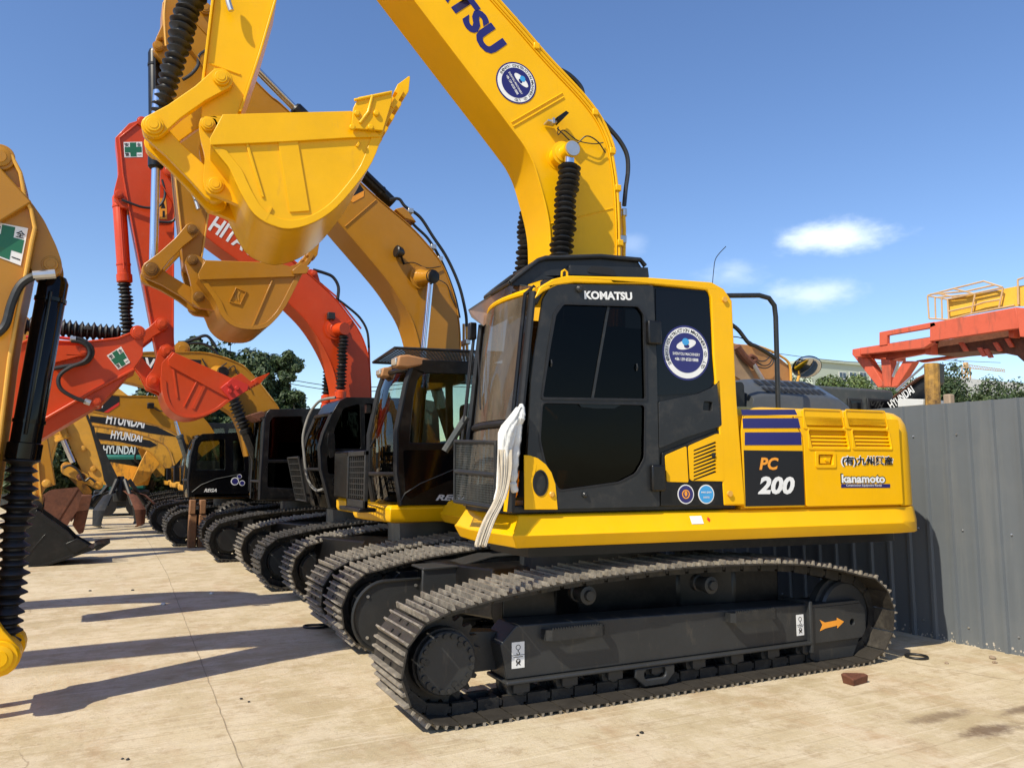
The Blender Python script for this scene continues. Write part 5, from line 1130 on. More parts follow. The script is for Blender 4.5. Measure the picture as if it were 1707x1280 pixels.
boss2(l2, e2, Ja, -.26, .26, .072, 'pinm'); boss2(l2, e2, Jb, -.26, .26, .055, 'pinm')
t0 = Q2(166, 180, 0); t1 = Q2(170, 600, 0)
bc2 = barrel(O2, e2, (t0[0], 0, t0[1]), (t1[0], 0, t1[1]), .068, 'black', 'bucket_cylinder'); rod(bc2, e2, (t1[0], 0, t1[1]), (Ja[0]+.03, 0, Ja[1]+.06), .044)
sp2 = [(340, 925), (600, 934), (625, 955), (722, 922), (685, 985), (632, 1088), (592, 1140), (560, 1165), (515, 1172), (450, 1162), (405, 1125), (380, 1070), (345, 1020), (322, 990)]
sd = [e2.px(*ZA(p), -.5) for p in sp2]
b2 = bucket(O2, e2, [sd[3]]+sd[4:]+sd[:3], 0, 10, .50, 'ochre', [(e2.px(*ZA((585, 995)), -.5), e2.px(*ZA((512, 1165)), -.5), .008)], [e2.px(*ZA(p), -.5) for p in ((345, 928), (600, 936), (680, 960), (672, 985), (325, 997), (320, 975))])
er = rnd([e2.px(*ZA(p), -.24) for p in ((272, 930), (285, 908), (310, 905), (345, 925), (400, 1000), (405, 1110), (360, 1100), (320, 1095), (298, 1075), (300, 1035), (290, 990))], .03, 3)
for v0, v1 in ((-.26, -.18), (.18, .26)): MB(e2).plate(er, (), v0, v1).build('bucket_ear', 'ochre', b2, bevel=.008)
for p in (Jc, Jd): boss2(b2, e2, p, -.29, .29, .058, 'pinm')
MB(e2).plate(q(e2, [(486, 452), (500, 441), (515, 447), (510, 457), (488, 458)], -.52), (), -.56, -.53).build('side_cutter', 'ochre', b2, bevel=.004)
# square caution badge on the cheek
cc = [e2.px(*ZA(p), -.5) for p in ((430, 1075), (470, 1086), (493, 1037), (455, 1022))]
bd = MB(e2).plate(cc, [grow(cc, -.014)], -.514, -.500).build('badge', 'ochre', b2, bevel=.002)
c0_, c1_ = Vector(cc[0]).lerp(Vector(cc[2]), .26), Vector(cc[1]).lerp(Vector(cc[3]), .26)
lettering('KK', e2, tuple(c0_), tuple(c1_), .11, -.507, 'oldyellow', bd, .02)

# ================================================================== 3 orange excavator
g3 = (3.75, 12.1); e3 = Fr(*g3, 0)
O3 = thing('orange_excavator', (*g3, 0), 'bright orange excavator with black rounded cab and white lettering on its boom', 'excavator')
undercarriage(e3, O3, False, ('trackd', 'track'), uf=-1.50, ur=1.95, gauge=1.05, fo=.08)
simple_deck(e3, O3, 'black', uf=-1.0, z0=1.06, z1=1.2)
V3 = -1.35
s3 = q(e3, [(551, 846), (543, 812), (535, 782), (533, 745), (539, 722), (553, 690), (566, 668), (578, 662), (700, 664), (730, 670), (740, 848)], V3)
w3a = rnd(q(e3, [(552, 748), (558, 715), (573, 680), (600, 673), (602, 748)], V3), .04, 3)
w3b = rnd(q(e3, [(609, 748), (608, 673), (690, 673), (692, 748)], V3), .04, 3)
w3c = rnd(q(e3, [(547, 790), (545, 762), (550, 756), (690, 756), (692, 786), (610, 792)], V3), .04, 3)
cb3 = box_cab(e3, O3, s3, 6, V3, V3+.95, [w3a, w3b, w3c], 'black', 'tglass')
MB(e3).plate(rnd(q(e3, [(554, 809), (587, 809), (588, 796), (555, 795)], V3), .03, 3), (), V3-.012, V3-.001).build('door_recess', 'gloss', cb3, bevel=.004)
MB(e3).tube([P_ for P_ in [(*(lambda p: (p[0], V3-.02, p[1]))(e3.px(*p, V3)),) for p in ((556, 806), (566, 809), (576, 807), (583, 801))]], .012, 6).build('door_handle', 'dark', cb3)
MB(e3).plate(rnd(q(e3, [(549, 764), (544, 740), (546, 722), (556, 722), (558, 760)], V3), .02, 3), (), V3-.05, V3-.008).build('side_mirror', 'black', cb3, bevel=.015)
hs_ = [(565, 663, -1.33), (550, 665, -1.2), (537, 670, -1.0), (524, 686, -.9), (516, 706, -.9), (511, 730, -.9), (513, 758, -.92), (516, 785, -.95), (522, 805, -1.0), (533, 817, -1.1), (545, 815, -1.25)]
MB(e3).tube(crv([(*(lambda p: (p[0]-.05, v, p[1]))(e3.px(x, y, v)),) for x, y, v in hs_], 4), .020, 10).build('wrapped_hose', 'greyrag', cb3)
gq = [(-1.30, 1.32), (-1.36, 1.82), (-1.24, 1.82), (-1.16, 1.30)]
mb = MB(e3)
for i in range(12): t = i/11; mb.tube([(-1.36+.1*(1-t)*.0-.0, -1.25+.7*t, 1.78), (-1.22, -1.2+.65*t, 1.18)], .006, 4)
for i in range(8): t = i/7; mb.tube([(-1.36+.14*t, -1.25+.05*t, 1.78-.6*t), (-1.36+.14*t, -.55, 1.78-.6*t)], .007, 4)
mb.tube([(-1.36, -1.25, 1.78), (-1.36, -.55, 1.78), (-1.22, -.55, 1.18), (-1.22, -1.2, 1.18), (-1.36, -1.25, 1.78)], .016, 6)
mb.build('front_guard', 'dark', cb3)
P3 = lambda x, y, v=-.25: (lambda p: (p[0], v, p[1]))(e3.px(x, y, v))
T3_ = [(262, 268), (300, 288), (355, 335), (430, 392), (507, 452), (535, 476), (560, 500), (577, 522), (595, 547), (607, 572), (615, 605), (618, 655), (618, 720)]
B3_ = [(268, 305), (300, 350), (344, 394), (400, 436), (455, 480), (482, 505), (512, 536), (535, 570), (552, 605), (561, 635), (565, 660), (572, 720)]
T3_, B3_ = crv(q(e3, T3_, -.25), 4), crv(q(e3, B3_, -.25), 4)
bm3 = slab(e3, T3_+B3_[::-1], -.25, .25, 'boom', 'orange', O3, T3_, B3_, .012, .014)
lettering('HITACHI', e3, e3.px(346, 383, -.25), e3.px(443, 444, -.25), .26, -.254, 'white', bm3, .03)
pp = e3.px(573, 549, -.42); boss(bm3, e3, pp[0]-.1, pp[1]+.02, -.30, -.25, .17, 'orange')
MB(e3).lathe((pp[0]-.06, -.25, pp[1]+.01), (pp[0], -.49, pp[1]), [(0, .11), (.6, .10), (1, .095)], 24).build('cylinder_pin', 'orange', bm3)
for v in (-.42, .42):
    A = Vector((pp[0]-.06, v, 1.5)); Bv = Vector((pp[0], v, pp[1])); D = (A-Bv).normalized()
    cyl = barrel(O3, e3, tuple(A), tuple(Bv+D*.95), .075, 'orange', 'boom_cylinder'); bellows(cyl, e3, tuple(Bv+D*1.05), tuple(Bv+D*.1), .085, .055)
    MB(e3).cyl((pp[0], v-.05, pp[1]), (pp[0], v+.05, pp[1]), .085, 20).build('rod_eye', 'orange', cyl)
MB(e3).plate(q(e3, [(507, 452), (517, 449), (528, 452), (535, 476), (520, 468)], -.1), (), -.12, .12).build('cylinder_lug', 'orange', bm3, bevel=.01)
boss2(bm3, e3, e3.px(522, 457, -.1), -.15, .15, .05, 'orange')
hose(bm3, e3, [P3(522, 450, -.1), P3(540, 455, -.1), P3(555, 462, -.1), P3(564, 478, -.1), P3(563, 498, -.1)], .026)
hose(bm3, e3, [P3(560, 497, -.1), P3(580, 512, -.1), P3(600, 530, -.1), P3(612, 552, -.1), P3(615, 580, -.1)], .020)
MB(e3).tube([P3(615, 578, -.1), P3(617, 660, -.1)], .018, 8).tube([P3(430, 388, -.1), P3(500, 443, -.1), P3(560, 494, -.1), P3(602, 548, -.1)], .014, 6).build('hydraulic_pipe', 'orange', bm3)
p = P3(553, 527, -.3); MB(e3).box(p[0]-.07, p[0]+.04, -.36, -.26, p[2]-.06, p[2]+.05).tube([(p[0]-.02, -.3, p[2]-.05), (p[0]-.06, -.26, p[2]-.14)], .015, 6).build('work_lamp', 'dark', bm3, bevel=.02)
hose(bm3, e3, [(p[0]-.06, -.27, p[2]-.14), P3(560, 545, -.28), P3(574, 540, -.28), P3(588, 534, -.26)], .007, name='wire', m='orange')
Z8 = Z(180, 180, 3.046); Q3 = lambda x, y, v=-.2: e3.px(*Z8((x, y)), v)
ao = [e3.px(*p, -.2) for p in ((237, 198), (262, 213), (288, 262), (291, 300), (290, 560), (292, 588), (275, 602), (262, 592), (214, 346), (203, 346), (196, 338), (190, 330), (190, 318), (197, 290), (196, 262), (192, 229), (215, 205))]
am3 = slab(e3, ao, -.18, .18, 'arm', 'orange', O3)
MB(e3).ribbon([e3.px(*p, -.2) for p in ((262, 592), (214, 346), (204, 290), (198, 229), (237, 198))], -.2, .2, -.02).ribbon([e3.px(*p, -.2) for p in ((291, 300), (290, 560), (291, 588))][::-1], -.2, .2, .02).build('arm_flange', 'orange', am3, bevel=.005)
safety_sign(e3, [e3.px(*p, -.2) for p in ((207.5, 262), (238, 261.5), (237, 236), (206, 236.5))], -.182, am3)
lb = MB(e3).plate([e3.px(*p, -.2) for p in ((266, 365), (279, 365), (277, 330), (264, 330))], (), -.184, -.181).build('warning_label', 'amber', am3)
MB(e3).plate([e3.px(*p, -.2) for p in ((268, 347), (276, 347), (272, 334))], (), -.1855, -.184).plate([e3.px(*p, -.2) for p in ((271, 362), (275, 362), (275, 351), (271, 351))], (), -.1855, -.184).build('warning_mark', 'ink', lb)
boss2(am3, e3, e3.px(237, 203, -.2), -.22, .22, .07, 'orange'); boss2(am3, e3, e3.px(282, 287, -.25), -.30, .30, .08, 'orange'); boss2(am3, e3, e3.px(198, 324, -.2), -.22, .22, .06, 'orange')
hose(am3, e3, [P3(203, 333, -.24), P3(215, 338, -.24), P3(240, 346, -.24), P3(262, 345, -.24), P3(272, 335, -.24), P3(275, 320, -.24), P3(270, 300, -.24)], .018)
hose(am3, e3, [P3(265, 370, -.24), P3(285, 370, -.24), P3(294, 360, -.26), P3(296, 340, -.26), P3(288, 310, -.26)], .018)
Ja, Jb, Jc, Jd = e3.px(214, 581, -.2), e3.px(270, 541, -.2), e3.px(277, 586, -.2), e3.px(255, 635, -.2)
l3 = link(O3, e3, Ja, Jb, .10, .09, -.25, -.18, 'orange'); link(O3, e3, Ja, Jb, .10, .09, .18, .25, 'orange'); link(O3, e3, Ja, Jd, .10, .11, -.17, -.1, 'orange'); link(O3, e3, Ja, Jd, .10, .11, .1, .17, 'orange')
boss2(l3, e3, Ja, -.28, .28, .09, 'orange'); boss2(l3, e3, Jb, -.28, .28, .09, 'orange')
t0 = e3.px(198, 326, 0); t1 = e3.px(208, 472, 0)
bc3 = barrel(O3, e3, (t0[0], 0, t0[1]), (t1[0], 0, t1[1]), .09, 'orange', 'bucket_cylinder'); bellows(bc3, e3, (t1[0], 0, t1[1]), (Ja[0], 0, Ja[1]+.03), .095, .055)
sp3 = [(287, 586), (385, 630), (402, 622), (424, 641), (384, 668), (366, 682), (342, 693), (320, 697), (300, 694), (285, 684), (276, 670), (270, 650), (268, 628), (270, 605)]
sd = [e3.px(*p, -.5) for p in sp3]
b3 = bucket(O3, e3, [sd[3]]+sd[4:]+sd[:3], 0, 9, .50, 'orange', [(e3.px(329, 634, -.5), e3.px(307, 678, -.5), .008), (e3.px(342, 640, -.5), e3.px(322, 682, -.5), .02), (e3.px(289, 614, -.5), e3.px(296, 664, -.5), .012)], [e3.px(*p, -.5) for p in ((290, 588), (385, 630), (395, 648), (384, 666), (282, 610), (280, 600))], tl=.26)
er = rnd([e3.px(*p, -.24) for p in ((262, 592), (266, 578), (280, 573), (292, 584), (290, 620), (285, 665), (262, 652), (244, 645), (243, 630), (255, 615))], .03, 3)
for v0, v1 in ((-.26, -.19), (.19, .26)): MB(e3).plate(er, (), v0, v1).build('bucket_ear', 'orange', b3, bevel=.008)
for p in (Jc, Jd): boss2(b3, e3, p, -.29, .29, .09, 'orange')
ct = [e3.px(*p, -.53) for p in ((367, 647), (388, 630), (414, 642), (412, 651), (384, 668))]
mb = MB(e3).plate(ct, (), -.56, -.525)
for (x, y) in ((381, 641), (383, 652), (395, 647)): mb.disc(*e3.px(x, y, -.56), -.585, -.56, .03, 10)
mb.build('side_cutter', 'red', b3, bevel=.004)

# ================================================================== 4 dark cab, ochre boom
g4 = (3.8, 15.9); e4 = Fr(*g4, 0)
O4 = thing('black_cab_excavator', (*g4, 0), 'old excavator with square black cab and curved golden boom, beyond the orange one', 'excavator')
undercarriage(e4, O4, False, ('trackd', 'trackd'), uf=-1.75, ur=1.9, gauge=1.05)
simple_deck(e4, O4, 'black', uf=-1.3, z0=1.05, z1=1.15)
V4 = -1.35
s4 = q(e4, [(433, 833), (434, 802), (438, 740), (441, 697), (444, 688), (450, 682), (560, 680), (575, 834)], V4)
w4a = rnd(q(e4, [(447, 766), (450, 703), (456, 695), (505, 694), (506, 766)], V4), .03, 3)
w4b = rnd(q(e4, [(446, 812), (447, 771), (506, 771), (506, 815)], V4), .03, 3)
cb4 = box_cab(e4, O4, s4, 4, V4, V4+.95, [w4a, w4b], 'black', 'tglass', base=1.16)
MB(e4).box(-.74, -.70, V4+.05, V4+.09, 1.45, 2.5).build('seat_belt', 'red', cb4)
MB(e4).plate(q(e4, [(413, 692), (433, 686), (441, 690), (439, 703), (425, 703)], -1.0), (), -1.2, -.6).build('cab_lamp_box', 'rust', cb4, bevel=.02)
P4 = lambda x, y, v=-.25: (lambda p: (p[0], v, p[1]))(e4.px(x, y, v))
T4 = crv(q(e4, [(140, 596), (200, 592), (245, 588), (295, 588), (333, 588), (353, 591), (377, 598), (402, 609), (417, 622), (432, 640), (447, 660), (463, 680), (474, 710)], -.25), 4)
B4 = crv(q(e4, [(140, 632), (197, 632), (245, 642), (290, 646), (325, 655), (350, 664), (370, 676), (392, 692), (404, 720), (414, 760)], -.25), 4)
bm4 = slab(e4, T4+B4[::-1], -.25, .25, 'boom', 'ochre', O4, T4, B4, .015, .02)
MB(e4).plate(q(e4, [(232, 632), (335, 650), (335, 600), (232, 594)], -.25), (), -.254, -.2505).build('decal', 'ink', bm4)
lettering('VOLVO', e4, e4.px(239, 617, -.25), e4.px(325, 628, -.25), .24, -.258, 'white', bm4, .03)
pp = e4.px(371, 621, -.42); MB(e4).lathe((pp[0]-.08, -.25, pp[1]), (pp[0], -.46, pp[1]), [(0, .15), (1, .12)], 20).build('cylinder_pin', 'ochre', bm4); MB(e4).lathe((pp[0], -.46, pp[1]), (pp[0], -.49, pp[1]), [(0, .115), (1, .10)], 20).build('pin_cap', 'black', bm4)
for v in (-.42, .42):
    a = e4.px(426, 760, v); A = Vector((a[0], v, a[1])); Bv = Vector((pp[0], v, pp[1])); D = (A-Bv).normalized()
    cyl = barrel(O4, e4, tuple(A+D*.3), tuple(Bv+D*1.15), .10, 'black', 'boom_cylinder'); bellows(cyl, e4, tuple(Bv+D*1.2), tuple(Bv+D*.15), .13, .075, m='hose')
hose(bm4, e4, [P4(297, 571, -.1), P4(310, 570, -.1), P4(325, 565, -.1), P4(345, 560, -.1), P4(360, 578, -.1)], .03)
hose(bm4, e4, [P4(300, 575, -.1), P4(330, 572, -.1), P4(350, 578, -.1), P4(364, 592, -.1)], .025)
boss2(bm4, e4, e4.px(303, 582, -.1), -.16, .16, .14, 'ochre')
hose(bm4, e4, [P4(337, 598, -.28), P4(350, 617, -.28), P4(370, 610, -.3), P4(378, 605, -.28)], .012, name='wire'); hose(bm4, e4, [P4(378, 618, -.28), P4(390, 610, -.28), P4(395, 622, -.28), P4(412, 640, -.28), P4(417, 650, -.28)], .010, name='wire')
MB(e4).tube([P4(x, y, -.1) for x, y in ((330, 588), (350, 590), (378, 598), (405, 610), (430, 636), (455, 668))], .025, 8).build('hydraulic_pipe', 'gold', bm4)
# arm + bucket of no. 4 lie hidden behind the nearer booms

# ================================================================== 5 smaller machine with REGA cab
g5 = (2.95, 19.3); e5 = Fr(*g5, 0)
O5 = thing('small_ochre_excavator', (*g5, 0), 'smaller ochre excavator with clear cab windows and REGA lettering, beside the upright timber posts', 'excavator')
undercarriage(e5, O5, False, ('trackd', 'trackd'), uf=-1.35, ur=1.5, gauge=.98)
simple_deck(e5, O5, 'ochre', uf=-1.3, z0=1.0, z1=1.13, hw=1.3, ur=2.2, body=False)
V5 = -1.3
s5 = q(e5, [(315, 829), (314, 800), (318, 760), (325, 734), (331, 727), (338, 723), (408, 720), (414, 724), (416, 829)], V5)
w5a = rnd(q(e5, [(327, 783), (331, 745), (337, 734), (375, 732), (375, 783)], V5), .04, 3)
w5b = rnd(q(e5, [(389, 785), (389, 733), (405, 733), (408, 785)], V5), .04, 3)
cb5 = box_cab(e5, O5, s5, 5, V5, V5+.95, [w5a, w5b], 'gloss', 'cglass', base=1.15)
MB(e5).tube([(*(lambda p: (p[0], V5-.006, p[1]))(e5.px(*p, V5)),) for p in ((320, 820), (335, 808), (360, 798), (396, 791))], .008, 6).build('panel_seam', 'grey', cb5)
lettering('REGA', e5, e5.px(340, 820, V5), e5.px(361, 820, V5), .075, V5-.004, 'white', cb5, .03, .35)
for (x, y, r) in ((391.5, 802, .085), (403.5, 805, .06), (399, 794, .05)):
    a = e5.px(x, y, V5); s_ = MB(e5).disc(*a, V5-.004, V5-.001, r, 20).build('sticker', 'white', cb5); MB(e5).disc(*a, V5-.006, V5-.004, r*.78, 20).build('sticker_field', 'navy', s_)
P5 = lambda x, y, v=-.2: (lambda p: (p[0], v, p[1]))(e5.px(x, y, v))
T5 = crv(q(e5, [(150, 652), (199, 660), (262, 662), (300, 672), (330, 690), (350, 712), (365, 740)], -.2), 4)
B5 = crv(q(e5, [(150, 684), (200, 694), (250, 704), (285, 716), (305, 732), (325, 770)], -.2), 4)
bm5 = slab(e5, T5+B5[::-1], -.2, .2, 'boom', 'ochre', O5, T5, B5, .015, .02)
MB(e5).plate(q(e5, [(150, 682), (173, 687), (199, 671), (199, 661), (150, 655)], -.2), (), -.206, -.2005).build('decal', 'ink', bm5)
MB(e5).plate(q(e5, [(173, 687), (180, 688), (199, 675), (199, 670)], -.2), (), -.207, -.2005).build('decal_stripe', 'red', bm5)
lettering('VOL', e5, e5.px(125, 675, -.2), e5.px(171, 680, -.2), .24, -.209, 'white', bm5, .03)
p = P5(251, 676, -.28); MB(e5).box(p[0]-.07, p[0]+.07, -.36, -.22, p[2]-.07, p[2]+.06).build('work_lamp', 'black', bm5, bevel=.02); hose(bm5, e5, [p, P5(262, 683, -.25), P5(272, 686, -.25)], .012, name='wire')
pp = e5.px(292, 702, -.35); a = e5.px(318, 760, -.35)
cy5 = barrel(O5, e5, (a[0], -.35, a[1]-.3), (pp[0]+.1, -.35, pp[1]-.3), .07, 'grey', 'boom_cylinder'); rod(cy5, e5, (pp[0]+.1, -.35, pp[1]-.3), (pp[0], -.35, pp[1]), .04)
# posts and spare wheel between 4 and 5
def block(u0, u1, v0, v1, z0, z1, root, fr=None):
    return MB(fr).box(u0, u1, v0, v1, z0, z1)
for k, (x0, x1_, yb, yt, lab) in enumerate(((314, 329, 897, 857, 'rough weathered timber post propped in front of the small excavator, left of the pair'), (330, 345, 901, 857, 'rough weathered timber post propped in front of the small excavator, right of the pair'))):
    a = at(x0, yb, y=17.6); b = at(x1_, yt, y=17.6); m_ = MB().box(a.x, b.x, 17.6, 17.85, 0, b.z).build('timber_post', 'wood', bevel=.02); tag(m_, lab, 'post')
for k, (x0, x1_, lab) in enumerate(((316, 327, 'left squared timber block standing on top of the rough posts'), (333, 344, 'right squared timber block standing on top of the rough posts'))):
    a = at(x0, 856.5, y=17.6); b = at(x1_, 833, y=17.6); tag(MB().box(a.x, b.x, 17.58, 17.84, at(330, 857, y=17.6).z+.004, b.z).build('timber_block', 'wood', bevel=.015), lab, 'timber')
wc = at(392, 873, y=17.55); wr = .47
TW = thing('spare_wheel', (wc.x, 17.6, 0), 'big dusty black tyre standing upright between the tracks of two excavators', 'tyre')
mb = MB(); mb.lathe((0, -.18, wr), (0, .18, wr), [(0, .30), (.04, .40), (.15, .45), (.3, wr), (.7, wr), (.85, .45), (.96, .40), (1, .30)], 40)
for i in range(30):
    a = 2*math.pi*i/30; c_, s2 = math.cos(a), math.sin(a)
    mb.add([((wr-.02)*c_-.028*s2, v, wr+(wr-.02)*s2+.028*c_) for v in (-.19, .19)]+[((wr-.02)*c_+.028*s2, v, wr+(wr-.02)*s2-.028*c_) for v in (-.19, .19)]+[((wr+.025)*c_-.022*s2, v, wr+(wr+.025)*s2+.022*c_) for v in (-.17, .17)]+[((wr+.025)*c_+.022*s2, v, wr+(wr+.025)*s2-.022*c_) for v in (-.17, .17)], [(0, 1, 5, 4), (2, 6, 7, 3), (4, 5, 7, 6), (0, 4, 6, 2), (1, 3, 7, 5)])
mb.build('tyre', 'track', TW, smooth=False); MB().lathe((0, -.12, wr), (0, .12, wr), [(0, .12), (.02, .29), (.1, .295), (.9, .295), (1, .12)], 28).build('rim', 'rust', TW)

# ================================================================== machines further along the right hand row
def far_machine(y, x, label, tops, bels, text=None, tp=None, stripe=None, boom='oldyellow', cab='black', uc='trackd', vb=-.25, cabx=-1.1, green=False):
    e = Fr(x, y, 0); rt = thing('excavator', (x, y, 0), label, 'excavator')
    undercarriage(e, rt, False, (uc, uc), uf=-1.5, ur=1.6, gauge=1.05)
    simple_deck(e, rt, boom, uf=-1.2, bm=boom, bz=2.0)
    sd_ = [(cabx, 1.25), (cabx-.02, 1.7), (cabx+.08, 2.3), (cabx+.2, 2.75), (cabx+.35, 2.85), (cabx+1.55, 2.87), (cabx+1.65, 2.8), (cabx+1.7, 1.25)]
    w_ = [rnd([(cabx+.12, 1.85), (cabx+.22, 2.35), (cabx+.34, 2.7), (cabx+.95, 2.72), (cabx+.95, 1.85)], .05, 3), rnd([(cabx+1.05, 1.85), (cabx+1.05, 2.72), (cabx+1.5, 2.72), (cabx+1.55, 1.85)], .05, 3)]
    box_cab(e, rt, sd_, 4, -1.3, -.35, w_, cab, 'cglass')
    T = crv(q(e, tops, vb), 4); B = crv(q(e, bels, vb), 4)
    bm = slab(e, T+B[::-1], vb, -vb, 'boom', boom, rt, T, B, .015, .02)
    if stripe: MB(e).plate(q(e, stripe, vb), (), vb-.006, vb-.0005).build('decal', 'ink', bm)
    if text: lettering(text, e, e.px(*tp[0], vb), e.px(*tp[1], vb), tp[2], vb-.010, 'white', bm, .03)
    return e, rt, bm
far_machine(23.2, 3.0, 'golden excavator with clipped HYUNDAI lettering, highest of the three far lettered booms', [(120, 676), (150, 684), (200, 692), (250, 700), (285, 708), (305, 722), (318, 745)], [(120, 700), (150, 706), (200, 715), (250, 728), (280, 744), (292, 775)], 'HYUNDAI', ((176, 706), (240, 714), .30), [(150, 693), (200, 698), (262, 711), (296, 728), (250, 722), (200, 711), (150, 703)])
far_machine(27.5, 3.1, 'golden excavator whose lettered boom lies between two other lettered booms', [(120, 706), (160, 711), (210, 719), (255, 733), (285, 750), (300, 780)], [(120, 728), (160, 732), (210, 739), (250, 752), (275, 780)], 'HYUNDAI', ((184, 731), (236, 737), .26), [(160, 720), (250, 734), (262, 742), (250, 746), (160, 731)])
far_machine(32., 3.2, 'yellow excavator with full white HYUNDAI lettering on black panel, lowest far boom', [(130, 731), (165, 733), (215, 738), (250, 748), (275, 766), (290, 790)], [(130, 766), (165, 767), (215, 770), (245, 777), (262, 795)], 'HYUNDAI', ((171, 756), (225, 757.5), .30), [(160, 739), (244, 747), (242, 767), (160, 766)])

# ================================================================== left hand row (facing the others)
def arm_thing(name, y, label, cat='excavator arm', x=-4.5): return Fr(x, y, 0), thing(name, (x, y, 0), label, cat)
def left_body(fr, root, col, bz=2.1, x0=-2.0):
    """simple off frame carrier so that the boom hangs from a machine"""
    e = Fr(fr.cx+x0, fr.cy, 180); ox = x0
    class Sh:
        def w(s, u, v, z): return (ox-u, -v, z)
    sh = Sh(); 
    for s_ in (-1, 1): track(sh, root, s_*1.1, -1.6, 1.6, .345, [(-1.2, .8), (0, .88), (1.2, .8)], 'trackd')
    MB(sh).plan([(-1.2, -1.3), (2.2, -1.3), (2.5, 0), (2.2, 1.3), (-1.2, 1.3)], 1.05, 1.3).build('deck_frame', col, root, bevel=.02)
    MB(sh).plan([(.6, -1.28), (2.2, -1.28), (2.45, 0), (2.2, 1.28), (.6, 1.28)], 1.302, bz).build('engine_cover', col, root, bevel=.05)
    MB(sh).cyl((0, 0, .4), (0, 0, 1.06), .6, 24).build('slew_ring', 'frame', root)
    MB(sh).box(-.95, .95, -.95, .95, .4, .7).build('car_body', 'frame', root)
    MB(sh).plan([(-1.1, .35), (.5, .35), (.5, 1.25), (-1.1, 1.25)], 1.302, 2.9).build('cab', 'black', root, bevel=.1)
# L1: nearest, ochre arm at the left edge with a black cylinder
l1, L1 = arm_thing('ochre_excavator', 6.3, 'ochre excavator cut by the left edge, its upright arm beside a long black cylinder', 'excavator')
left_body(l1, L1, 'ochre', x0=-3.5)
W1 = lambda x, y, v=-.2: l1.px(x, y, v)
Zl = Z(0, 230, 3.462); Zm = Z(0, 500, 2.782)
o1 = [W1(*p) for p in ((-150, 250), (-60, 232), (-20, 236), (0, 249), (23, 262), (38, 290), (45, 331), (56, 352), (62, 382), (57, 405), (45, 470), (32, 530), (20, 600), (5, 720), (-12, 840), (-40, 1000), (-62, 1075), (-100, 1060), (-110, 900), (-130, 700), (-150, 450))]
am1 = slab(l1, o1, -.2, .2, 'arm', 'ochre', L1)
MB(l1).ribbon([W1(*p) for p in ((-20, 236), (0, 249), (23, 262), (38, 290), (45, 331), (56, 352), (62, 382), (57, 405), (45, 470), (32, 530), (20, 600), (5, 720), (-12, 840), (-40, 1000))], -.24, .24, -.025).build('arm_flange', 'gold', am1, bevel=.008)
lug = rnd([W1(*p, 0) for p in ((40, 335), (55, 348), (76, 378), (96, 420), (105, 446), (104, 462), (92, 470), (60, 466), (45, 440))], .03, 3)
for v0, v1 in ((-.16, -.10), (.10, .16)): MB(l1).plate(lug, (), v0, v1).build('cylinder_lug', 'ochre', am1, bevel=.01)
boss2(am1, l1, W1(0, 264), -.23, .23, .09, 'ochre'); boss2(am1, l1, W1(85, 441, -.16), -.165, .165, .06, 'ochre')
cz_ = [W1(*Zl(p)) for p in ((-85, 660), (120, 738), (163, 523), (-60, 480))]
safety_sign(l1, cz_, -.203, am1)
ca = Vector((*(W1(91, 462, 0)[:1]), 0, W1(91, 462, 0)[1])); cb_ = Vector((W1(41, 745, 0)[0], 0, W1(41, 745, 0)[1])); ce_ = Vector((W1(6, 1075, 0)[0], 0, W1(6, 1075, 0)[1]))
bc1 = barrel(L1, l1, tuple(ca), tuple(cb_+(cb_-ca).normalized()*.1), .094, 'gloss', 'bucket_cylinder'); bellows(bc1, l1, tuple(cb_), tuple(ce_), .105, .062)
hose(bc1, l1, [(W1(*Zl(p), -.26)[0], -.26, W1(*Zl(p), -.26)[1]) for p in ((315, 790), (250, 785), (170, 810), (110, 860), (65, 960), (30, 1080), (-30, 1140))], .028, 'dark')
MB(l1).cyl((W1(*Zl((320, 785)), -.26)[0], -.26, W1(*Zl((320, 785)), -.26)[1]), (W1(*Zl((190, 795)), -.26)[0], -.26, W1(*Zl((190, 795)), -.26)[1]), .032, 10).build('hose_coupling', 'steel', bc1)
Ja = (ce_.x, ce_.z-.03); Jb = W1(-60, 985); Jd = W1(-48, 1150); Jc = W1(-85, 1080)
lk1 = link(L1, l1, Ja, Jb, .12, .10, -.26, -.18, 'yellow'); link(L1, l1, Ja, Jb, .12, .10, .18, .26, 'yellow'); link(L1, l1, Ja, Jd, .12, .10, -.17, -.1, 'yellow'); link(L1, l1, Ja, Jd, .12, .10, .1, .17, 'yellow')
boss2(lk1, l1, Ja, -.29, .29, .11, 'yellow')
bo = [(W1(-150, 300)[0], W1(-150, 300)[1])]
bmL = crv([(-.9+4.5-4.5+W1(-90, 300)[0]+.9, 3.35), (W1(-90, 300)[0]-1.0, 4.2), (W1(-90, 300)[0]-2.2, 4.4), (-2.6, 3.6), (-3.2, 1.8)], 5)
bmL = crv([(3.75, 3.2), (2.6, 4.3), (1.2, 4.7), (-.6, 4.5), (-2.0, 3.4), (-3.0, 1.7)], 5)
MB(l1).loft([[(p[0]+n_[0]*.32, -.25, p[1]+n_[1]*.32), (p[0]+n_[0]*.32, .25, p[1]+n_[1]*.32), (p[0]-n_[0]*.32, .25, p[1]-n_[1]*.32), (p[0]-n_[0]*.32, -.25, p[1]-n_[1]*.32)] for p, n_ in [(bmL[i], (lambda d: (-d.y, d.x))((Vector(bmL[min(i+1, len(bmL)-1)])-Vector(bmL[max(i-1, 0)])).normalized())) for i in range(len(bmL))]]).build('boom', 'ochre', L1, bevel=.01)
sd = [(Jc[0]-.05, Jc[1]+.05), (Jc[0]-.3, Jc[1]-.2)] 
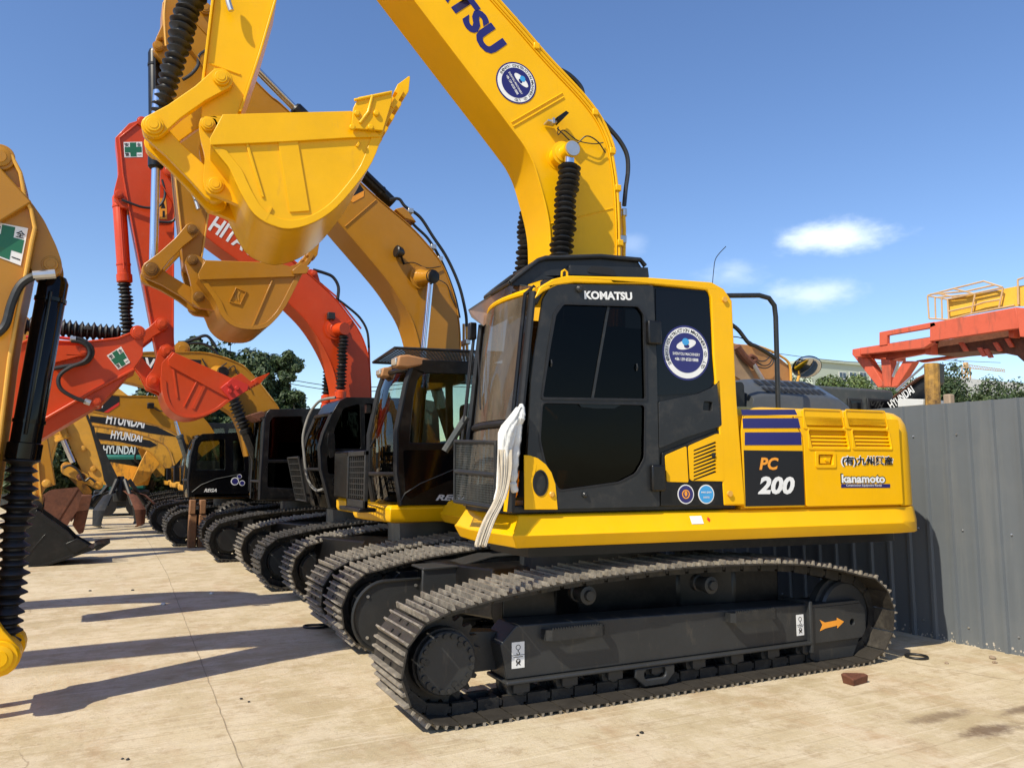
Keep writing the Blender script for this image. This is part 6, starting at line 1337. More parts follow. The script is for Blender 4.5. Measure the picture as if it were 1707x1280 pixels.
# L2: orange machine, arm reaching in from the left
l2_, L2 = arm_thing('orange_excavator', 9.3, 'orange excavator reaching in from the left edge, thick arm with tilted green cross sign', 'excavator')
left_body(l2_, L2, 'orange', x0=-4.5)
W2 = lambda x, y, v=-.25: l2_.px(x, y, v); Z7 = Z(0, 500, 2.782); w2 = lambda x, y, v=-.25: l2_.px(*Z7((x, y)), v)
o2 = [w2(*p) for p in ((-300, 330), (0, 240), (130, 178), (380, 190), (545, 172), (600, 150), (625, 132), (655, 135), (665, 160), (663, 255), (620, 315), (560, 385), (480, 470), (400, 520), (180, 650), (0, 730), (-300, 860))]
am = slab(l2_, o2, -.22, .22, 'arm', 'orange', L2)
MB(l2_).ribbon([w2(*p) for p in ((620, 315), (440, 410), (180, 560), (-10, 690), (-300, 830))], -.26, .26, .03).ribbon([w2(*p) for p in ((-300, 330), (0, 240), (130, 178), (380, 190), (545, 172), (600, 150))], -.24, .24, -.025).build('arm_flange', 'orange', am, bevel=.008)
MB(l2_).plate(rnd([w2(*p) for p in ((225, 255), (240, 215), (375, 215), (405, 235), (400, 260), (370, 262), (230, 300))], .03, 3), (), -.30, -.2205).build('side_bracket', 'orange', am, bevel=.01)
boss2(am, l2_, w2(640, 150), -.25, .25, .075, 'orange'); boss2(am, l2_, w2(388, 238, -.3), -.33, -.2, .05, 'orange'); boss2(am, l2_, w2(450, 470), -.26, .26, .05, 'orange')
safety_sign(l2_, [w2(*p) for p in ((548, 322), (604, 288), (562, 214), (495, 256))], -.2225, am)
for pts, r, v in (([(330, 178), (380, 185), (420, 215), (428, 250), (405, 285), (360, 300), (290, 310), (220, 325)], .022, -.34), ([(330, 190), (370, 195), (405, 215), (415, 250), (390, 285), (330, 310), (285, 340), (270, 375), (285, 415), (340, 450), (400, 472)], .02, -.36)):
    hose(am, l2_, [(w2(*p, v)[0], v, w2(*p, v)[1]) for p in pts], r)
MB(l2_).tube([(w2(*p, -.3)[0], -.3, w2(*p, -.3)[1]) for p in ((120, 172), (250, 172), (340, 182))], .016, 8).build('hydraulic_pipe', 'red', am)
mb = MB(l2_)
for (a, b) in (((325, 180), (352, 182)), ((392, 468), (420, 478))): A = w2(*a, -.35); B = w2(*b, -.35); mb.cyl((A[0], -.35, A[1]), (B[0], -.35, B[1]), .03, 10)
mb.build('hose_coupling', 'steel', am)
a = w2(560, 158, .0); b = w2(100, 120, .0); ab = barrel(L2, l2_, (w2(-400, 40, .0)[0], 0, w2(-400, 40, 0)[1]), (b[0], 0, b[1]), .09, 'orange', 'arm_cylinder'); bellows(ab, l2_, (b[0], 0, b[1]), (a[0], 0, a[1]), .10, .055)
MB(l2_).box(w2(385, 120)[0], w2(430, 120)[0], -.1, .0, w2(385, 128)[1], w2(385, 108)[1]).build('boot_clip', 'dark', ab, bevel=.01)
bl_ = crv([(3.2, 3.2), (2.0, 4.2), (.6, 4.9), (-1.2, 4.8), (-2.8, 3.6), (-4.0, 1.8)], 5)
def boomloft(fr, P, hh, hv, m, root, name='boom'):
    return MB(fr).loft([[(p[0]+n_[0]*hh, -hv, p[1]+n_[1]*hh), (p[0]+n_[0]*hh, hv, p[1]+n_[1]*hh), (p[0]-n_[0]*hh, hv, p[1]-n_[1]*hh), (p[0]-n_[0]*hh, -hv, p[1]-n_[1]*hh)] for p, n_ in [(P[i], (lambda d: (-d.y, d.x))((Vector(P[min(i+1, len(P)-1)])-Vector(P[max(i-1, 0)])).normalized())) for i in range(len(P))]]).build(name, m, root, bevel=.01)
boomloft(l2_, bl_, .3, .24, 'orange', L2)
# L3: black bucket set down, ochre arm above it
l3_, L3 = arm_thing('ochre_excavator', 15.9, 'ochre excavator of the left row resting its black bucket on the concrete', 'excavator', -5)
left_body(l3_, L3, 'ochre', x0=-3.5)
zb3 = Z(0, 720, 5.335); w3 = lambda x, y, v=-.5: l3_.px(*zb3((x, y)), v)
sdb = [w3(*p) for p in ((330, 690), (600, 880), (665, 950), (835, 1045), (600, 1130), (440, 1180), (340, 1200), (270, 1190), (205, 1160), (175, 1100), (165, 1000), (170, 850), (215, 720), (290, 660))]
bk3 = bucket(L3, l3_, [sdb[3]]+sdb[4:]+sdb[:3], 0, 9, .5, 'black', [(w3(405, 910), w3(245, 1090), .01)], [w3(*p) for p in ((330, 692), (600, 882), (665, 950), (640, 975), (300, 720))], tl=.25)
ct = [w3(*p) for p in ((580, 990), (690, 940), (800, 1000), (670, 1080), (620, 1050))]
MB(l3_).plate(ct, (), -.56, -.53).build('side_cutter', 'black', bk3, bevel=.01)
er = rnd([w3(*p, -.2) for p in ((215, 720), (230, 650), (290, 612), (350, 640), (355, 700), (400, 800), (220, 900))], .05, 3)
for v0, v1 in ((-.24, -.16), (.16, .24)): MB(l3_).plate(er, (), v0, v1).build('bucket_ear', 'black', bk3, bevel=.01)
ao = [w3(*p, -.18) for p in ((310, -300), (400, -330), (430, 100), (480, 460), (360, 560), (355, 640), (300, 690), (210, 690), (235, 600), (215, 560), (260, 520), (240, 430), (290, 330), (300, 100))]
ao = [w3(*p, -.18) for p in ((250, -300), (390, -320), (420, 60), (490, 470), (400, 500), (362, 560), (350, 650), (300, 690), (215, 690), (240, 600), (250, 300), (260, 0))]
am = slab(l3_, ao, -.17, .17, 'arm', 'ochre', L3); MB(l3_).ribbon([w3(*p, -.18) for p in ((325, 250), (335, 400), (350, 560), (352, 650))], -.21, .21, .03).build('arm_flange', 'gold', am)
boss2(am, l3_, w3(285, 553, -.2), -.24, .24, .07, 'gold'); boss2(am, l3_, w3(412, 455, -.2), -.22, .22, .07, 'gold'); boss2(am, l3_, w3(320, 660, -.2), -.27, .27, .10, 'black')
boomloft(l3_, crv([(w3(320, -250)[0], 3.6), (3.0, 4.4), (1.4, 4.8), (-1., 4.4), (-3., 1.8)], 5), .3, .24, 'ochre', L3)
# L4: rusty bucket hanging from a worn yellow arm
l4_, L4 = arm_thing('worn_yellow_excavator', 20.6, 'worn yellow excavator of the left row holding a rusty brown bucket beside the black one', 'excavator', -5)
left_body(l4_, L4, 'oldyellow', x0=-3.8)
w4 = lambda x, y, v=-.5: l4_.px(*zb3((x, y)), v)
sdc = [w4(*p) for p in ((440, 520), (690, 495), (725, 560), (700, 680), (620, 800), (590, 825), (515, 775), (430, 730), (375, 690), (370, 600), (380, 560))]
bk4 = bucket(L4, l4_, [sdc[4]]+sdc[5:]+sdc[:4], 0, 6, .5, 'rust', [(w4(690, 500), w4(515, 780), .02)], None, teeth=4)
zq7 = Z(0, 560, 4.267); y4 = lambda x, y, v=-.2: l4_.px(*zq7((x, y)), v)
ao = [y4(*p) for p in ((380, 480), (480, 640), (490, 560), (600, 550), (640, 620), (720, 920), (745, 1030), (690, 1120), (640, 1090), (560, 930), (430, 700))]
ao = [y4(*p) for p in ((410, 480), (590, 500), (605, 560), (640, 640), (720, 920), (742, 1030), (715, 1075), (660, 1080), (600, 1000), (520, 830), (450, 660))]
am = slab(l4_, ao, -.2, .2, 'arm', 'gold', L4); MB(l4_).ribbon([y4(*p) for p in ((600, 540), (640, 640), (720, 920), (742, 1030))], -.26, .26, .05).build('arm_flange', 'dark', am)
a = y4(395, 640, -.3); b = y4(450, 740, -.3); c_ = y4(520, 900, -.3); cy = barrel(L4, l4_, (y4(340, 480, -.3)[0], -.3, y4(340, 480, -.3)[1]), (b[0], -.3, b[1]), .14, 'oldyellow', 'bucket_cylinder'); rod(cy, l4_, (b[0], -.3, b[1]), (c_[0], -.3, c_[1]), .06)
qk = link(L4, l4_, y4(480, 950), y4(700, 1060), .13, .10, -.28, -.1, 'oldyellow', wid=.9); boss2(qk, l4_, y4(700, 1060, -.3), -.30, .3, .08, 'oldyellow'); boss2(qk, l4_, y4(575, 1000, -.3), -.31, .3, .09, 'rust'); link(L4, l4_, y4(470, 930), y4(620, 1110), .11, .09, -.12, .2, 'oldyellow', wid=.9); hose(qk, l4_, [(y4(*p, -.35)[0], -.35, y4(*p, -.35)[1]) for p in ((450, 940), (500, 920), (560, 960), (600, 1030), (640, 1010), (680, 1040))], .025)
boss2(am, l4_, y4(590, 800), -.24, .2, .07, 'gold'); boss2(am, l4_, y4(665, 945), -.24, .2, .07, 'oldyellow')
MB(l4_).plate([w4(*p) for p in ((640, 830), (720, 560), (820, 560), (740, 900), (700, 915))], (), -.3, .3).build('bucket_back', 'rust', bk4, bevel=.02)
boomloft(l4_, crv([(y4(500, 520)[0], 3.9), (3.0, 4.6), (1.4, 4.9), (-1., 4.4), (-3., 1.8)], 5), .32, .24, 'oldyellow', L4)
# L5: dark grapple on a dark stick
l5_, L5 = arm_thing('grapple_excavator', 24.5, 'dark excavator of the left row with slim black stick and clawed grapple on the ground', 'excavator', -5)
left_body(l5_, L5, 'oldyellow', x0=-3.8)
zg = Z(150, 560, 4.265); w5 = lambda x, y, v=-.2: l5_.px(*zg((x, y)), v)
st5 = slab(l5_, [w5(*p) for p in ((-60, 350), (0, 640), (40, 800), (90, 1010), (130, 1075), (200, 1060), (210, 1030), (120, 850), (40, 690), (10, 560), (0, 350))], -.18, .18, 'arm', 'dark', L5)
hub = w5(215, 1085, 0); gh = MB(l5_).lathe((hub[0], 0, hub[1]+.35), (hub[0], 0, hub[1]-.35), [(0, .08), (.3, .14), (.6, .2), (1, .16)], 16).build('grapple_head', 'dark', L5, bevel=.01)
for k in range(6):
    a = 2*math.pi*k/6; c_, s2 = math.cos(a), math.sin(a); prof = [(.22, hub[1]-.05), (.62, hub[1]-.18), (1.0, hub[1]-.55), (1.06, hub[1]-.95), (.80, .06)]; wd = [.06, .12, .30 if k in (0, 3) else .17, .22 if k in (0, 3) else .12, .02]; rg = []
    for (r_, z_), w_ in zip(prof, wd): rg.append([(hub[0]+c_*(r_-t_)-s2*s3*w_, s2*(r_-t_)+c_*s3*w_, z_) for s3, t_ in ((-1, 0), (-.3, -.05), (.3, -.05), (1, 0), (.3, .03), (-.3, .03))])
    tn = MB(l5_).loft(rg).build('grapple_tine', 'dark' if k not in (0, 5) else 'rust', L5, bevel=.004)
    MB(l5_).tube([(hub[0]+c_*.2, s2*.2, hub[1]+.25), (hub[0]+c_*.68, s2*.68, hub[1]-.45)], .06, 8).build('tine_cylinder', 'dark', tn)
boomloft(l5_, crv([(w5(-30, 350)[0], 3.9), (3.2, 4.7), (1.4, 5.), (-1., 4.4), (-3., 1.8)], 5), .32, .24, 'oldyellow', L5)
# L6: leaning worn stick behind the grapple
l6_, L6 = arm_thing('worn_yellow_excavator', 28.5, 'worn yellow excavator of the left row with a sloping stick crossing behind the grapple', 'excavator', -5)
left_body(l6_, L6, 'oldyellow', x0=-4.2)
w6 = lambda x, y, v=-.2: l6_.px(*zg((x, y)), v)
slab(l6_, [w6(*p) for p in ((430, 770), (570, 775), (560, 820), (400, 1030), (330, 1060), (300, 1040), (360, 900))], -.25, .25, 'arm', 'oldyellow', L6)
slab(l6_, [w6(*p) for p in ((0, 860), (120, 890), (350, 930), (440, 990), (420, 1060), (200, 1080), (60, 1050), (0, 1000))], .3, .6, 'linkage', 'oldyellow', L6)
boomloft(l6_, crv([(w6(500, 775)[0], w6(500, 775)[1]), (5.2, 4.0), (3.2, 4.5), (.5, 4.2), (-3.5, 1.8)], 5), .3, .24, 'oldyellow', L6)

TM = thing('teal_machine', (at(205, 790, y=31).x, 31, 0), 'teal green machine housing half hidden under the lowest lettered boom', 'machine')
_z = at(205, 758, y=31).z; MB().box(-.75, .75, 0, 1.6, .9, _z).build('housing', 'teal', TM, bevel=.08); MB().box(-.6, .6, -.02, -.004, _z-.5, _z-.16).build('window_pane', 'gloss', TM); MB().box(-.9, .9, -.1, 1.7, .35, .9).build('chassis', 'black', TM, bevel=.05); MB().cyl((-.5, -.12, .36), (-.5, .2, .36), .36, 20).build('wheel', 'rubber', TM); MB().cyl((.5, -.12, .36), (.5, .2, .36), .36, 20).build('wheel', 'rubber', TM)
def spare_stick(y, pts, m, label, edge=None, hs=()):
    e = Fr(0, y, 0); o = thing('parked_stick', (0, y, 0), label, 'excavator arm'); P = q(e, pts, 0)
    b_ = MB(e).plate(P, (), -.18, .18).build('arm', m, o, bevel=.02)
    if edge: MB(e).ribbon(q(e, edge, 0), -.21, .21, .04).build('arm_flange', 'gold', b_)
    for h_ in hs: hose(b_, e, [(*(lambda p: (p[0], -.24, p[1]))(e.px(*p, -.24)),) for p in h_], .03)
    return e, o, b_
spare_stick(22.0, [(84, 690), (104, 700), (92, 740), (78, 790), (66, 810), (60, 800), (66, 750)], 'gold', 'short pale yellow stick standing between the black cylinder and the rusty bucket', [(104, 700), (92, 740), (78, 790)], [[(70, 740), (66, 760), (74, 785), (84, 790)]])
spare_stick(29.5, [(228, 745), (268, 738), (281, 743), (262, 775), (236, 806), (222, 806), (240, 772)], 'oldyellow', 'worn yellow stick slanting down towards the grapple below the lettered booms', [(281, 743), (262, 775), (236, 806)], [[(230, 748), (225, 765), (240, 780), (232, 800)]])
spare_stick(33.5, [(160, 712), (215, 716), (262, 728), (290, 745), (288, 752), (258, 736), (212, 724), (160, 719)], 'ochre', 'thin ochre boom edge showing between two lettered booms')
# ================================================================== beyond the fence
# worn orange-red platform machine
def pl(x, y, X): p = at(x, y, x=X); return p
GX = Fr(16., 11.5, 90)        # u runs towards +y here; built on x = const planes
def gp(x, y, X): p = at(x, y, x=X); return (p.x-16., p.y-11.5, p.z)
GT = thing('platform_machine', (16., 11.5, 0), 'faded red steel platform with yellow cabin panels and railings, rising behind the grey fence', 'machine')
def beam(pts, X0, th, m, name, parent=GT, bev=.01):
    A = [gp(x, y, X0) for x, y in pts]; B = [(a[0]+th, a[1], a[2]) for a in A]; n = len(A)
    return MB().add(A+B, [tuple(range(n)), tuple(range(2*n-1, n-1, -1))]+[(i, (i+1) % n, n+(i+1) % n, n+i) for i in range(n)]).build(name, m, parent, bevel=bev)
zr_ = Z(1400, 440, 4.57); rr = lambda l: [zr_(p) for p in l]
GXD = 15.0
beam(rr([(685, 450), (1340, 330), (1370, 490), (1290, 500), (685, 590)]), GXD, .12, 'rustred', 'platform_side')
beam(rr([(1340, 330), (1500, 345), (1500, 560), (1370, 555)]), GXD-.1, 2.5, 'rustred', 'platform_end')
beam(rr([(145, 640), (680, 560), (700, 600), (640, 640), (150, 690)]), GXD+.02, .15, 'rustred', 'side_beam')
beam(rr([(150, 690), (640, 610), (680, 655), (700, 670), (380, 730), (200, 715)]), GXD+.4, .15, 'rustred', 'side_beam')
beam(rr([(95, 650), (150, 640), (155, 705), (110, 710), (93, 690)]), GXD, 1.6, 'rustred', 'beam_end')
beam(rr([(575, 735), (1130, 655), (1110, 680), (620, 750)]), GXD+1.6, .15, 'rustred', 'side_beam')
beam(rr([(300, 520), (720, 440), (735, 470), (680, 490), (360, 545), (360, 615), (300, 625)]), GXD, .10, 'rustred', 'handrail')
beam(rr([(150, 640), (685, 555), (690, 575), (160, 655)]), GXD+.2, 1.4, 'grey', 'platform_floor')
beam(rr([(690, 600), (1330, 490), (1500, 560), (1400, 745), (1350, 700), (1130, 655), (700, 690)]), GXD+.5, .9, 'rust', 'underframe')
for l in (((110, 710), (215, 715), (340, 925), (290, 940)), ((310, 720), (385, 730), (388, 935), (330, 935)), ((480, 740), (560, 740), (440, 930), (390, 940), (400, 880)), ((640, 610), (695, 600), (700, 690), (650, 690)), ((1280, 490), (1330, 485), (1325, 560), (1285, 560))):
    beam(rr(l), GXD+.25, .22, 'rustred', 'strut')
for i, (x, y) in enumerate(((900, 600), (1040, 640), (1160, 600), (1250, 570), (1090, 650))): beam(rr([(x, y), (x+35, y-6), (x+75, y+60), (x+40, y+66)]), GXD+.42, .06, 'rustred', 'cross_brace')
cb6 = beam(rr([(828, 270), (1350, 170), (1500, 150), (1500, 320), (1340, 322), (830, 415)]), GXD+.35, .04, 'oldyel2', 'cabin_panel', bev=0)
mb = MB()
def rail(pts, X=GXD+.25, r=.018, X2=None): mb.tube([gp(*zr_(p), X if len(p) == 2 else X) for p in pts], r, 6)
rail([(670, 240), (860, 190), (1095, 132), (1240, 178)], GXD+.25); 
for l in ([(668, 245), (680, 415)], [(820, 270), (830, 420)], [(670, 243), (820, 270), (1240, 180)], [(740, 225), (890, 255)], [(870, 190), (1030, 230)], [(725, 258), (730, 415)], [(775, 264), (780, 420)], [(1030, 230), (1000, 385)], [(1245, 180), (1210, 340)], [(830, 362), (1000, 325), (1100, 292), (1225, 270)], [(680, 415), (830, 425), (1000, 380), (1330, 315)], [(1355, 120), (1360, 310)], [(1355, 120), (1400, 105)], [(690, 232), (960, 210), (1180, 160)], [(750, 255), (1030, 228)]): rail(l)
mb.build('railing', 'crane', GT)
# hyundai stick and worn post in front of it
p = gp(1545, 640, 12.5)
hy = Fr(12.5, 9.0, 90)
HT = thing('dark_excavator_boom', (12.5, 9, 0), 'dark excavator boom with white HYUNDAI lettering leaning behind the fence', 'boom')
def quad3(pts, X, th, m, name, parent, o=(12.5, 9.)):
    A = []
    for x, y in pts: a = at(x, y, x=X); A.append((a.x-o[0], a.y-o[1], a.z))
    B = [(a[0]+th, a[1], a[2]) for a in A]; n = len(A)
    return MB().add(A+B, [tuple(range(n)), tuple(range(2*n-1, n-1, -1))]+[(i, (i+1) % n, n+(i+1) % n, n+i) for i in range(n)]).build(name, m, parent, bevel=.01)
b_ = quad3(rr([(380, 1035), (600, 862), (650, 835), (665, 760), (700, 752), (700, 900), (590, 985), (470, 1085), (380, 1160)]), 12.5, .35, 'dark', 'boom', HT)
bs_ = quad3(rr([(400, 1008), (590, 862), (640, 838), (645, 850), (600, 872), (400, 1025)]), 12.42, .08, 'rust', 'boom_edge', HT)
quad3(rr([(440, 1025), (635, 1030), (635, 1075), (440, 1090)]), 12.2, .8, 'wall', 'deck', HT)
mbx = MB()
for (a, b) in (((405, 860), (450, 745)), ((430, 965), (650, 765))):
    A = at(*zr_(a), x=12.2); B = at(*zr_(b), x=12.2); mbx.cyl((A.x-12.5, A.y-9, A.z), (B.x-12.5, B.y-9, B.z), .022, 8)
mbx.build('cylinder_rod', 'steel', HT)
class FX:      # frame for lettering on an x = const plane seen from -x: u runs towards -y
    def w(s, u, v, z): return (v, -u, z)
a = at(*zr_((398, 1110)), x=12.45); b = at(*zr_((575, 975)), x=12.45)
lettering('HYUNDAI', FX(), (-(a.y-9)-.0, a.z), (-(b.y-9), b.z), .16, -.06, 'white', b_, .02)
PT = at(*zr_((717, 1060)), x=12.2); t_ = at(*zr_((705, 745)), x=12.0)
tag(MB().tube([(0, 0, 0), (.01, 0, 1.2), (-.02, .02, 2.2), (.0, 0, t_.z)], [.125, .12, .12, .115], 10).build('rusty_post', 'postm', loc=(12.2, PT.y, 0)), 'thick rusty yellow and black steel post standing behind the fence', 'post')
p1_ = at(1582, 668, x=11.); tag(MB().box(-.06, .06, -.055, .055, 0, at(1582, 657, x=11.).z).build('concrete_stub', 'stone', bevel=.02, loc=(11., p1_.y, 0)), 'short pale reddish masonry stub just above the grey fence', 'stub')
p1_ = at(1570, 668, x=10.5)
# dark cab behind the fence
DC = thing('dark_cab', (9.6, 9.6, 0), 'dark grey machine cab with small windows, seen over the fence behind the yellow engine cover', 'cab')
a = at(1402, 645, y=9.2); b = at(1488, 650, y=9.2); c_ = at(1501, 692, y=9.2)
DC.location = (a.x, 9.2, 0)
MB().add([(v[0]-a.x, dy, v[2]) for dy in (0, 1.2) for v in ((a.x-.9, 0, 0), (c_.x+.05, 0, 0), (c_.x, 0, c_.z), (b.x, 0, b.z), (a.x-.9, 0, a.z))], [(0, 1, 2, 3, 4), (9, 8, 7, 6, 5), (0, 5, 6, 1), (1, 6, 7, 2), (2, 7, 8, 3), (3, 8, 9, 4), (4, 9, 5, 0)]).build('body', 'grey', DC, bevel=.05)
for (x0, x1_) in ((1412, 1437), (1444, 1489)):
    A = at(x0, 664, y=9.2); B = at(x1_, 700, y=9.2); w_ = MB().box(A.x-a.x, B.x-a.x, -.03, -.002, B.z, A.z).build('window_frame', 'rubber', DC, bevel=.01); A = at(x0+4, 668, y=9.2); B = at(x1_-4, 698, y=9.2); MB().box(A.x-a.x, B.x-a.x, -.035, -.031, B.z, A.z).build('window_pane', 'gloss', w_)
# old ochre arm with hoses behind the yellow machine
ob = thing('old_ochre_boom', (9.4, 13, 0), 'dusty old ochre boom with tangled hoses rising behind the yellow excavator hood', 'boom')
zo = Z(1200, 540, 7.1125)
def oq(pts, Y, th, m, name, parent, bev=.02):
    A = [at(*zo(p), y=Y) for p in pts]; A = [(a.x-9.4, a.y-13, a.z) for a in A]; B = [(a[0], a[1]+th, a[2]) for a in A]; n = len(A)
    return MB().add(A+B, [tuple(range(n)), tuple(range(2*n-1, n-1, -1))]+[(i, (i+1) % n, n+(i+1) % n, n+i) for i in range(n)]).build(name, m, parent, bevel=bev)
o_ = oq([(100, 200), (200, 235), (400, 250), (520, 300), (700, 390), (840, 510), (835, 800), (400, 800), (100, 620)], 13, .5, 'dustyochre', 'boom', ob)
oq([(100, 300), (200, 300), (350, 520), (480, 800), (400, 760), (190, 620), (100, 600)], 12.96, .03, 'dustyochre2', 'side_patch', ob, 0)
def ol3(pts, Y): return [tuple(at(*zo(p), y=Y)-Vector((9.4, 13, 0))) for p in pts]
MB().cyl(*ol3([(400, 480), (520, 680)], 12.8), .05, 10).build('cylinder_rod', 'steel', ob)
for pts, r in (([(200, 270), (280, 380), (350, 450), (410, 500)], .09), ([(400, 400), (480, 440), (550, 430), (600, 370)], .014), ([(420, 440), (500, 490), (580, 480), (630, 400)], .014), ([(430, 500), (540, 525), (620, 480), (640, 410)], .014), ([(150, 150), (230, 160), (340, 200), (400, 240)], .012), ([(330, 400), (380, 380), (430, 420), (380, 450), (340, 420)], .05)):
    MB().tube(crv(ol3(pts, 12.85), 5), r, 8).build('hose', 'rust' if r > .04 else 'hose', ob)
MB().tube(crv(ol3([(380, 245), (530, 290), (700, 370), (830, 490), (840, 800)], 12.95), 4), .03, 8).build('boom_edge', 'gold', ob)
MB().box(-1.5, 1.8, .0, .5, 0, 1.9).build('base', 'dark', ob, bevel=.1)
# round convex mirror on the yellow machine
cm = f.px(1345, 612, .6)
_n = Vector((-.35, -.60, -.72)).normalized(); _c = Vector((cm[0], .60, cm[1])); MB(f).lathe(tuple(_c-_n*.02), tuple(_c+_n*.05), [(0, .06), (.2, .148), (.35, .156), (.5, .15), (.75, .12), (.9, .07), (1, .015)], 32).build('rear_mirror', 'mirror', K, ang=60); MB(f).lathe(tuple(_c-_n*.04), tuple(_c-_n*.0), [(0, .03), (.4, .13), (.9, .163), (1, .163)], 32).build('mirror_back', 'black', K)
MB(f).tube([(cm[0]-.03, .68, cm[1]-.05), (cm[0]-.12, .68, cm[1]-.28), (cm[0]-.1, .68, 2.10)], .016, 8).build('mirror_stem', 'gold', K)

# ================================================================== background: buildings, trees, crane, wires
a = at(1380, 612, y=70); b = at(1500, 618, y=70)
BL = thing('office_block', (a.x, 70, 0), 'long pale green building with white framed windows beyond the trees', 'building')
L_b = at(1502, 618, y=70).x-a.x; hz = at(1440, 610, y=70).z
MB().box(-3, L_b, 0, 12, 0, hz).build('wall', 'pale', BL); MB().box(-3.3, L_b+.3, -.3, 12.3, hz+.002, hz+.35).build('roof_edge', 'pale', BL)
for i, x in enumerate((1404, 1421, 1438, 1455, 1472, 1487)):
    p = at(x, 620, y=70); fr_ = MB().box(p.x-a.x-.7, p.x-a.x+.7, -.06, -.0, p.z-2.0, p.z).build('window', 'wall', BL); mbw = MB()
    for dx in (-.6, .05): mbw.box(p.x-a.x+dx, p.x-a.x+dx+.55, -.08, -.061, p.z-.85, p.z-.1).box(p.x-a.x+dx, p.x-a.x+dx+.55, -.08, -.061, p.z-1.85, p.z-1.0)
    mbw.build('window_pane', 'pane', fr_)
p = at(1640, 655, y=110)
tag(MB().box(-14, 18, 0, 10, 0, p.z+3.2).build('white_building', 'wall', loc=(p.x, 110, 0)), 'low white building far behind the hedge on the right', 'building')
p = at(1612, 640, y=160); TCr = thing('tower_crane', (p.x, 160, 0), 'distant yellow tower crane with horizontal jib above the trees', 'crane')
tz = at(1610, 613, y=160).z; mb = MB(); s_ = .9
for z in range(0, int(tz), 2):
    for (x0, y0, x1_, y1_) in ((-s_, -s_, s_, -s_), (s_, -s_, s_, s_), (s_, s_, -s_, s_), (-s_, s_, -s_, -s_)): mb.tube([(x0, y0, z), (x1_, y1_, z+2)], .12, 4)
for x0, y0 in ((-s_, -s_), (s_, -s_), (s_, s_), (-s_, s_)): mb.tube([(x0, y0, 0), (x0, y0, tz)], .2, 4)
mb.build('mast', 'crane', TCr, smooth=False)
j1 = at(1675, 612, y=160).x-p.x; j0 = at(1587, 613, y=160).x-p.x; mb = MB()
mb.tube([(j0, 0, tz), (j1, 0, tz)], .18, 4).tube([(j0*.2, 0, tz+1.2), (j1, 0, tz+.6)], .12, 4); n = 16
for i in range(n): mb.tube([(j1*i/n, 0, tz), (j1*(i+.5)/n, 0, tz+1.1), (j1*(i+1)/n, 0, tz)], .07, 4)
mb.build('jib', 'crane', TCr, smooth=False); MB().box(j0, j0+2, -.7, .7, tz-1.5, tz+.2).build('counterweight', 'dark', TCr); MB().box(-.6, .6, -.6, .6, tz, tz+1.8).build('operator_cab', 'crane', TCr)
for k, (x0, y0, x1_, y1_, Y, nm) in enumerate(((470, 630, 700, 636, 60, 'upper'), (470, 637, 700, 643, 60, 'lower'), (1295, 589, 1560, 600, 55, 'right'))):
    A = at(x0, y0, y=Y); B = at(x1_, y1_, y=Y); D = (B-A); pts = [tuple(A+D*t-Vector((0, 0, .6*math.sin(math.pi*max(0, min(1, t)))))) for t in [i/12 for i in range(-6, 19)]]
    tag(MB().tube(pts, .03, 5).build('power_line', 'hose'), {'upper': 'thin overhead power cable behind the orange boom, upper of the two', 'lower': 'thin overhead power cable behind the orange boom, lower of the two', 'right': 'thin overhead power cable in front of the pale green building'}[nm], 'cable')
# foliage
def leafmat(name, c0, c1):
    m = bpy.data.materials.new(name); m.use_nodes = True; t = m.node_tree; b = t.nodes['Principled BSDF']; b.inputs['Roughness'].default_value = .55; b.inputs['Specular IOR Level'].default_value = .35
    g = t.nodes.new('ShaderNodeNewGeometry'); r = N(t, 'ShaderNodeMix', data_type='RGBA'); r.inputs['A'].default_value = (*c0, 1); r.inputs['B'].default_value = (*c1, 1); t.links.new(g.outputs['Random Per Island'], r.inputs['Factor']); t.links.new(r.outputs['Result'], b.inputs['Base Color'])
    b.inputs['Transmission Weight'].default_value = 0; b.inputs['Subsurface Weight'].default_value = 0
    return m
M['leaf'] = leafmat('dark green leaves', (.016, .036, .012), (.070, .100, .035)); M['leaf2'] = leafmat('mid green leaves', (.04, .075, .018), (.13, .17, .05)); M['bark'] = mat('bark', (.10, .07, .045), .9, bump=.5)
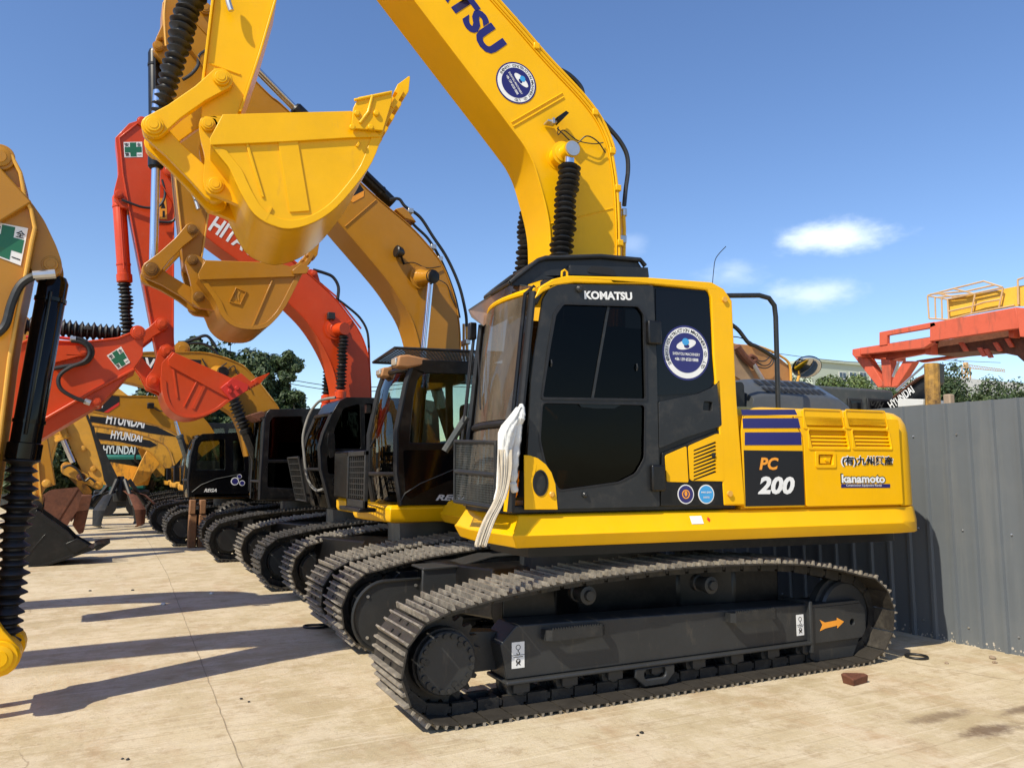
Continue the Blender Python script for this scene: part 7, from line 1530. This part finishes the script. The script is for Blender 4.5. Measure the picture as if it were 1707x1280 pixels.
def tree(x, y, h, rad, label, n=4200, ls=.16, leaf='leaf', group=None, name='tree', th=.35, cat='tree', clump=26, sy=1.):
    rt = thing(name, (x, y, 0), label, cat, group); rng = random.Random(int(x*97+y*31))
    V, F = [], []; cl_ = []
    tr_ = h*th
    for i in range(clump):
        while True:
            a, b_, c_ = rng.uniform(-1, 1), rng.uniform(-1, 1), rng.uniform(-1, 1); d = math.sqrt(a*a+b_*b_+c_*c_)
            if .35 < d < 1: break
        k = rng.uniform(.8, 1.05); cl_.append((a*rad*k, b_*rad*k*sy, tr_+(h-tr_)/2+c_*(h-tr_)/2*k*.96, rng.uniform(.24, .42)*rad))
    for i in range(n):
        c = cl_[i % clump]; u_ = rng.uniform(-1, 1); t_ = rng.uniform(0, 2*math.pi); rr_ = c[3]*rng.uniform(.55, 1.05); s_ = math.sqrt(1-u_*u_)
        p = Vector((c[0]+rr_*s_*math.cos(t_), c[1]+rr_*s_*math.sin(t_), c[2]+rr_*u_*.8)); 
        nrm = (Vector((s_*math.cos(t_), s_*math.sin(t_), u_))+Vector((rng.uniform(-1, 1), rng.uniform(-1, 1), rng.uniform(-.4, 1)))*.8).normalized(); a = nrm.orthogonal().normalized(); a.rotate(Matrix.Rotation(rng.uniform(0, 6.28), 3, nrm)); b_ = nrm.cross(a); l = ls*rng.uniform(.6, 1.3)
        k = len(V); V += [tuple(p-a*l), tuple(p+b_*l*.5+nrm*l*.12), tuple(p+a*l), tuple(p-b_*l*.5+nrm*l*.12)]; F.append((k, k+1, k+2, k+3))
    me = bpy.data.meshes.new('crown'); me.from_pydata(V, [], F); me.materials.append(M[leaf]); o = bpy.data.objects.new('crown', me); C.objects.link(o); o.parent = rt
    mb = MB().tube([(0, 0, 0), (.05, 0, h*.3), (-.05, .05, h*.6), (0, 0, h*.8)], [rad*.09, rad*.07, rad*.045, rad*.02], 8)
    for i in range(6): c = cl_[i]; mb.tube([(0, 0, tr_*.9), (c[0]*.5, c[1]*.5, (c[2]+tr_)/2), (c[0], c[1], c[2])], [rad*.04, rad*.025, rad*.01], 5)
    mb.build('trunk', 'bark', rt); return rt
def tpx(px, topy, wpx, Y, label, **k):
    p = at(px, topy, y=Y); q_ = at(px+wpx, topy, y=Y); return tree(p.x, Y, p.z, abs(q_.x-p.x), label, **k)
tpx(318, 548, 52, 37, 'dark green leafy tree behind the golden boom, leftmost of the big trees', n=15000, ls=.12, clump=60, th=.12)
tpx(385, 541, 58, 39, 'tall dark green tree rising between the orange arm and the ochre bucket', n=19000, ls=.12, clump=75, th=.12)
tpx(447, 562, 58, 38, 'broad dark green tree above the black square cab', n=20000, ls=.12, clump=80, th=.12)
tpx(487, 566, 26, 37, 'narrow dark green tree top at the right end of the big trees', n=9000, ls=.11, clump=40, th=.1)
tpx(505, 640, 40, 36, 'lower green bush beside the big trees, left of the orange boom', n=9000, ls=.11, th=.05, clump=40)
tpx(430, 655, 70, 36.5, 'low dark shrubbery in front of the big trees above the black cab', n=12000, ls=.12, th=.05, clump=50)
tpx(262, 640, 60, 40, 'dark undergrowth behind the lettered booms', n=12000, ls=.13, th=.05, clump=50)
tpx(340, 640, 60, 38, 'dark undergrowth between the orange bucket and small excavator', n=12000, ls=.13, th=.05, clump=50)
tpx(548, 652, 26, 42, 'small shrub just left of the orange boom foot', n=4500, ls=.12, th=.1)
tpx(640, 648, 34, 48, 'green treetop seen between the orange boom and the ochre cab', n=6000, ls=.13, th=.1, clump=30)
tpx(60, 700, 70, 37.5, 'dark bush at the far left end of the yard behind the rusty bucket', n=9000, ls=.13, th=.05, clump=40)
tpx(125, 690, 60, 40, 'dark treetop between the left row sticks and the lettered booms', n=9000, ls=.13, th=.05, clump=40)
tpx(180, 700, 60, 39, 'dark hedge bush at the far left end of the yard', n=9000, ls=.13, th=.05, clump=40)
for (px_, ty, wp_, Y, lb, kw) in ((1388, 600, 34, 32, 'round green tree behind the convex mirror', dict(leaf='leaf2')), (1305, 592, 40, 36, 'green treetop between the handrail and the mirror', dict()), (1425, 630, 40, 30, 'green bush in front of the pale green building', dict(leaf='leaf2')), (1470, 630, 40, 33, 'dark green tree behind the red V struts', dict()), (1515, 606, 34, 34, 'green tree just left of the rusty post', dict()),
        (1572, 612, 44, 30, 'dark rounded tree right of the rusty post', dict(n=13000)), (1632, 642, 44, 34, 'light green bush below the tower crane', dict(leaf='leaf2')), (1672, 640, 36, 33, 'pale green bush above the fence, between crane and right edge', dict(leaf='leaf2')), (1600, 648, 44, 32, 'low green hedge bush over the fence top', dict(leaf='leaf2')), (1712, 604, 46, 26, 'dark green tree cut by the right edge of the photo', dict(n=12000)), (1694, 650, 34, 34, 'low green bush near the right edge above the fence', dict(leaf='leaf2'))):
    k = dict(n=9500, ls=.11, th=.06, clump=48); k.update(kw); tpx(px_, ty, wp_, Y, lb, **k)
# dark yard wall and rubble at the far end of the yard
tag(MB().box(-14, 9, 0, .3, 0, 2.6).build('yard_wall', 'grey', loc=(0, 41, 0)), 'dark grey wall closing the far end of the yard', 'wall')
